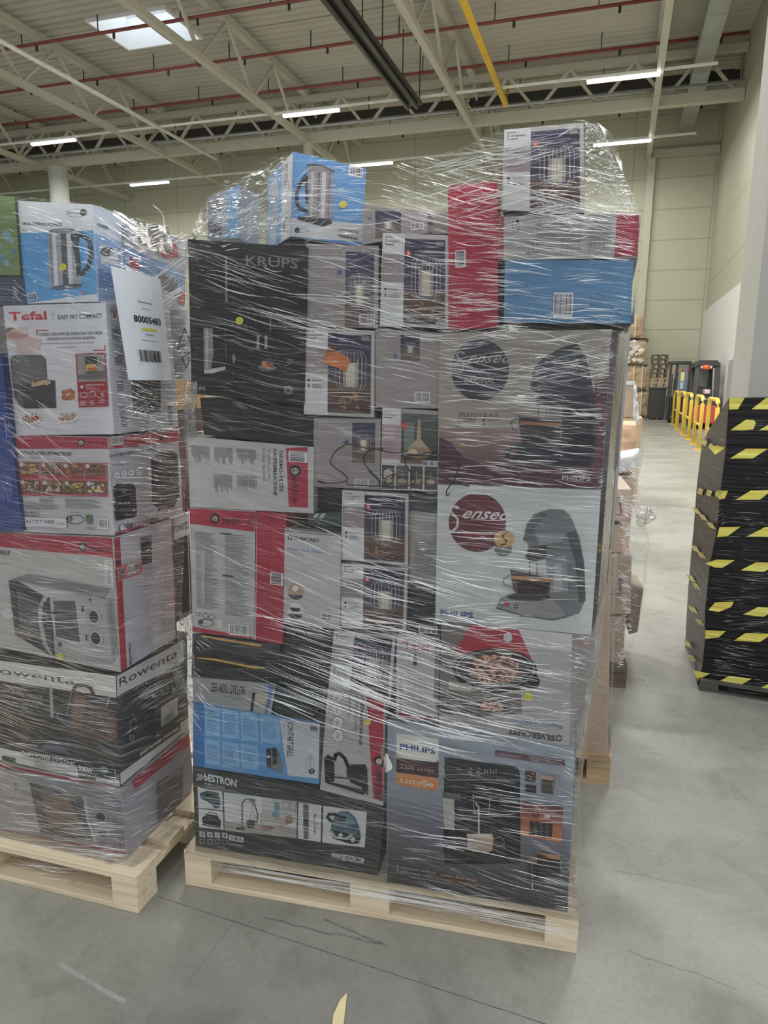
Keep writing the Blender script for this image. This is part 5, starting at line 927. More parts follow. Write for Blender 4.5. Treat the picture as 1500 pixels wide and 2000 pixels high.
s.ell(1090, 375, 15, 32, (190, 190, 196)); s.poly([(824, 490), (850, 470), (965, 464), (988, 488), (1000, 690), (980, 715), (850, 738), (838, 720)], (50, 46, 50)); s.stroke([(824, 490), (850, 470), (965, 464), (988, 490)], 5, (96, 94, 98)); s.text('888', 888, 520, 916, 536, (176, 176, 180)); s.lines(858, 552, 950, 560, 1, (150, 150, 154), rag=0); s.lines(1000, 460, 1080, 500, 3, (150, 150, 156)); s.lines(1020, 560, 1090, 610, 4, (150, 150, 156))
s.rect(868, 762, 912, 812, (90, 110, 150)); s.ell(890, 786, 17, 20, (196, 196, 200)); s.text('GS', 918, 752, 968, 800, (50, 50, 54), bold=.06); s.rect(980, 735, 1014, 785, (150, 150, 154)); s.text('ILAG', 1018, 722, 1080, 762, (70, 70, 74), bold=.02); s.rect(1094, 716, 1130, 752, (72, 124, 74)); s.rect(1132, 710, 1162, 745, (96, 120, 90)); s.poly([(838, 828), (1345, 690), (1345, 705), (840, 846)], (160, 54, 68)); done(c)

c = lc('microwave_carton', 'large grey carton with red edges and silver microwave oven picture', [(-70, 1036), (220, 1050), (235, 1313), (-70, 1250)], [(337, 1020), (346, 1256)], v=.05, cols=dict(front=(172, 170, 166), side=(172, 174, 182)))
f = c['F'].crop(*A4); f.poly([(-250, 800), (830, 862), (836, 992), (-250, 905)], (164, 50, 68)); flame(f, 600, 920, 29); f.text('switch on', 640, 906, 806, 958, (92, 46, 56), bold=.03); f.poly([(818, 862), (840, 862), (888, 1845), (866, 1840)], (160, 48, 66)); f.poly([(0, 1702), (880, 1825), (882, 1850), (0, 1722)], (160, 50, 66)); f.text('ELLE', 0, 948, 70, 982, (62, 60, 62), bold=.05); f.lines(0, 1038, 74, 1054, 1, (110, 108, 108)); f.rect(742, 1002, 810, 1168, (196, 194, 190)); f.lines(756, 1062, 798, 1160, 9, (96, 94, 96)); f.rect(770, 1008, 800, 1050, (176, 174, 170))
f.poly([(52, 1160), (196, 1106), (740, 1184), (786, 1190), (794, 1600), (736, 1668), (350, 1700), (84, 1540)], (150, 150, 150)); f.poly([(52, 1160), (196, 1108), (780, 1186), (730, 1256), (120, 1160)], (120, 120, 122)); f.poly([(54, 1160), (120, 1160), (350, 1265), (350, 1695), (86, 1535)], (62, 60, 64)); f.poly([(110, 1210), (262, 1290), (270, 1560), (120, 1480)], (90, 88, 92)); f.poly([(120, 1160), (560, 1245), (320, 1262)], (172, 172, 172))
f.stroke([(310, 1262), (272, 1330), (262, 1430), (290, 1590), (345, 1690)], 28, (162, 162, 166)); f.stroke([(298, 1290), (285, 1400), (310, 1570), (346, 1672)], 9, (70, 68, 72)); f.poly([(352, 1268), (518, 1272), (532, 1556), (362, 1520)], (100, 98, 100)); f.poly([(340, 1262), (575, 1244), (600, 1634), (356, 1580)], (168, 168, 168)); f.poly([(362, 1284), (518, 1276), (530, 1556), (368, 1520)], (92, 90, 92)); f.poly([(574, 1236), (730, 1256), (740, 1664), (596, 1632)], (160, 158, 158)); f.poly([(726, 1290), (786, 1195), (794, 1600), (738, 1660)], (140, 140, 142)); f.poly([(745, 1300), (776, 1250), (782, 1570), (748, 1620)], (120, 120, 122))
for y in (1375, 1512): f.ell(642, y, 38, 44, (190, 188, 188)); f.ell(640, y, 33, 39, (60, 58, 60)); f.ring(645, y, 52, 58, 2, (110, 108, 108)); f.stroke([(622, y - 8), (664, y + 6)], 11, (76, 74, 76))
f.ell(370, 1365, 18, 16, (80, 80, 82)); f.ell(392, 1570, 16, 15, (60, 60, 62)); f.ell(626, 1262, 8, 10, (80, 76, 78)); f.lines(636, 1258, 676, 1270, 1, (120, 118, 118)); f.rect(560, 1305, 576, 1345, (60, 60, 60)); f.rect(570, 1490, 584, 1530, (60, 60, 60)); f.ell(44, 1392, 36, 42, (190, 188, 186)); f.text('700 W', 20, 1384, 70, 1400, (90, 88, 88))
f.rect(736, 1776, 762, 1804, (170, 50, 60)); f.text('K', 740, 1780, 757, 1800, (200, 190, 186), bold=.05); f.text('Kaufland', 776, 1792, 862, 1816, (170, 70, 76)); f.rect(5, 1700, 32, 1730, (196, 194, 190)); dot(c, f, 392, 1650, 22)
s = c['S'].crop(*A4); s.poly([(832, 862), (878, 858), (930, 1830), (886, 1848)], (162, 48, 66)); s.lines(840, 890, 866, 1020, 2, (90, 40, 50), rot=90); s.ell(860, 1044, 16, 20, (66, 46, 50)); s.poly([(1028, 862), (1108, 845), (1112, 1040), (1036, 1068)], (60, 58, 64)); s.poly([(1030, 858), (1106, 842), (1107, 885), (1031, 905)], (130, 130, 136))
for xx in (1050, 1076): s.ell(xx, 872, 7, 9, (60, 60, 64))
s.poly([(1258, 760), (1268, 755), (1300, 1640), (1290, 1644)], (160, 70, 84)); s.text('MIKROWELLE', 942, 1632, 962, 1800, (56, 54, 58), rot=270, bold=.04); s.lines(972, 1680, 984, 1780, 1, (120, 120, 124), rot=90)
rr = random.Random(4)
for k in range(90):
    x = rr.uniform(1040, 1250); y = rr.uniform(940, 1640)
    if rr.random() < .55: s.stroke([(x, y), (x, y + rr.uniform(20, 110))], 1.6, (130, 130, 138))
    else: s.stroke([(x, y), (x + rr.uniform(15, 60), y - rr.uniform(3, 10))], 1.6, (130, 130, 138))
def lab(g):
    g.crop(*A4); g.poly([(846, 1082), (1030, 1020), (1032, 1118), (852, 1186)], (206, 98, 72)); g.poly([(850, 1090), (912, 1066), (914, 1158), (856, 1178)], (192, 192, 196)); g.poly([(922, 1062), (1024, 1028), (1026, 1112), (926, 1150)], (192, 192, 196)); g.barcode(966, 1044, 1012, 1120, rot=90, n=12); g.rect(930, 1066, 948, 1130, (160, 166, 170)); g.blobs(860, 1090, 905, 1160, 10, [(70, 70, 74)], (4, 8))
kid(c, s, 'shipping_label', lab, 'orange framed shipping label'); done(c)
c = lc('vacuum_cleaner_carton', 'black and white carton end behind the large microwave carton', [(330, 1012), (338, 1014), (346, 1215), (338, 1210)], [(372, 1004), (373, 1200)], v=.45, depth=.3, cols=dict(front=(60, 58, 62), side=(58, 56, 60)))
s = c['S'].st(); s.rect(0, 0, 100, 20, (166, 164, 170)); s.text('rowenta', 5, 5, 95, 14, (60, 58, 62), bold=.02); done(c)

c = lc('vacuum_cleaner_carton', 'black carton with white bands and brown vacuum cleaner picture on the left pallet', [(-70, 1280), (227, 1320), (235, 1537), (-70, 1468)], [(358, 1246), (375, 1428)], v=.045, cols=dict(front=(56, 55, 56), side=(44, 47, 56)))
f = c['F'].crop(*A5); f.poly([(-260, 100), (826, 256), (830, 400), (-260, 250)], (196, 194, 188)); f.text('Rowenta', -110, 178, 526, 306, (84, 82, 84), bold=.015); f.poly([(-260, 700), (852, 925), (856, 1045), (-260, 850)], (192, 190, 184)); f.poly([(130, 745), (850, 900), (848, 948), (630, 930), (624, 948), (510, 925), (506, 862), (132, 795)], (58, 56, 58)); f.poly([(0, 805), (92, 818), (92, 850), (0, 842)], (70, 68, 70))
for t, x0, x1, y0, y1 in (('LEISTUNGSSTÄRKSTE', -8, 292, 350, 412), ('UNTER DEN KOMPAKTEN', -20, 284, 392, 446), ('STAUBSAUGERN OHNE BEUTEL', -30, 268, 424, 474), ('VON ROWENTA', 56, 200, 456, 488)): f.text(t, x0, y0, x1, y1 - 18, (186, 184, 182), bold=.035)
f.poly([(346, 322), (366, 325), (364, 535), (344, 530)], (156, 154, 158)); f.stroke([(400, 500), (385, 520), (420, 560), (470, 590)], 12, (110, 112, 116)); f.stroke([(455, 525), (510, 330)], 5, (140, 132, 130)); f.stroke([(540, 620), (606, 380)], 5, (140, 132, 130))
f.stroke([(515, 345), (540, 316), (600, 312), (640, 335), (656, 385)], 26, (70, 68, 68)); f.poly([(520, 350), (640, 370), (650, 440), (740, 450), (800, 500), (822, 600), (800, 680), (700, 690), (480, 640), (470, 560)], (92, 72, 66)); f.poly([(520, 380), (600, 390), (560, 600), (480, 600)], (118, 88, 76)); f.ell(774, 590, 48, 78, (96, 72, 66)); f.ring(774, 590, 40, 66, 6, (128, 96, 86)); f.stroke([(670, 540), (706, 520), (720, 600)], 6, (130, 110, 104)); f.stroke([(768, 392), (745, 450)], 10, (150, 150, 150))
f.poly([(330, 690), (380, 695), (480, 780), (260, 745)], (84, 92, 104)); f.text('SWIFT POWER CYCLONIC', 132, 768, 496, 850, (196, 194, 192), bold=.045)
f.poly([(510, 838), (628, 862), (628, 948), (514, 930)], (58, 56, 58)); f.text('900W', 516, 846, 612, 898, (206, 204, 202), bold=.03); f.ring(690, 872, 20, 22, 8, (110, 160, 186), 12); f.stroke([(680, 872), (716, 880)], 9, (206, 206, 206)); f.poly([(650, 900), (730, 915), (728, 934), (652, 922)], (50, 48, 50)); f.stroke([(766, 870), (764, 930)], 6, (170, 170, 170)); f.stroke([(822, 880), (826, 940)], 6, (170, 170, 170)); f.ell(794, 908, 16, 16, (110, 160, 186)); f.lines(210, 822, 500, 920, 7, (150, 148, 146)); f.lines(536, 946, 610, 985, 4, (150, 148, 146)); f.lines(650, 940, 720, 970, 3, (150, 148, 146))
s = c['S'].crop(*A5); s.poly([(828, 258), (1300, 0), (1306, 150), (832, 400)], (190, 190, 190)); 
s.text('Rowenta', 846, 176, 1290, 210, (58, 56, 60), bold=.02) if False else None
def rotext(s, t, a, b, h, col, bold):
    vs, fs = text_mesh(t, bold); s.lay = min(16, s.lay + 1); i = len(s.mb.v)
    s.mb.v += [tuple(s.W(s.pst(a[0] + (b[0] - a[0]) * x, a[1] + (b[1] - a[1]) * x - h * y))) for x, y in vs]
    for f_ in fs: s.mb.f.append(tuple(i + k for k in f_)); s.mb.m.append(0); s.mb.c.append(C(col))
rotext(s, 'Rowenta', (846, 336), (1262, 118), 62, (58, 56, 60), .015)
s.poly([(850, 905), (1280, 590), (1365, 530), (1370, 640), (858, 1030)], (184, 184, 184)); s.poly([(846, 890), (1280, 560), (1282, 640), (848, 950)], (52, 50, 56)); rotext(s, 'SWIFT POWER CYCLONIC', (992, 828), (1272, 632), 24, (190, 190, 190), .05)
s.poly([(1142, 482), (1262, 404), (1260, 536), (1144, 620)], (162, 162, 166)); s.poly([(990, 398), (1130, 322), (1130, 348), (992, 424)], (140, 140, 144)); s.stroke([(922, 576), (968, 552)], 4, (150, 150, 156)); s.stroke([(922, 576), (920, 712)], 3, (140, 140, 146)); s.stroke([(940, 520), (968, 580), (960, 640)], 3, (130, 134, 142)); s.ring(938, 692, 12, 16, 4, (150, 150, 156), 10); s.ell(1088, 394, 14, 14, (150, 186, 210)); s.ring(1170, 350, 24, 34, 4, (110, 150, 180), 14); s.ring(1238, 330, 14, 24, 4, (110, 150, 180), 14); s.lines(876, 440, 960, 500, 3, (120, 122, 130), fill=.3); s.lines(1020, 530, 1060, 570, 4, (110, 112, 120)); s.lines(1155, 500, 1250, 590, 6, (90, 90, 96)); s.stroke([(1104, 460), (1108, 520)], 2.5, (120, 120, 126)); done(c)

c = lc('microwave_carton', 'grey carton with microwave oven picture at the bottom of the left pallet, heavily wrapped', [(-70, 1472), (235, 1538), (249, 1676), (-70, 1612)], [(372, 1432), (379, 1572)], v=.064, cols=dict(front=(150, 146, 148), side=(140, 140, 150), top=(150, 148, 150)), zb=PT + .001)
f = c['F'].crop(*A5); f.poly([(-200, 840), (856, 1040), (858, 1062), (-200, 866)], (150, 56, 72)); f.poly([(-200, 1330), (905, 1540), (905, 1556), (-200, 1350)], (150, 50, 64)); f.text('MIKROWELLE', 40, 898, 168, 948, (80, 76, 78), bold=.03); f.poly([(198, 1000), (330, 980), (800, 1100), (800, 1480), (660, 1480), (640, 1440), (250, 1380)], (134, 130, 136)); f.poly([(200, 1010), (570, 1110), (640, 1440), (255, 1370)], (84, 80, 82)); f.poly([(275, 1080), (470, 1120), (560, 1390), (320, 1340)], (122, 104, 92)); f.stroke([(586, 1120), (590, 1280), (626, 1440)], 22, (166, 162, 166)); f.poly([(612, 1120), (740, 1160), (765, 1490), (640, 1460)], (128, 122, 130)); f.poly([(745, 1150), (800, 1110), (870, 1160), (880, 1480), (780, 1500)], (120, 116, 122))
for y, r in ((1260, 32), (1375, 30)): f.ell(685, y, r + 4, r + 6, (170, 166, 168)); f.ell(683, y, r, r + 2, (60, 58, 60)); f.stroke([(668, y - 8), (702, y + 6)], 8, (84, 80, 84))
for x, y in ((106, 1022), (106, 1062), (106, 1100)): f.ell(x, y, 8, 8, (90, 86, 90))
s = c['S'].crop(*A5); s.poly([(930, 1000), (1366, 640), (1368, 730), (960, 1060)], (158, 52, 72)); s.lines(940, 1020, 1080, 1040, 1, (80, 78, 84)); s.poly([(1110, 1000), (1300, 900), (1300, 1180), (1120, 1300)], (100, 98, 108)); s.poly([(960, 1535), (1380, 1180), (1380, 1195), (962, 1556)], (150, 50, 66)); done(c)
c = lc('kettle_carton', 'brown carton side seen behind the two paper sheets, right rear of the left pallet', [(330, 742), (340, 742), (346, 848), (338, 846)], [(402, 742), (400, 846)], v=.42, depth=.6, cols=dict(front=(176, 136, 80), side=(178, 138, 82), top=(176, 136, 80)))
c['S'].st().rect(0, 55, 100, 100, (84, 66, 60)); done(c)

c = lc('air_fryer_carton', 'dark red carton end seen through the gap beside the middle stack', [(330, 850), (350, 850), (352, 1004), (340, 1004)], [(402, 848), (392, 1000)], v=.40, depth=.6, cols=dict(front=(90, 60, 60), side=(96, 66, 66), top=(110, 80, 78)))
c['S'].st().poly([(30, 8), (80, 10), (70, 30), (34, 26)], (150, 70, 72)); done(c)
# ---------------------------------------------------------------- paper sheets on the left stack
SP0 = LEFT.P(205, 640, .045); SN = Matrix.Rotation(R(-2), 3, 'Z') @ LEFT.u
def sheet(name, label, pts, off, draw, bend=.01):
    p0 = SP0 + SN * off; q = [hit(x, y, p0, SN) for x, y in pts]
    mb = MB(); n = 8
    def W(s, t): return q[0] * ((1 - s) * (1 - t)) + q[1] * (s * (1 - t)) + q[2] * (s * t) + q[3] * ((1 - s) * t) + SN * (bend * math.sin(s * 3.1) * (.4 + .6 * t))
    for i in range(n):
        for j in range(n): mb.face([W(i / n, j / n), W(i / n, (j + 1) / n), W((i + 1) / n, (j + 1) / n), W((i + 1) / n, j / n)], 0, C((206, 210, 216)))
    f = Face(mb, q); f.n = SN; f.W = lambda p: W(min(.99, max(.01, p[0])), min(.99, max(.01, p[1]))) + SN * (.0006 + .0002 * f.lay)
    draw(f); base = q[3]
    o = mb.build(name, CARD, inv=Matrix.Translation(-base)); o.location = base; tag(o, label, 'paper'); return o
def d1(f):
    f.crop(*A3); f.text('Palettenkennblatt', 996, 818, 1110, 846, (60, 60, 64), bold=.03); f.lines(1030, 872, 1098, 888, 1, (90, 90, 94), fill=.5, rag=0); f.text('80005483', 966, 920, 1184, 1004, (50, 50, 54), bold=.05)
    f.poly([(1028, 1016), (1138, 1030), (1140, 1046), (1032, 1036)], (206, 196, 70)); f.lines(1050, 1062, 1122, 1080, 1, (80, 80, 84), fill=.5, rag=0); f.lines(1020, 1106, 1160, 1124, 1, (80, 80, 84), fill=.4, rag=0); f.barcode(990, 1166, 1194, 1294, n=26, bg=(206, 210, 216))
def d2(f):
    f.st(); f.stroke([(88, 28), (98, 40), (135, 55)], .1, (206, 210, 216)) if False else None
    f.crop(*A3); f.stroke([(1352, 1016), (1300, 1146), (1366, 1300)], 7, (60, 58, 60)); f.stroke([(1352, 1016), (1396, 1110)], 7, (60, 58, 60)); f.stroke([(1366, 1300), (1396, 1240)], 7, (60, 58, 60))
    for k in range(5): f.rect(1316 + k * 17, 1118 - k * 14 + (6 if k > 2 else 0), 1324 + k * 17, 1150, (60, 58, 60))
    f.blobs(1340, 1180, 1394, 1240, 6, [(60, 58, 60)], (9, 13))
sheet('paper_sheet', 'white sheet with number 80005483, yellow mark and barcode taped to the left stack', [(216, 519), (313, 545), (336, 743), (251, 742)], .03, d1)
sheet('paper_sheet', 'white sheet with striped diamond sign, partly hidden behind the middle stack', [(331, 602), (392, 608), (392, 742), (341, 741)], .012, d2, .004)
# ================================================================ stretch film
def rail(pts, fn, n=46):
    P_ = [fn(*p) for p in pts]; L_ = [0]
    for a_, b2 in zip(P_, P_[1:]): L_.append(L_[-1] + (b2 - a_).length)
    out = []
    for i in range(n):
        t = L_[-1] * i / (n - 1); k = max(j for j in range(len(L_) - 1) if L_[j] <= t + 1e-9); f = (t - L_[k]) / max(1e-9, L_[k + 1] - L_[k]); out.append(P_[k].lerp(P_[k + 1], f))
    return out
def film(name, label, rails, mats, subs=10, amp=.003, parent=None, closed=False):
    n = len(rails[0]); cols = []
    for a_, b2 in zip(rails, rails[1:]):
        for k in range(subs): cols.append([p.lerp(q, k / subs) for p, q in zip(a_, b2)])
    cols.append(rails[-1]); vs = []; uv = []; acc = 0
    for i, c_ in enumerate(cols):
        if i: acc += (c_[n // 2] - cols[i - 1][n // 2]).length
        for p in c_:
            d = noise.noise(V(acc * 2.5, p.z * 26, 1.3)) * amp + noise.noise(V(acc * 6, p.z * 8, 7)) * amp; q = p + V(0, -d, 0); vs.append(tuple(q)); uv.append((acc, p.z))
    fs = [(i * n + j, (i + 1) * n + j, (i + 1) * n + j + 1, i * n + j + 1) for i in range(len(cols) - 1) for j in range(n - 1)]
    me = bpy.data.meshes.new(name); base = V(*vs[0]); me.from_pydata([tuple(V(*v) - base) for v in vs], [], fs); me.materials.append(mats)
    u = me.uv_layers.new(name='wrap'); u.data.foreach_set('uv', [x for p in me.polygons for vi in p.vertices for x in uv[vi]]); me.polygons.foreach_set('use_smooth', [True] * len(fs))
    o = bpy.data.objects.new(name, me); COL.objects.link(o); o.location = base
    if parent: o.parent = parent; o.location = base - parent.location
    else: tag(o, label, 'stretch film')
    return o
class PleatGlints:
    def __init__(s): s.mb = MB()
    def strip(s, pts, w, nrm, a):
        """a strand of folded film, whitened to stand in for its glint: a low ridge that tapers at both ends"""
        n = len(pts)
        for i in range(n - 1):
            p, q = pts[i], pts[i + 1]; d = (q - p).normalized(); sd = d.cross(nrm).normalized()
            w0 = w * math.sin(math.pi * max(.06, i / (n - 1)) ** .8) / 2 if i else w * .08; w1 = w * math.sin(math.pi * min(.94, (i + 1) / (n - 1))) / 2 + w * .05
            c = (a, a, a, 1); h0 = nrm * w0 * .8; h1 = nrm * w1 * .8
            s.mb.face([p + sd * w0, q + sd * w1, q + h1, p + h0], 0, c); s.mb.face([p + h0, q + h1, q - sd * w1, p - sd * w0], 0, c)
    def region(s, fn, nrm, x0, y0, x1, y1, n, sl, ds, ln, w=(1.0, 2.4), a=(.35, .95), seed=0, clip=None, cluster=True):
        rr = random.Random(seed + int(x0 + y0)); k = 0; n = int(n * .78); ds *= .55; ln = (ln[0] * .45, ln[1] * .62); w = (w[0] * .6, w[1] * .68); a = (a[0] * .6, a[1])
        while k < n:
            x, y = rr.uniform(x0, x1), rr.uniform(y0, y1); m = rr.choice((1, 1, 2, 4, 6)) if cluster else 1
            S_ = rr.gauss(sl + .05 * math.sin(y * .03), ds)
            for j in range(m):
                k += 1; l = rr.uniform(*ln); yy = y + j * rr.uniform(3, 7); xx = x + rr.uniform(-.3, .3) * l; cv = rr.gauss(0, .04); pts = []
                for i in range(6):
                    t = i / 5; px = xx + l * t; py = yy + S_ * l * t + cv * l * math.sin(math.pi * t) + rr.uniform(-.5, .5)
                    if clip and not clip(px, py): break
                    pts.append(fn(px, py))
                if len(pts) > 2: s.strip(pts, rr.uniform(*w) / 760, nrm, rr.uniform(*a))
mf = lambda v: (lambda x, y: MAIN.P(x, y, v))
F0 = mf(-.014); FB = mf(.72)
FILMC = film_mat('stretch_film_crumpled', base=.02, streak=.2, rough=.12, sc=(24, 60))
rails = [rail(p, f) for p, f in (
    ([(366, 1655), (380, 1500), (366, 1330), (372, 1240), (366, 1000), (365, 860), (368, 760), (364, 600), (366, 468), (372, 462)], mf(.35)),
    ([(362, 1668), (378, 1500), (364, 1335), (374, 1240), (366, 1000), (363, 860), (372, 770), (365, 600), (364, 468), (398, 456), (397, 400)], F0),
    ([(440, 1682), (445, 1500), (440, 1000), (440, 470), (438, 352)], F0), ([(500, 1692), (500, 1000), (500, 470), (507, 316)], F0), ([(570, 1705), (565, 1000), (566, 470), (573, 292)], F0),
    ([(700, 1726), (700, 1000), (708, 480), (717, 330)], mf(-.016)), ([(800, 1744), (800, 1000), (800, 480), (800, 316)], F0), ([(900, 1760), (890, 1000), (890, 480), (895, 290)], F0),
    ([(990, 1776), (985, 1000), (985, 480), (985, 252)], F0), ([(1060, 1788), (1070, 1000), (1090, 480), (1142, 232)], F0),
    ([(1131, 1800), (1126, 1700), (1128, 1450), (1162, 1240), (1182, 960), (1206, 655), (1238, 636), (1244, 505), (1253, 415), (1212, 330), (1168, 240)], F0),
    ([(1135, 1600), (1135, 1480), (1165, 1360), (1180, 1200), (1199, 950), (1207, 824), (1220, 716), (1240, 560), (1248, 480), (1240, 400), (1196, 262)], mf(.45)))]
M_FILM = film('stretch_film', 'clear shiny stretch film wound around the big middle stack', rails, FILM, subs=8)
Pm = PleatGlints(); NM = -MAIN.v; G0 = mf(-.019)
def top_y(x):
    T = ((397, 400), (507, 318), (573, 296), (717, 335), (800, 320), (900, 290), (985, 256), (1142, 236), (1168, 244), (1215, 330), (1250, 415))
    for (xa, ya), (xb, yb) in zip(T, T[1:]):
        if xa <= x <= xb: return ya + (yb - ya) * (x - xa) / (xb - xa)
    return 470
def rx(y):
    T = ((236, 1165), (330, 1212), (415, 1250), (505, 1243), (640, 1203), (960, 1178), (1240, 1158), (1450, 1126), (1800, 1130))
    for (ya, xa), (yb, xb) in zip(T, T[1:]):
        if ya <= y <= yb: return xa + (xb - xa) * (y - ya) / (yb - ya)
    return 1130
clip = lambda x, y: (366 if y > 466 else 398) < x < rx(y) and top_y(x) < y < 1664 + (x - 362) * .172
R_ = lambda *a, **k: Pm.region(G0, NM, *a, clip=clip, **k)
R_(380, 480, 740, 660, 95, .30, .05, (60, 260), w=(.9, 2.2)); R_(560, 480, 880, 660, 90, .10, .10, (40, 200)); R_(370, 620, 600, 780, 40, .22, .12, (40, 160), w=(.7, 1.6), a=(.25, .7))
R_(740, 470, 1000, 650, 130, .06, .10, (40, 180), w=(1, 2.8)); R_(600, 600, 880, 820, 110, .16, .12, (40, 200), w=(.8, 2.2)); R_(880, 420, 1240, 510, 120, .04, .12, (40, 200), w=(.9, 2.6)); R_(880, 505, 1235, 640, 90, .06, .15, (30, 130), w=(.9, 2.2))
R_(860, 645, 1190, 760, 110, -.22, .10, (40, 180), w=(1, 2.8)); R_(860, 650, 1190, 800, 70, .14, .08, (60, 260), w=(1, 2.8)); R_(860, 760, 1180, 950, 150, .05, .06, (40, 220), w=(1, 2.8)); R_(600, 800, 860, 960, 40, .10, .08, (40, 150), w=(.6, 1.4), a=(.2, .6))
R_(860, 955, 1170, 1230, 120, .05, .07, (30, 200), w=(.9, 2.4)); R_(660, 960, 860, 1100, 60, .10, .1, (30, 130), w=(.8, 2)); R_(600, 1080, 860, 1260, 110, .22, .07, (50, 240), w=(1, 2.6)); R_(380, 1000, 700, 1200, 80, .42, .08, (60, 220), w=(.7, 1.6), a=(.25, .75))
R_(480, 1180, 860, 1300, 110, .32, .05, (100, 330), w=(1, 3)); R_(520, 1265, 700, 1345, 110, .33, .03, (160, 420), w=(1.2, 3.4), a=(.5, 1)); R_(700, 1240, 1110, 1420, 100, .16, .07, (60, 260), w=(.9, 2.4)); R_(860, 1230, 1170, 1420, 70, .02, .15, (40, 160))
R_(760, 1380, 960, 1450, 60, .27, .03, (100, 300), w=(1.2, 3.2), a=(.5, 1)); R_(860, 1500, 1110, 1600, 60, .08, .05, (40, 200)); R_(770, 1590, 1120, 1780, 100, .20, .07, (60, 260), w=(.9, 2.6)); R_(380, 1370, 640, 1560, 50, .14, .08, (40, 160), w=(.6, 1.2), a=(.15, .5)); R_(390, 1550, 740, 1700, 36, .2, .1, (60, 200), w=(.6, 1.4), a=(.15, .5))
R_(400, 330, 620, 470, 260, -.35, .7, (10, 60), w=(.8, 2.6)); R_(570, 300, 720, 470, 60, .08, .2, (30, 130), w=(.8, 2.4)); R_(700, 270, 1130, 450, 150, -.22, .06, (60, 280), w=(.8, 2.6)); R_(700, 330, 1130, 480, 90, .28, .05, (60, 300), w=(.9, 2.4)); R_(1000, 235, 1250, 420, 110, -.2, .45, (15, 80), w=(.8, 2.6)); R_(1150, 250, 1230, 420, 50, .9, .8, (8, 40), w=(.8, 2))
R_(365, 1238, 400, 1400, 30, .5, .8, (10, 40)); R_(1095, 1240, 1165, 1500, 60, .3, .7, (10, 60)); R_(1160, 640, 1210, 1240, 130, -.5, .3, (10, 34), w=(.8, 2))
def over(x, y): return hit(x, y, MAIN.o - MAIN.v * .006, MAIN.v)
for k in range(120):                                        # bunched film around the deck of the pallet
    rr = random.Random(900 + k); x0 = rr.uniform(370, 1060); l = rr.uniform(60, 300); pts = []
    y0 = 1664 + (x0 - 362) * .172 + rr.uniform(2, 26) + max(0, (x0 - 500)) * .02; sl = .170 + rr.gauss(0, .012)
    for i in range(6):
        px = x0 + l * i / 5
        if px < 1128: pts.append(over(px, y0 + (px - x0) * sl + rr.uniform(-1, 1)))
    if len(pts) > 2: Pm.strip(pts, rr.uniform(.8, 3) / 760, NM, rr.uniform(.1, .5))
def child_mesh(mb, name, m_, parent, kind=None, label=None):
    o = mb.build(name, m_, parent=parent, inv=Matrix.Translation(-parent.location)); 
    if kind: o['kind'] = kind
    if label: o['label'] = label
    return o
child_mesh(Pm.mb, 'film_pleats_glints', PLEAT_GLINT, M_FILM, 'stuff', 'white film folds with the bright glints put into their colour')
# writing with a black marker on the film
def mk(crop, pts): return [MAIN.P(crop[0] + x / crop[2], crop[1] + y / crop[2], -.024) for x, y in pts]
def smooth(P_, n=5):
    out = []
    for i in range(len(P_) - 1):
        p0, p1, p2, p3 = P_[max(i - 1, 0)], P_[i], P_[i + 1], P_[min(i + 2, len(P_) - 1)]
        for k in range(n):
            t = k / n; out.append(.5 * ((2 * p1) + (p2 - p0) * t + (2 * p0 - 5 * p1 + 4 * p2 - p3) * t * t + (3 * p1 - p0 - 3 * p2 + p3) * t ** 3))
    return out + [P_[-1]]
mb = MB()
for cr, pts in ((D1, [(1292, 976), (1280, 986), (1210, 968), (1150, 955), (1105, 944)]), (D1, [(1150, 953), (1120, 962), (1060, 1000), (1018, 1070), (1040, 1108), (1115, 1165), (1136, 1200), (1100, 1220), (1000, 1226), (935, 1210)]), (D1, [(930, 1208), (940, 1222), (990, 1228)]),
                (D1, [(1378, 980), (1382, 990), (1330, 990), (1280, 1008), (1248, 1050), (1262, 1100), (1306, 1150), (1352, 1200), (1360, 1238), (1330, 1248), (1200, 1241), (1142, 1238), (1136, 1215)]), (D1, [(1330, 985), (1420, 1012), (1500, 1014), (1560, 1000)]),
                (D2, [(0, 768), (40, 772), (80, 775), (60, 765)]), (D2, [(0, 900), (40, 935), (66, 970), (55, 988), (0, 985)]), (D2, [(385, 785), (350, 810), (280, 808), (225, 812), (210, 845), (240, 900), (270, 950), (262, 975), (200, 990), (120, 988), (97, 965), (110, 935), (160, 915)]), (D2, [(225, 800), (300, 802), (385, 783)]),
                (D2, [(385, 783), (410, 808), (480, 818), (528, 850), (520, 900), (500, 955)]), (D2, [(412, 932), (500, 962), (545, 978), (590, 990)]), (D2, [(498, 955), (470, 995), (455, 1020), (460, 1044), (474, 1030)])):
    mb.tube(smooth(mk(cr, pts)), .0017, 6)
child_mesh(mb, 'marker_writing', plain('black_marker', (34, 30, 30), rough=.4), M_FILM, None, 'black handwritten figures')
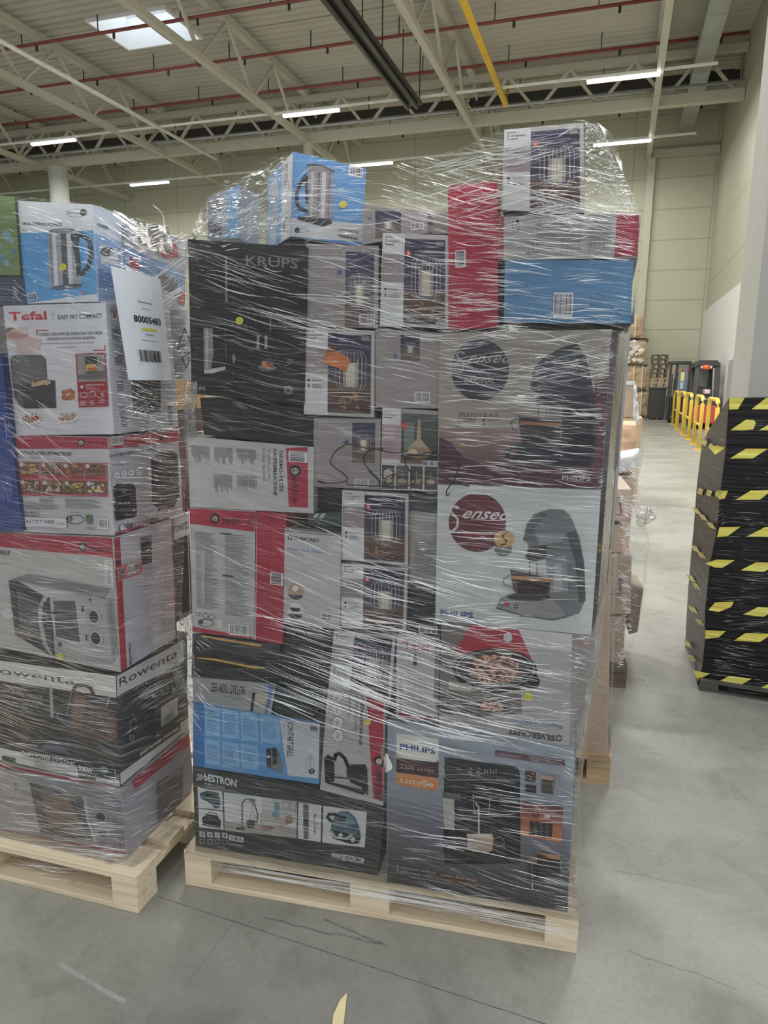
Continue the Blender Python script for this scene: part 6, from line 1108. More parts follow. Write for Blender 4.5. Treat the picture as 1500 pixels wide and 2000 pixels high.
# crumpled film tail at the lower left of the middle stack
def crumple(name, c0, sx, sz, n, seed, fn, amp, mt, parent):
    vs = []; uv = []
    for i in range(n):
        for j in range(n):
            s_, t_ = i / (n - 1), j / (n - 1); p = fn(c0[0] + sx * (s_ - .5), c0[1] + sz * (t_ - .5)) if sx else fn(*[c0[0][k_] * (1 - s_) * (1 - t_) + c0[1][k_] * s_ * (1 - t_) + c0[2][k_] * s_ * t_ + c0[3][k_] * (1 - s_) * t_ for k_ in (0, 1)]); q = p * 22 + V(seed, 0, 0)
            e = math.sin(math.pi * s_) ** .4 * math.sin(math.pi * t_) ** .3
            d = V(noise.noise(q), noise.noise(q + V(9, 0, 0)) - .5, noise.noise(q + V(0, 9, 0))) + V(noise.noise(q * 2.6), noise.noise(q * 2.7), noise.noise(q * 2.5 + V(3, 3, 3))) * .5
            r0 = V(0, 0, 0)
            vs.append(p + d * amp * e + r0); uv.append((s_ * .3, t_ * .3))
    base = parent.location if parent else vs[0]
    me = bpy.data.meshes.new(name); me.from_pydata([tuple(v - base) for v in vs], [], [(i * n + j, (i + 1) * n + j, (i + 1) * n + j + 1, i * n + j + 1) for i in range(n - 1) for j in range(n - 1)])
    me.materials.append(mt); u = me.uv_layers.new(name='wrap'); u.data.foreach_set('uv', [x for p in me.polygons for vi in p.vertices for x in uv[vi]])
    me.polygons.foreach_set('use_smooth', [True] * len(me.polygons))
    o = bpy.data.objects.new(name, me); COL.objects.link(o)
    if parent: o.parent = parent
    else: o.location = base
    return o
crumple('film_tail', [(352, 1200), (378, 1190), (384, 1400), (338, 1330)], 0, 0, 44, 3, mf(-.01), .014, FILMC, M_FILM)
crumple('film_tail', [(404, 385), (560, 302), (566, 470), (396, 462)], 0, 0, 64, 8, mf(-.016), .007, FILMC, M_FILM)
crumple('film_tail', (372, 800), 26, 110, 26, 5, mf(.0), .006, FILMB, M_FILM)
crumple('film_tail', [(1161, 1242), (1174, 1242), (1137, 1470), (1122, 1462)], 0, 0, 40, 4, mf(.0), .007, FILMC, M_FILM)
crumple('film_tail', [(1143, 238), (1172, 246), (1240, 414), (1143, 414)], 0, 0, 44, 14, mf(-.006), .005, FILMC, M_FILM)

# left stack film: front side and the long right side
LF = lambda v: (lambda x, y: LEFT.P(x, y, v))
corner_px = [(262, 1705), (252, 1676), (240, 1537), (232, 1320), (226, 1047), (224, 850), (208, 600), (194, 540), (181, 397)]
cF = LF(.035); C3 = [cF(*p) for p in corner_px]; su = LEFT.u; SIDEP = sum((p.dot(su) for p in C3), 0) / len(C3)
def side_at(off=0.0, lean=-3):
    nn = Matrix.Rotation(R(lean), 3, 'Z') @ su; p0 = C3[4] + nn * (.012 + off)
    return lambda x, y: hit(x, y, p0, nn)
Sd = side_at()
rails = [rail(p, f) for p, f in (
    ([(-80, 1655), (-80, 1500), (-80, 1000), (-80, 380)], cF), ([(0, 1668), (0, 1500), (0, 1000), (0, 600), (0, 382)], cF), ([(26, 1672), (26, 1000), (26, 600), (25, 382)], cF), ([(120, 1688), (110, 1000), (105, 600), (100, 389)], cF),
    (corner_px, cF),
    ([(300, 1640), (300, 1500), (295, 1000), (290, 700), (285, 560), (262, 424)], Sd), ([(345, 1606), (345, 1500), (340, 1200), (335, 800), (335, 600), (322, 438)], Sd), ([(380, 1580), (379, 1440), (352, 1280), (362, 1010), (366, 800), (368, 600), (366, 458)], Sd))]
L_FILM = film('stretch_film', 'clear stretch film around the left stack of kettle, fryer and microwave cartons', rails, FILMB if False else film_mat('stretch_film_left', base=.02, streak=.3, rot=6, rough=.12), subs=8, amp=.002)
Pl = PleatGlints(); lg = LF(.029); nL = -LEFT.v; sg = side_at(.008); nS = LEFT.u
def cx(y):
    for (xa, ya), (xb, yb) in zip(corner_px, corner_px[1:]):
        if yb <= y <= ya: return xa + (xb - xa) * (ya - y) / (ya - yb)
    return 240
lclip = lambda x, y: -20 < x < cx(y) and y > 384 + max(0, x) * .08
def sclip(x, y):
    return cx(y) < x < 368 and y > 400 + (x - 180) * .3 and y < 1700 - (x - 262) * 1.05
A_ = lambda *a, **k: Pl.region(lg, nL, *a, clip=lclip, **k)
B_ = lambda *a, **k: Pl.region(sg, nS, *a, clip=sclip, **k)
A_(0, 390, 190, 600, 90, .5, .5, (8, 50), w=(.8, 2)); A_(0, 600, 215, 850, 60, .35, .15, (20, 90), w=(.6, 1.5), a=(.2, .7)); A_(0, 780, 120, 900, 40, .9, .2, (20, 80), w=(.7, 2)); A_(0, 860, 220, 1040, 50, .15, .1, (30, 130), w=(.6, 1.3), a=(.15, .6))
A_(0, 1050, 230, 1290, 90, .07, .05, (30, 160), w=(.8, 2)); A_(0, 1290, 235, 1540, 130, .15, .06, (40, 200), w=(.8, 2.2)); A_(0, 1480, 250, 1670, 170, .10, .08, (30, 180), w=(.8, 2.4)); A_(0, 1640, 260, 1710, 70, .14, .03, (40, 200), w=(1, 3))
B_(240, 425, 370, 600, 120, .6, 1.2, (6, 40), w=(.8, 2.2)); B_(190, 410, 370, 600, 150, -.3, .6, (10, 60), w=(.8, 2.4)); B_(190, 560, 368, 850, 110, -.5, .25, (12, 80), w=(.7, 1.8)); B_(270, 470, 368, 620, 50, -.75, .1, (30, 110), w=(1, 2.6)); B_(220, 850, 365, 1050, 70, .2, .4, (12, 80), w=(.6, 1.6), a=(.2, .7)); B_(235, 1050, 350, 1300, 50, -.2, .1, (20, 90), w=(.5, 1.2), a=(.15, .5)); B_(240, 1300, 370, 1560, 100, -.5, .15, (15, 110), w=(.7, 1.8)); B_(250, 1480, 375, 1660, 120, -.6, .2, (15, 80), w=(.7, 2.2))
child_mesh(Pl.mb, 'film_pleats_glints', PLEAT_GLINT, L_FILM, 'stuff', 'white film folds with the bright glints put into their colour')
crumple('film_tail', [(262, 432), (330, 442), (340, 500), (270, 480)], 0, 0, 40, 21, side_at(.0), .0018, FILMC, L_FILM)
mb = MB(); mb.tube(smooth([side_at(.01)(x, y) for x, y in ((321, 440), (318, 420), (310, 410), (302, 404), (299, 400))]), .0016, 6); child_mesh(mb, 'loose_film_end', PLEAT_GLINT, L_FILM)
# ================================================================ what stands further down the hall
KRAFT = plain('kraft_board', (168, 148, 130), rough=.7, var=.08, scale=6); KRAFT2 = plain('kraft_board_warm', (176, 150, 118), rough=.7, var=.1, scale=6)
def bx(name, label, front, Y, depth, m_, cat='box', yaw=5.5, kidf=None, group=None, jit=0):
    """a block whose front is given by four seen corners on the plane through (x, Y)"""
    n = V(-math.sin(R(yaw)), math.cos(R(yaw)), 0); p0 = V(.05, Y, 0); q = [hit(x, y, p0, n) for x, y in front]; mb = MB()
    mb.hexa([q[3], q[2], q[2] + n * depth, q[3] + n * depth], [q[0], q[1], q[1] + n * depth, q[0] + n * depth]); base = (q[2] + q[3]) / 2
    o = mb.build(name, m_, inv=Matrix.Translation(-base), bevel=.006); o.location = base; tag(o, label, cat, group)
    if kidf: kidf(o, q, n, base)
    return o
def ppal(label, x1, Y, yaw, wood, w=1.2, z=0.0, d=.8, H=PT):
    a = R(yaw); o = V(x1 - w * math.cos(a), Y - w * math.sin(a), z); return pallet(None, label, wood, loc=o, yaw=a, w=w, d=d, H=H, detail=False)
p2 = onZ(1190, 1535, 0); ppal('brown wooden pallet directly behind the middle stack', p2.x, p2.y, 5.5, WOODT)
p3 = onZ(1222, 1345, 0); ppal('dark brown wooden pallet third in the row along the aisle', p3.x, p3.y, 5.5, WOODO)
bx('tall_carton', 'tall plain brown carton wrapped in film on the second pallet', [(1020, 1120), (1192, 1120), (1183, 1494), (1010, 1462)], p2.y + .02, .5, KRAFT, depth_ := None) if False else None
bx('tall_carton', 'tall plain brown carton standing on the second pallet, behind the middle stack', [(1000, 1050), (1194, 1075), (1187, 1488), (1000, 1462)], p2.y + .03, .6, KRAFT)
def arrows(o, q, n, base):
    mb = MB()
    P_ = lambda s, t: q[0].lerp(q[1], s).lerp(q[3].lerp(q[2], s), t) - n * .003 - base
    for s0 in (.80, .91):
        mb.bar(P_(s0, .62), P_(s0, .42), .006, .002); mb.face([P_(s0 - .03, .46), P_(s0 + .03, .46), P_(s0, .36)])
    mb.bar(P_(.77, .65), P_(.95, .65), .006, .002); mb.build('arrow_print', plain('print_ink', (80, 68, 60)), parent=o)
bx('tall_carton', 'brown carton with two printed up arrows on the third pallet', [(1000, 1080), (1234, 1084), (1232, 1200), (1000, 1200)], p3.y + .04, .55, KRAFT, kidf=arrows)
def marks(o, q, n, base):
    mb = MB(); P_ = lambda s, t: q[0].lerp(q[1], s).lerp(q[3].lerp(q[2], s), t) - n * .003 - base
    mb.bar(P_(.78, .3), P_(.82, .75), .008, .002); mb.bar(P_(.90, .25), P_(.86, .5), .006, .002); mb.bar(P_(.90, .25), P_(.92, .75), .006, .002); mb.bar(P_(.80, .78), P_(.93, .8), .006, .002); mb.build('arrow_print', plain('print_ink2', (84, 70, 62)), parent=o)
bx('tall_carton', 'brown carton with faint printed marks above the arrow carton', [(1000, 950), (1234, 955), (1232, 1018), (1000, 1018)], p3.y + .05, .5, KRAFT, kidf=marks)
bx('flat_carton', 'brown carton squeezed between the marked carton and the arrow carton', [(1000, 1020), (1217, 1026), (1216, 1080), (1000, 1078)], p3.y + .06, .5, KRAFT)
bx('tall_carton', 'lowest brown carton on the third pallet', [(1000, 1202), (1222, 1206), (1217, 1303), (1000, 1290)], p3.y + .03, .6, KRAFT)
bx('tall_carton', 'brown carton behind film at the side of the arrow carton', [(1232, 1140), (1258, 1150), (1246, 1235), (1228, 1240)], p3.y + .3, .3, KRAFT)
# film around the third pallet
f3 = lambda dv: (lambda x, y: hit(x, y, V(p3.x, p3.y + dv, 0), V(-math.sin(R(5.5)), math.cos(R(5.5)), 0)))
rl = [rail(p, f3(v)) for p, v in (([(1150, 1310), (1150, 1000), (1150, 885)], 0), ([(1200, 1312), (1205, 1000), (1206, 885)], -.02), ([(1219, 1310), (1246, 1220), (1254, 1160), (1262, 1060), (1246, 985), (1240, 940), (1252, 888), (1250, 862)], 0), ([(1222, 1300), (1246, 1222), (1258, 1170), (1270, 1055), (1252, 985), (1246, 940), (1258, 885), (1256, 860)], .5))]
F3 = film('stretch_film', 'clear crumpled stretch film around the brown cartons on the third pallet', rl, FILMB, subs=8, amp=.012)
P3 = PleatGlints(); g3 = f3(-.02); c3 = lambda x, y: 1196 < x < (1252 + (y - 880) * .1 if y < 1060 else 1268 - (y - 1060) * .2)
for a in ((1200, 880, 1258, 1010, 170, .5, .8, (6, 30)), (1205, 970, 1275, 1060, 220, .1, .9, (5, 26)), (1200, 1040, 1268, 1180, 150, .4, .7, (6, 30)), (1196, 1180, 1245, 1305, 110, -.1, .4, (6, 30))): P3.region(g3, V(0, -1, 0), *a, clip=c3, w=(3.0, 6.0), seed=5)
child_mesh(P3.mb, 'film_pleats_glints', PLEAT_GLINT, F3, 'stuff')
crumple('film_tail', [(1240, 985), (1270, 992), (1284, 1012), (1244, 1035)], 0, 0, 30, 33, f3(-.03), .03, FILMC, F3)
crumple('film_tail', (1190, 1365), 50, 30, 16, 36, f3(-.9), .012, FILM, F3) if False else None
rl = [rail(p, mf2) for p, mf2 in (([(1150, 1500), (1155, 1180)], f3(p2.y - p3.y)), ([(1190, 1496), (1195, 1300), (1198, 1080)], f3(p2.y - p3.y - .01)), ([(1193, 1480), (1199, 1300), (1206, 1080)], f3(p2.y - p3.y + .5)))]
film('stretch_film', 'clear stretch film around the tall plain brown carton behind the middle stack', rl, FILM, subs=6)
# tall sheet of film-wrapped grey panel between the stacks
bx('foam_board', 'pale grey board leaning behind the right edge of the middle stack', [(1200, 600), (1236, 600), (1196, 1074), (1156, 1070)], p2.y + .3, .04, plain('grey_panel', (138, 138, 134), rough=.3, var=.1), cat='board')

# fourth pallet: kraft bag, white film, carton
p4y = 7.0
def blob(name, label, pts, Y, th, m_, cat, n=14, amp=.03, seed=0):
    q = [onY(x, y, Y) for x, y in pts]; mb = MB()
    def P_(i, j, sgn):
        s_, t_ = i / n, j / n; p = q[0] * ((1 - s_) * (1 - t_)) + q[1] * (s_ * (1 - t_)) + q[2] * (s_ * t_) + q[3] * ((1 - s_) * t_)
        e = max(0, (1 - (2 * s_ - 1) ** 4) * (1 - (2 * t_ - 1) ** 4)) ** .5; d = noise.noise(p * 4 + V(seed, 0, 0)) + .5 * noise.noise(p * 11 + V(seed, 0, 0))
        return p + V(noise.noise(p * 3 + V(5, seed, 0)) * amp * .8, sgn * (th * e + (d * amp if sgn < 0 else 0) * e), noise.noise(p * 3 + V(0, seed, 9)) * amp * .6)
    for sg_ in (-1, 1):
        for i in range(n):
            for j in range(n):
                f = [P_(i, j, sg_), P_(i, j + 1, sg_), P_(i + 1, j + 1, sg_), P_(i + 1, j, sg_)]; mb.face(f if sg_ < 0 else f[::-1])
    base = (q[2] + q[3]) / 2; o = mb.build(name, m_, smooth=True, inv=Matrix.Translation(-base)); o.location = base; tag(o, label, cat); return o
PAPER = plain('kraft_paper', (184, 148, 118), rough=.75, var=.12, scale=5, bump=.7)
o = blob('paper_bag', 'crumpled brown paper bag behind the right edge of the middle stack', [(1196, 822), (1249, 822), (1238, 925), (1190, 925)], p4y, .18, PAPER, 'bag', amp=.05)
WFILM = plain('milky_film', (190, 192, 194), rough=.2, var=.15, scale=12, bump=1.0)
o = blob('film_bundle', 'milky white film bundle under the brown paper bag', [(1190, 888), (1250, 872), (1256, 905), (1190, 930)], 6.6, .2, WFILM, 'film', amp=.06, seed=4)
mb = MB(); mb.box(-1.0, -.2, 0, onY(1238, 940, 6.6).x - .32, .6, onY(1216, 930, 6.8).z); o = mb.build('tall_carton', KRAFT); o.location = (.32, 6.75, 0); tag(o, 'brown carton base carrying the paper bag and the milky film bundle', 'box')
PC_ = bx('tall_carton', 'pale brown carton with white film lid beyond the paper bag', [(1180, 752), (1240, 752), (1238, 815), (1180, 815)], 9.5, .6, KRAFT, kidf=lambda o, q, n, b_: (lambda mb: (mb.hexa([q[0] - n * .01 - b_, q[1] - n * .01 - b_, q[1] + n * .6 - b_, q[0] + n * .6 - b_], [p + V(0, 0, .05) - b_ for p in (q[0] - n * .01, q[1] - n * .01, q[1] + n * .6, q[0] + n * .6)]), mb.build('film_lid', WFILM, parent=o)))(MB()))
mb = MB(); zt = onY(1210, 815, 9.5).z; mb.box(-1.1, 0, 0, .22, .7, zt - .005); o = mb.build('tall_carton', KRAFT2); o.location = (.1, 9.45, 0); tag(o, 'brown load under the pale carton with the film lid', 'box')
crumple('film_sheet', [(1238, 750), (1243, 752), (1250, 832), (1236, 818)], 0, 0, 14, 41, lambda x, y: onY(x, y, 9.45), .03, WFILM, PC_)

# bales stacked by the far wall
STR = plain('white_strap', (206, 196, 170), rough=.5)
def bale(label, x0, y0, x1, y1, Y, depth, straps=3, vert=True, m_=KRAFT2, seed=0):
    a = onY(x0, y1, Y); b2 = onY(x1, y0, Y); mb = MB(); w, h = b2.x - a.x, b2.z - a.z; n = 10
    def P_(i, j, back):
        s_, t_ = i / n, j / n; e = (1 - (2 * s_ - 1) ** 6) * (1 - (2 * t_ - 1) ** 6); k = noise.noise(V(s_ * 5 + seed, t_ * 5, back * 3)) * .08
        ins = .05 * (abs(2 * s_ - 1) ** 6 + abs(2 * t_ - 1) ** 6)
        return V(w * s_ + noise.noise(V(t_ * 4, seed, 0)) * .05 * (1 if s_ > .5 else -1), (depth if back else 0) + (1 if back else -1) * (.12 * e + k * e), h * t_ + noise.noise(V(s_ * 4, seed + 5, 0)) * .04)
    for back in (0, 1):
        for i in range(n):
            for j in range(n):
                f = [P_(i, j, back), P_(i + 1, j, back), P_(i + 1, j + 1, back), P_(i, j + 1, back)]; mb.face(f if not back else f[::-1])
    ring = [(i, 0) for i in range(n)] + [(n, j) for j in range(n)] + [(n - i, n) for i in range(n)] + [(0, n - j) for j in range(n)]
    for p, q in zip(ring, ring[1:] + ring[:1]): mb.face([P_(*p, 0), P_(*p, 1), P_(*q, 1), P_(*q, 0)])
    o = mb.build('cardboard_bale', m_); o.location = a; tag(o, label, 'bale', 'brown bales by the far wall')
    for k in range(straps):
        M_ = MB(); s_ = (k + .8) / (straps + .6)
        if vert: M_.box(w * s_ - .02, -.2, .02, w * s_ + .02, depth + .15, h + .03)
        else: M_.box(-.02, -.2, h * s_ - .02, w + .02, depth + .15, h * s_ + .02)
        M_.build('strap', STR, parent=o)
    return o
YB = 32.0
bale('lowest brown bale in the tower beside the black crate', 1190, 766, 1266, 809, YB, 1.2, 4)
bale('long brown bale with white straps, second from the floor', 1190, 717, 1269, 759, YB, 1.2, 4, seed=2)
bale('ragged brown bale with white scraps, third from the floor', 1190, 667, 1263, 711, YB, 1.2, 0, seed=4)
o = bpy.data.objects['cardboard_bale.002']; M_ = MB(); rr = random.Random(3)
for k in range(26):
    x, z = min(1.22, rr.gauss(1.0, .2)), rr.gauss(.55, .2); s_ = rr.uniform(.05, .16); a = rr.random() * 3; M_.face([V(x + s_ * math.cos(a + t), -.26 - rr.random() * .06, z + s_ * math.sin(a + t) * .8) for t in (0, 1.3, 3.0, 4.6)])
M_.build('scraps', plain('pale_scraps', (206, 196, 184), var=.3, scale=3), parent=o)
bale('topmost brown bale, standing upright on the tower', 1190, 616, 1257, 660, YB, 1.2, 3, seed=7)
for z0, y, lb in ((0, 809, 'dark pallet under the lowest brown bale'), (1, 759, 'dark pallet between the lowest and the long bale'), (2, 711, 'dark pallet under the ragged bale'), (3, 660, 'dark pallet under the topmost bale')):
    zz = 0 if z0 == 0 else onY(1230, y, YB).z - .165; ppal(lb, onY(1262 - z0 * 2, 800, YB).x, YB, 0, WOODO, w=1.7, z=zz, d=1.1, H=.16)
# black crate with a stack of dark pallets on top
YC = 31.2; a = onY(1266, 815, YC); b2 = onY(1302, 757, YC); w = b2.x - a.x
r_ = empty('plastic_crate', (a.x, YC, 0)); tag(r_, 'big black plastic crate carrying the stack of dark pallets', 'crate'); BK = plain('black_plastic', (52, 50, 50), rough=.5)
M_ = MB(); M_.box(0, 0, .1, w, 1.0, b2.z - .02); M_.build('body', BK, parent=r_)
M_ = MB(); M_.box(-.03, -.03, b2.z - .07, w + .03, 1.03, b2.z - .0); M_.build('rim', BK, parent=r_)
for k in range(3): M_ = MB(); M_.box(.02 + k * (w - .14) / 2, 0, 0, .12 + k * (w - .14) / 2, 1.0, .1); M_.build('foot', BK, parent=r_)
zt = onY(1280, 692, YC).z; nP = 7; hP = (zt - b2.z) / nP
for k in range(nP):
    o = ppal('dark worn pallet, %s of the stack of seven on the black crate' % ('lowest', 'second from below', 'third from below', 'middle one', 'third from the top', 'second from the top', 'topmost')[k], a.x + w + .03 * math.sin(k * 2), YC + .02 * k, 0, WOODO if k > 1 else WOODT, w=w * 1.02, z=b2.z + .002 + hP * k, d=.85, H=hP - .004); o['group'] = 'pallet stack on the black crate'

# reach truck
def P6(x, y, Y): return onY(x, y, Y)
YT = 29.0; a = P6(1302, 818, YT); b2 = P6(1350, 705, YT); H = b2.z; Wd = b2.x - a.x
r_ = empty('reach_truck', (a.x, YT, 0)); tag(r_, 'black reach truck with a stickered rear screen, left of the red forklift', 'truck')
FB_ = plain('fork_black', (56, 55, 56), rough=.4); FG = plain('fork_grey', (92, 96, 100), rough=.35); SCR = plain('clear_screen', (120, 128, 132), rough=.15)
def pt(nm, x0, y0, z0, x1, y1, z1, m_): M_ = MB(); M_.box(x0, y0, z0, x1, y1, z1); return M_.build(nm, m_, parent=r_, bevel=.02)
pt('body', 0.02, .3, .15, Wd - .05, 1.6, H * .42, FB_); pt('rear_screen', Wd * .34, .2, H * .42, Wd * .96, .26, H * .93, SCR)
for x in (0.0, .32, .98): pt('mast_post', Wd * x - .03, .15, .1, Wd * x + .06, .35, H * .96, FB_)
pt('roof', -.03, .1, H * .95, Wd + .05, 1.6, H, FB_); pt('hydraulic_hose', Wd * .1, .1, H * .25, Wd * .16, .16, H * .8, FB_); pt('hydraulic_hose', Wd * .22, .1, H * .3, Wd * .27, .16, H * .72, FB_)
pt('sticker', Wd * .40, .18, H * .82, Wd * .48, .2, H * .90, plain('orange_sticker', (190, 130, 50))); pt('sticker', Wd * .60, .17, H * .83, Wd * .68, .19, H * .88, plain('red_sticker', (190, 60, 60))); pt('sticker', Wd * .56, .16, H * .68, Wd * .76, .18, H * .82, plain('yellow_sticker', (206, 206, 130))); pt('sticker', Wd * .56, .16, H * .55, Wd * .74, .18, H * .67, plain('pale_blue_sticker', (150, 190, 210))); pt('sticker', Wd * .86, .15, H * .84, Wd * .94, .17, H * .9, plain('red_sticker2', (180, 60, 70)))
for x in (.1, .7):
    M_ = MB(); M_.tube([(Wd * x, .4, .18), (Wd * x + .18, .4, .18)], .18, 16); M_.build('wheel', FB_, parent=r_, smooth=True)

# forklift seen from behind
YF = 25.6; a = P6(1350, 839, YF); b2 = P6(1412, 703, YF); H = b2.z; Wd = b2.x - a.x
r_ = empty('forklift', (a.x, YF, 0)); tag(r_, 'red and black forklift with orange beacon, parked behind the yellow barrier frames', 'forklift'); FR = plain('fork_red', (186, 66, 52), rough=.35, coat=.3)
M_ = MB()
prof = [(.02, 0.2), (.98, .2), (1.0, .75), (.92, 1.0), (.08, 1.0), (0, .75)]
M_.hexa([V(Wd * x, 0, H * .33 * z + .05) for x, z in prof][::-1], [V(Wd * x, 1.1, H * .33 * z + .05) for x, z in prof][::-1]); M_.build('counterweight', FR, parent=r_, bevel=.04)
pt('chassis', Wd * .02, 1.1, .25, Wd * .98, 2.4, H * .36, FR); pt('engine_cover', Wd * .1, .05, H * .34, Wd * .92, 1.2, H * .47, FB_); 
pt('seat', Wd * .28, .7, H * .47, Wd * .62, 1.2, H * .62, FB_); pt('dashboard', Wd * .2, .1, H * .47, Wd * .72, .3, H * .58, FB_)
for x0, y0 in ((.0, .3), (.86, .3), (.05, 2.0), (.82, 2.0)): M_ = MB(); M_.bar((Wd * (x0 + .07), y0, H * .34), (Wd * (x0 + .10 if x0 < .5 else x0 + .04), y0 + .25, H * .96), .16, .14); M_.build('roof_post', FB_, parent=r_, bevel=.02)
M_ = MB(); pr = [(0.0, .90), (.03, .96), (.15, 1.0), (.85, 1.0), (.97, .96), (1.0, .90), (.9, .92), (.1, .92)]
M_.hexa([V(Wd * x, .4, H * z) for x, z in pr][::-1], [V(Wd * x, 2.3, H * z) for x, z in pr][::-1]); M_.build('overhead_guard', FB_, parent=r_)
M_ = MB(); M_.tube([(Wd * .44, .4, H * .87), (Wd * .44, .4, H * .93)], [.13, .1], 12); M_.build('beacon', plain('orange_beacon', (226, 96, 40), rough=.3), parent=r_, smooth=True)
pt('windscreen', Wd * .2, 2.1, H * .5, Wd * .8, 2.13, H * .9, SCR); pt('number_sign', Wd * .34, .0, H * .52, Wd * .62, .04, H * .58, plain('white_sign', (206, 190, 190))); pt('red_mark', Wd * .35, -.012, H * .53, Wd * .40, .0, H * .57, plain('sign_red', (180, 60, 60)))
M_ = MB(); M_.tube([(Wd * .28, .02, H * .42), (Wd * .38, .02, H * .43), (Wd * .44, .02, H * .455), (Wd * .50, .02, H * .43), (Wd * .56, .02, H * .45), (Wd * .64, .02, H * .42)], .018, 6); M_.build('maker_mark', plain('mark_white', (190, 190, 190)), parent=r_)
pt('light', Wd * .2, .3, H * .88, Wd * .28, .36, H * .92, plain('lamp_glass', (190, 190, 190))); pt('light', Wd * .58, .3, H * .88, Wd * .66, .36, H * .92, plain('lamp_glass2', (190, 190, 196)))
for x in (.04, .68):
    M_ = MB(); M_.tube([(Wd * x, .42, .33), (Wd * x + .3, .42, .33)], .33, 20); M_.build('wheel', FB_, parent=r_, smooth=True)
    M_ = MB(); M_.tube([(Wd * x, 2.0, .36), (Wd * x + .3, 2.0, .36)], .36, 20); M_.build('wheel', FB_, parent=r_, smooth=True)
# grey cabinet beside the column
a = onY(1416, 900, 9.0); t_ = onY(1416, 700, 9.0); r_ = empty('switch_cabinet', (a.x, 9.0, 0)); tag(r_, 'tall grey steel cabinet just left of the concrete column', 'cabinet'); GC = plain('cabinet_grey', (128, 128, 126), rough=.4)
M_ = MB(); M_.box(0, 0, 0, .5, .5, t_.z); M_.build('body', GC, parent=r_, bevel=.008)
M_ = MB(); M_.box(.03, -.015, .06, .14, 0, t_.z - .1); M_.build('door', plain('cabinet_door', (112, 112, 110), rough=.4), parent=r_)
M_ = MB(); M_.box(.02, -.02, t_.z - .12, .16, -.015, t_.z - .01); M_.build('dark_plate', plain('dark_plate_paint', (62, 58, 52)), parent=r_)
# yellow barrier frames
YP = plain('barrier_yellow', (212, 178, 62), rough=.4)
bars = [((1313, 829), (1320, 833), 761), ((1322, 839), (1332, 845), 763), ((1335, 850), (1344, 859), 766), ((1353, 868), (1364, 878), 771), ((1376, 886), (1392, 898), 777), ((1411, 862), (1414, 866), 772)]
lb = ('farthest yellow barrier frame in the row', 'second farthest yellow barrier frame', 'third yellow barrier frame from the far end', 'yellow barrier frame in front of the left edge of the red forklift', 'nearest yellow barrier frame, beside the black load', 'yellow barrier frame seen edge on at the right of the forklift')
for (f_, n_, ty), l_ in zip(bars, lb):
    A_1 = onZ(*f_, 0); B_1 = onZ(*n_, 0); tz = onY(n_[0] + (n_[0] - f_[0]) * 0, ty + 4, B_1.y).z
    r_ = empty('barrier_frame', B_1); tag(r_, l_, 'barrier', 'yellow barrier frames along the aisle'); d = A_1 - B_1; rad = .042
    M_ = MB(); M_.tube([V(0, 0, 0.02), V(0, 0, tz - .16), d * .02 + V(0, 0, tz - .06), d * .10 + V(0, 0, tz), d * .90 + V(0, 0, tz), d * .98 + V(0, 0, tz - .06), d + V(0, 0, tz - .16), d + V(0, 0, .02)], rad, 10); M_.build('hoop', YP, parent=r_, smooth=True)
    M_ = MB(); M_.tube([V(0, 0, tz * .46), d + V(0, 0, tz * .46)], .03, 8); M_.build('cross_bar', YP, parent=r_, smooth=True)
    for q in (V(0, 0, 0), d): M_ = MB(); M_.box(q.x - .09, q.y - .09, 0, q.x + .09, q.y + .09, .02); M_.build('foot_plate', YP, parent=r_)

# ================================================================ black wrapped load with hazard tape on the right
BX = Frame(*onZ(1375, 1343, 0)[:2], -5.8); PBk = wood_mat('black_pallet', (72, 70, 66), (52, 50, 48))
def bfilm(name, rgb, base_rough=.16):
    m, nt, b = mat(name); L = nt.links.new; tc = N(nt, 'ShaderNodeTexCoord'); mp = N(nt, 'ShaderNodeMapping'); mp.inputs['Scale'].default_value = (1.5, 1.5, 55); mp.inputs['Rotation'].default_value = (0, R(4), 0); L(tc.outputs['Object'], mp.inputs[0])
    n = N(nt, 'ShaderNodeTexNoise'); n.inputs['Scale'].default_value = 1; n.inputs['Detail'].default_value = 4; L(mp.outputs[0], n.inputs['Vector'])
    bp = N(nt, 'ShaderNodeBump'); bp.inputs['Strength'].default_value = .8; bp.inputs['Distance'].default_value = .012; L(n.outputs['Fac'], bp.inputs['Height']); L(bp.outputs[0], b.inputs['Normal'])
    L(ramp(nt, n.outputs['Fac'], [(.4, C(rgb)), (.68, C(tuple(v * 1.35 for v in rgb)))]), b.inputs['Base Color']); b.inputs['Roughness'].default_value = base_rough; b.inputs['Specular IOR Level'].default_value = .28; return m
BF = bfilm('black_stretch_film', (20, 18, 19), .2); BG = bfilm('grey_load_behind_film', (42, 39, 37), .35)
fp = [(1424, 777), (1418, 860), (1417, 881), (1405, 975), (1400, 1035), (1386, 1105), (1377, 1192), (1377, 1245), (1372, 1300), (1362, 1334)]   # front left edge, top to bottom
lp = [(1424, 842), (1372, 860), (1369, 881), (1361, 947), (1355, 1030), (1350, 1080), (1344, 1150), (1340, 1220), (1338, 1262), (1345, 1300)]   # left back edge
rp = [(1620, 775), (1620, 850), (1615, 880), (1610, 975), (1605, 1035), (1600, 1105), (1595, 1192), (1592, 1250), (1590, 1320), (1588, 1372)]
bp0 = lambda x, y: BX.P(x, y, .0); BS = BX.v * .6
Fq = [bp0(*p) for p in fp]; Rq = [bp0(*p) for p in rp]
yb = Matrix.Rotation(R(0), 3, 'Z') @ BX.v
bk = lambda x, y: BX.P(x, y, .6)
Lq = [bk(*p) for p in lp]; RB_ = [p + BX.v * .6 for p in Rq]
base = (Fq[-1] + Rq[-1]) / 2; inv = Matrix.Translation(-base)
mb = MB()
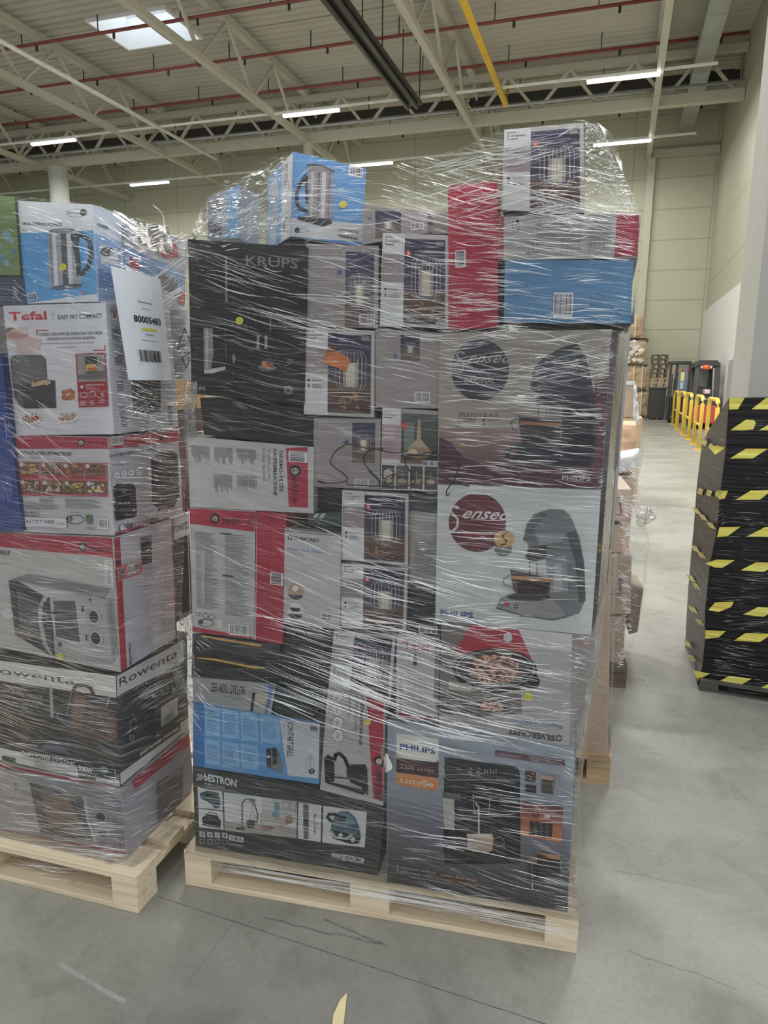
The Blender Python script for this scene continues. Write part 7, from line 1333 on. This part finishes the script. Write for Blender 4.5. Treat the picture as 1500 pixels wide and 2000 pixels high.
for i in range(len(Fq) - 1):
    mb.face([Fq[i + 1], Rq[i + 1], Rq[i], Fq[i]], 0)
    mb.face([Lq[i + 1], Fq[i + 1], Fq[i], Lq[i]], 1 if i < 8 else 0); mb.face([Rq[i + 1], RB_[i + 1], RB_[i], Rq[i]], 0); mb.face([RB_[i + 1], Lq[i + 1], Lq[i], RB_[i]], 0)
mb.face([Fq[0], Rq[0], RB_[0], Lq[0]], 0); mb.face([Fq[-1], Lq[-1], RB_[-1], Rq[-1]], 0)
BL_ = mb.build('wrapped_load', [BF, BG], inv=inv); BL_.location = base; tag(BL_, 'tall load wrapped in black film with yellow hazard stripes, right edge of the photo', 'wrapped load')
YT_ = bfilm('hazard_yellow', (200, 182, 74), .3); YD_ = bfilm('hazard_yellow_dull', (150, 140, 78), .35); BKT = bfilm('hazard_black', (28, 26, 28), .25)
def px8(x, y): return (D8[0] + x / D8[2], D8[1] + y / D8[2])
D8 = (1120, 860, 2.857); D7 = (1140, 560, 4.167)
def par(mb, crop, pts, fn): mb.face([fn(crop[0] + x / crop[2], crop[1] + y / crop[2]) for x, y in pts], 0)
fr_ = lambda x, y: BX.P(x, y, -.006)
bands = [(D7, [[(1186, 905), (1310, 905), (1255, 998), (1182, 1000)], [(1485, 905), (1600, 905), (1500, 998), (1365, 998)]]),
         (D7, [[(1192, 1168), (1320, 1082), (1385, 1085), (1402, 1110), (1380, 1160), (1300, 1170)], [(1425, 1168), (1560, 1090), (1640, 1090), (1560, 1168)]]),
         (D7, [[(1190, 1398), (1320, 1318), (1500, 1318), (1375, 1398)], [(1070, 1368), (1040, 1330), (1075, 1290), (1150, 1310)]]),
         (D8, [[(815, 330), (790, 300), (800, 280), (862, 282), (845, 325)], [(902, 333), (990, 280), (1110, 276), (1040, 332)]]),
         (D8, [[(800, 540), (815, 485), (932, 482), (860, 535)], [(966, 537), (1070, 484), (1180, 484), (1090, 538)]]),
         (D8, [[(790, 710), (735, 688), (800, 665), (903, 668), (830, 712)], [(932, 725), (1020, 680), (1150, 684), (1060, 735)]]),
         (D8, [[(752, 948), (790, 905), (895, 900), (880, 930), (810, 958)], [(946, 972), (1030, 930), (1150, 936), (1060, 985)]]),
         (D8, [[(735, 1108), (736, 1060), (852, 1064), (810, 1100)], [(895, 1118), (960, 1075), (1110, 1080), (1040, 1126)]]),
         (D8, [[(690, 1330), (668, 1285), (762, 1302), (715, 1326)], [(800, 1350), (870, 1315), (995, 1330), (930, 1366)], [(1035, 1385), (1086, 1360), (1180, 1372), (1120, 1398)]])]
for crop, ps in bands:
    for p in ps: mb = MB(); par(mb, crop, p, fr_); mb.build('hazard_tape', YT_, parent=BL_, inv=inv)
def sideP(x, y):
    i = 4; n = (Fq[i] - Lq[i]).cross(V(0, 0, 1)).normalized(); n = n if n.dot(CO - Fq[i]) > 0 else -n
    return hit(x, y, Fq[i] + n * .012, n)
mb = MB()
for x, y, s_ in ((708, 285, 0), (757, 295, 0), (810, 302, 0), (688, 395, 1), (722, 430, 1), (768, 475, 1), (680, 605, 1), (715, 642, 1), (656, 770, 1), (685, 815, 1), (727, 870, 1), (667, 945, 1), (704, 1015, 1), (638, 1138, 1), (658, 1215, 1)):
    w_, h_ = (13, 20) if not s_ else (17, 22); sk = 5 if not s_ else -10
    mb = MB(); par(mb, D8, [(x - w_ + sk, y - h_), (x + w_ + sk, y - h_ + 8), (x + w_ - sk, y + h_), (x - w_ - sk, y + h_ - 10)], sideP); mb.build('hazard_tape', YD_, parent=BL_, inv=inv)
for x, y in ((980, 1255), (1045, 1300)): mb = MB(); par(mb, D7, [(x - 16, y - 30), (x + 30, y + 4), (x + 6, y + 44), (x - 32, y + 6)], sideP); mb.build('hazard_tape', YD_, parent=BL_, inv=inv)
Pb = PleatGlints(); bc = lambda x, y: 1378 < x < 1510 and 780 < y < 1372
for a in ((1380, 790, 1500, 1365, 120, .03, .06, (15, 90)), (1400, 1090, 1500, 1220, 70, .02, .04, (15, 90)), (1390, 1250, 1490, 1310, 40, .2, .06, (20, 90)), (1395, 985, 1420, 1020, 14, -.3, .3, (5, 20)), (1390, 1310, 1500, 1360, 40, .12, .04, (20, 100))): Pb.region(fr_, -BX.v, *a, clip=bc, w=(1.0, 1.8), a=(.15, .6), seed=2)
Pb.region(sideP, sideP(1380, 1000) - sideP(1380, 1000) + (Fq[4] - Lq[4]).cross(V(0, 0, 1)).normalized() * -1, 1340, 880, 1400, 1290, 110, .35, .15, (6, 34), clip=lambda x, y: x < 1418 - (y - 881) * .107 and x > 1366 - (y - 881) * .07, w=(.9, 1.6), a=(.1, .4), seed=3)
o = Pb.mb.build('film_pleats_glints', PLEAT_GLINT, parent=BL_, inv=inv); o['kind'] = 'stuff'
q0 = onZ(1365, 1348, 0); r_ = pallet(None, 'dark low pallet under the black wrapped load', PBk, loc=V(q0.x, q0.y, 0), yaw=R(-5.8), w=1.2, d=.6, H=.055, detail=False)
# stretched film flap at the load's top left
rl = [rail(p, fn, 10) for p, fn in (([(1371, 858), (1371, 845), (1376, 842)], bk), ([(1395, 868), (1396, 850), (1404, 825)], lambda x, y: BX.P(x, y, .3)), ([(1418, 880), (1421, 830), (1424, 778)], lambda x, y: BX.P(x, y, .0)))]
film('film_flap', 'stretched grey film slanting from the top corner of the black wrapped load', rl, FILMB, subs=6)
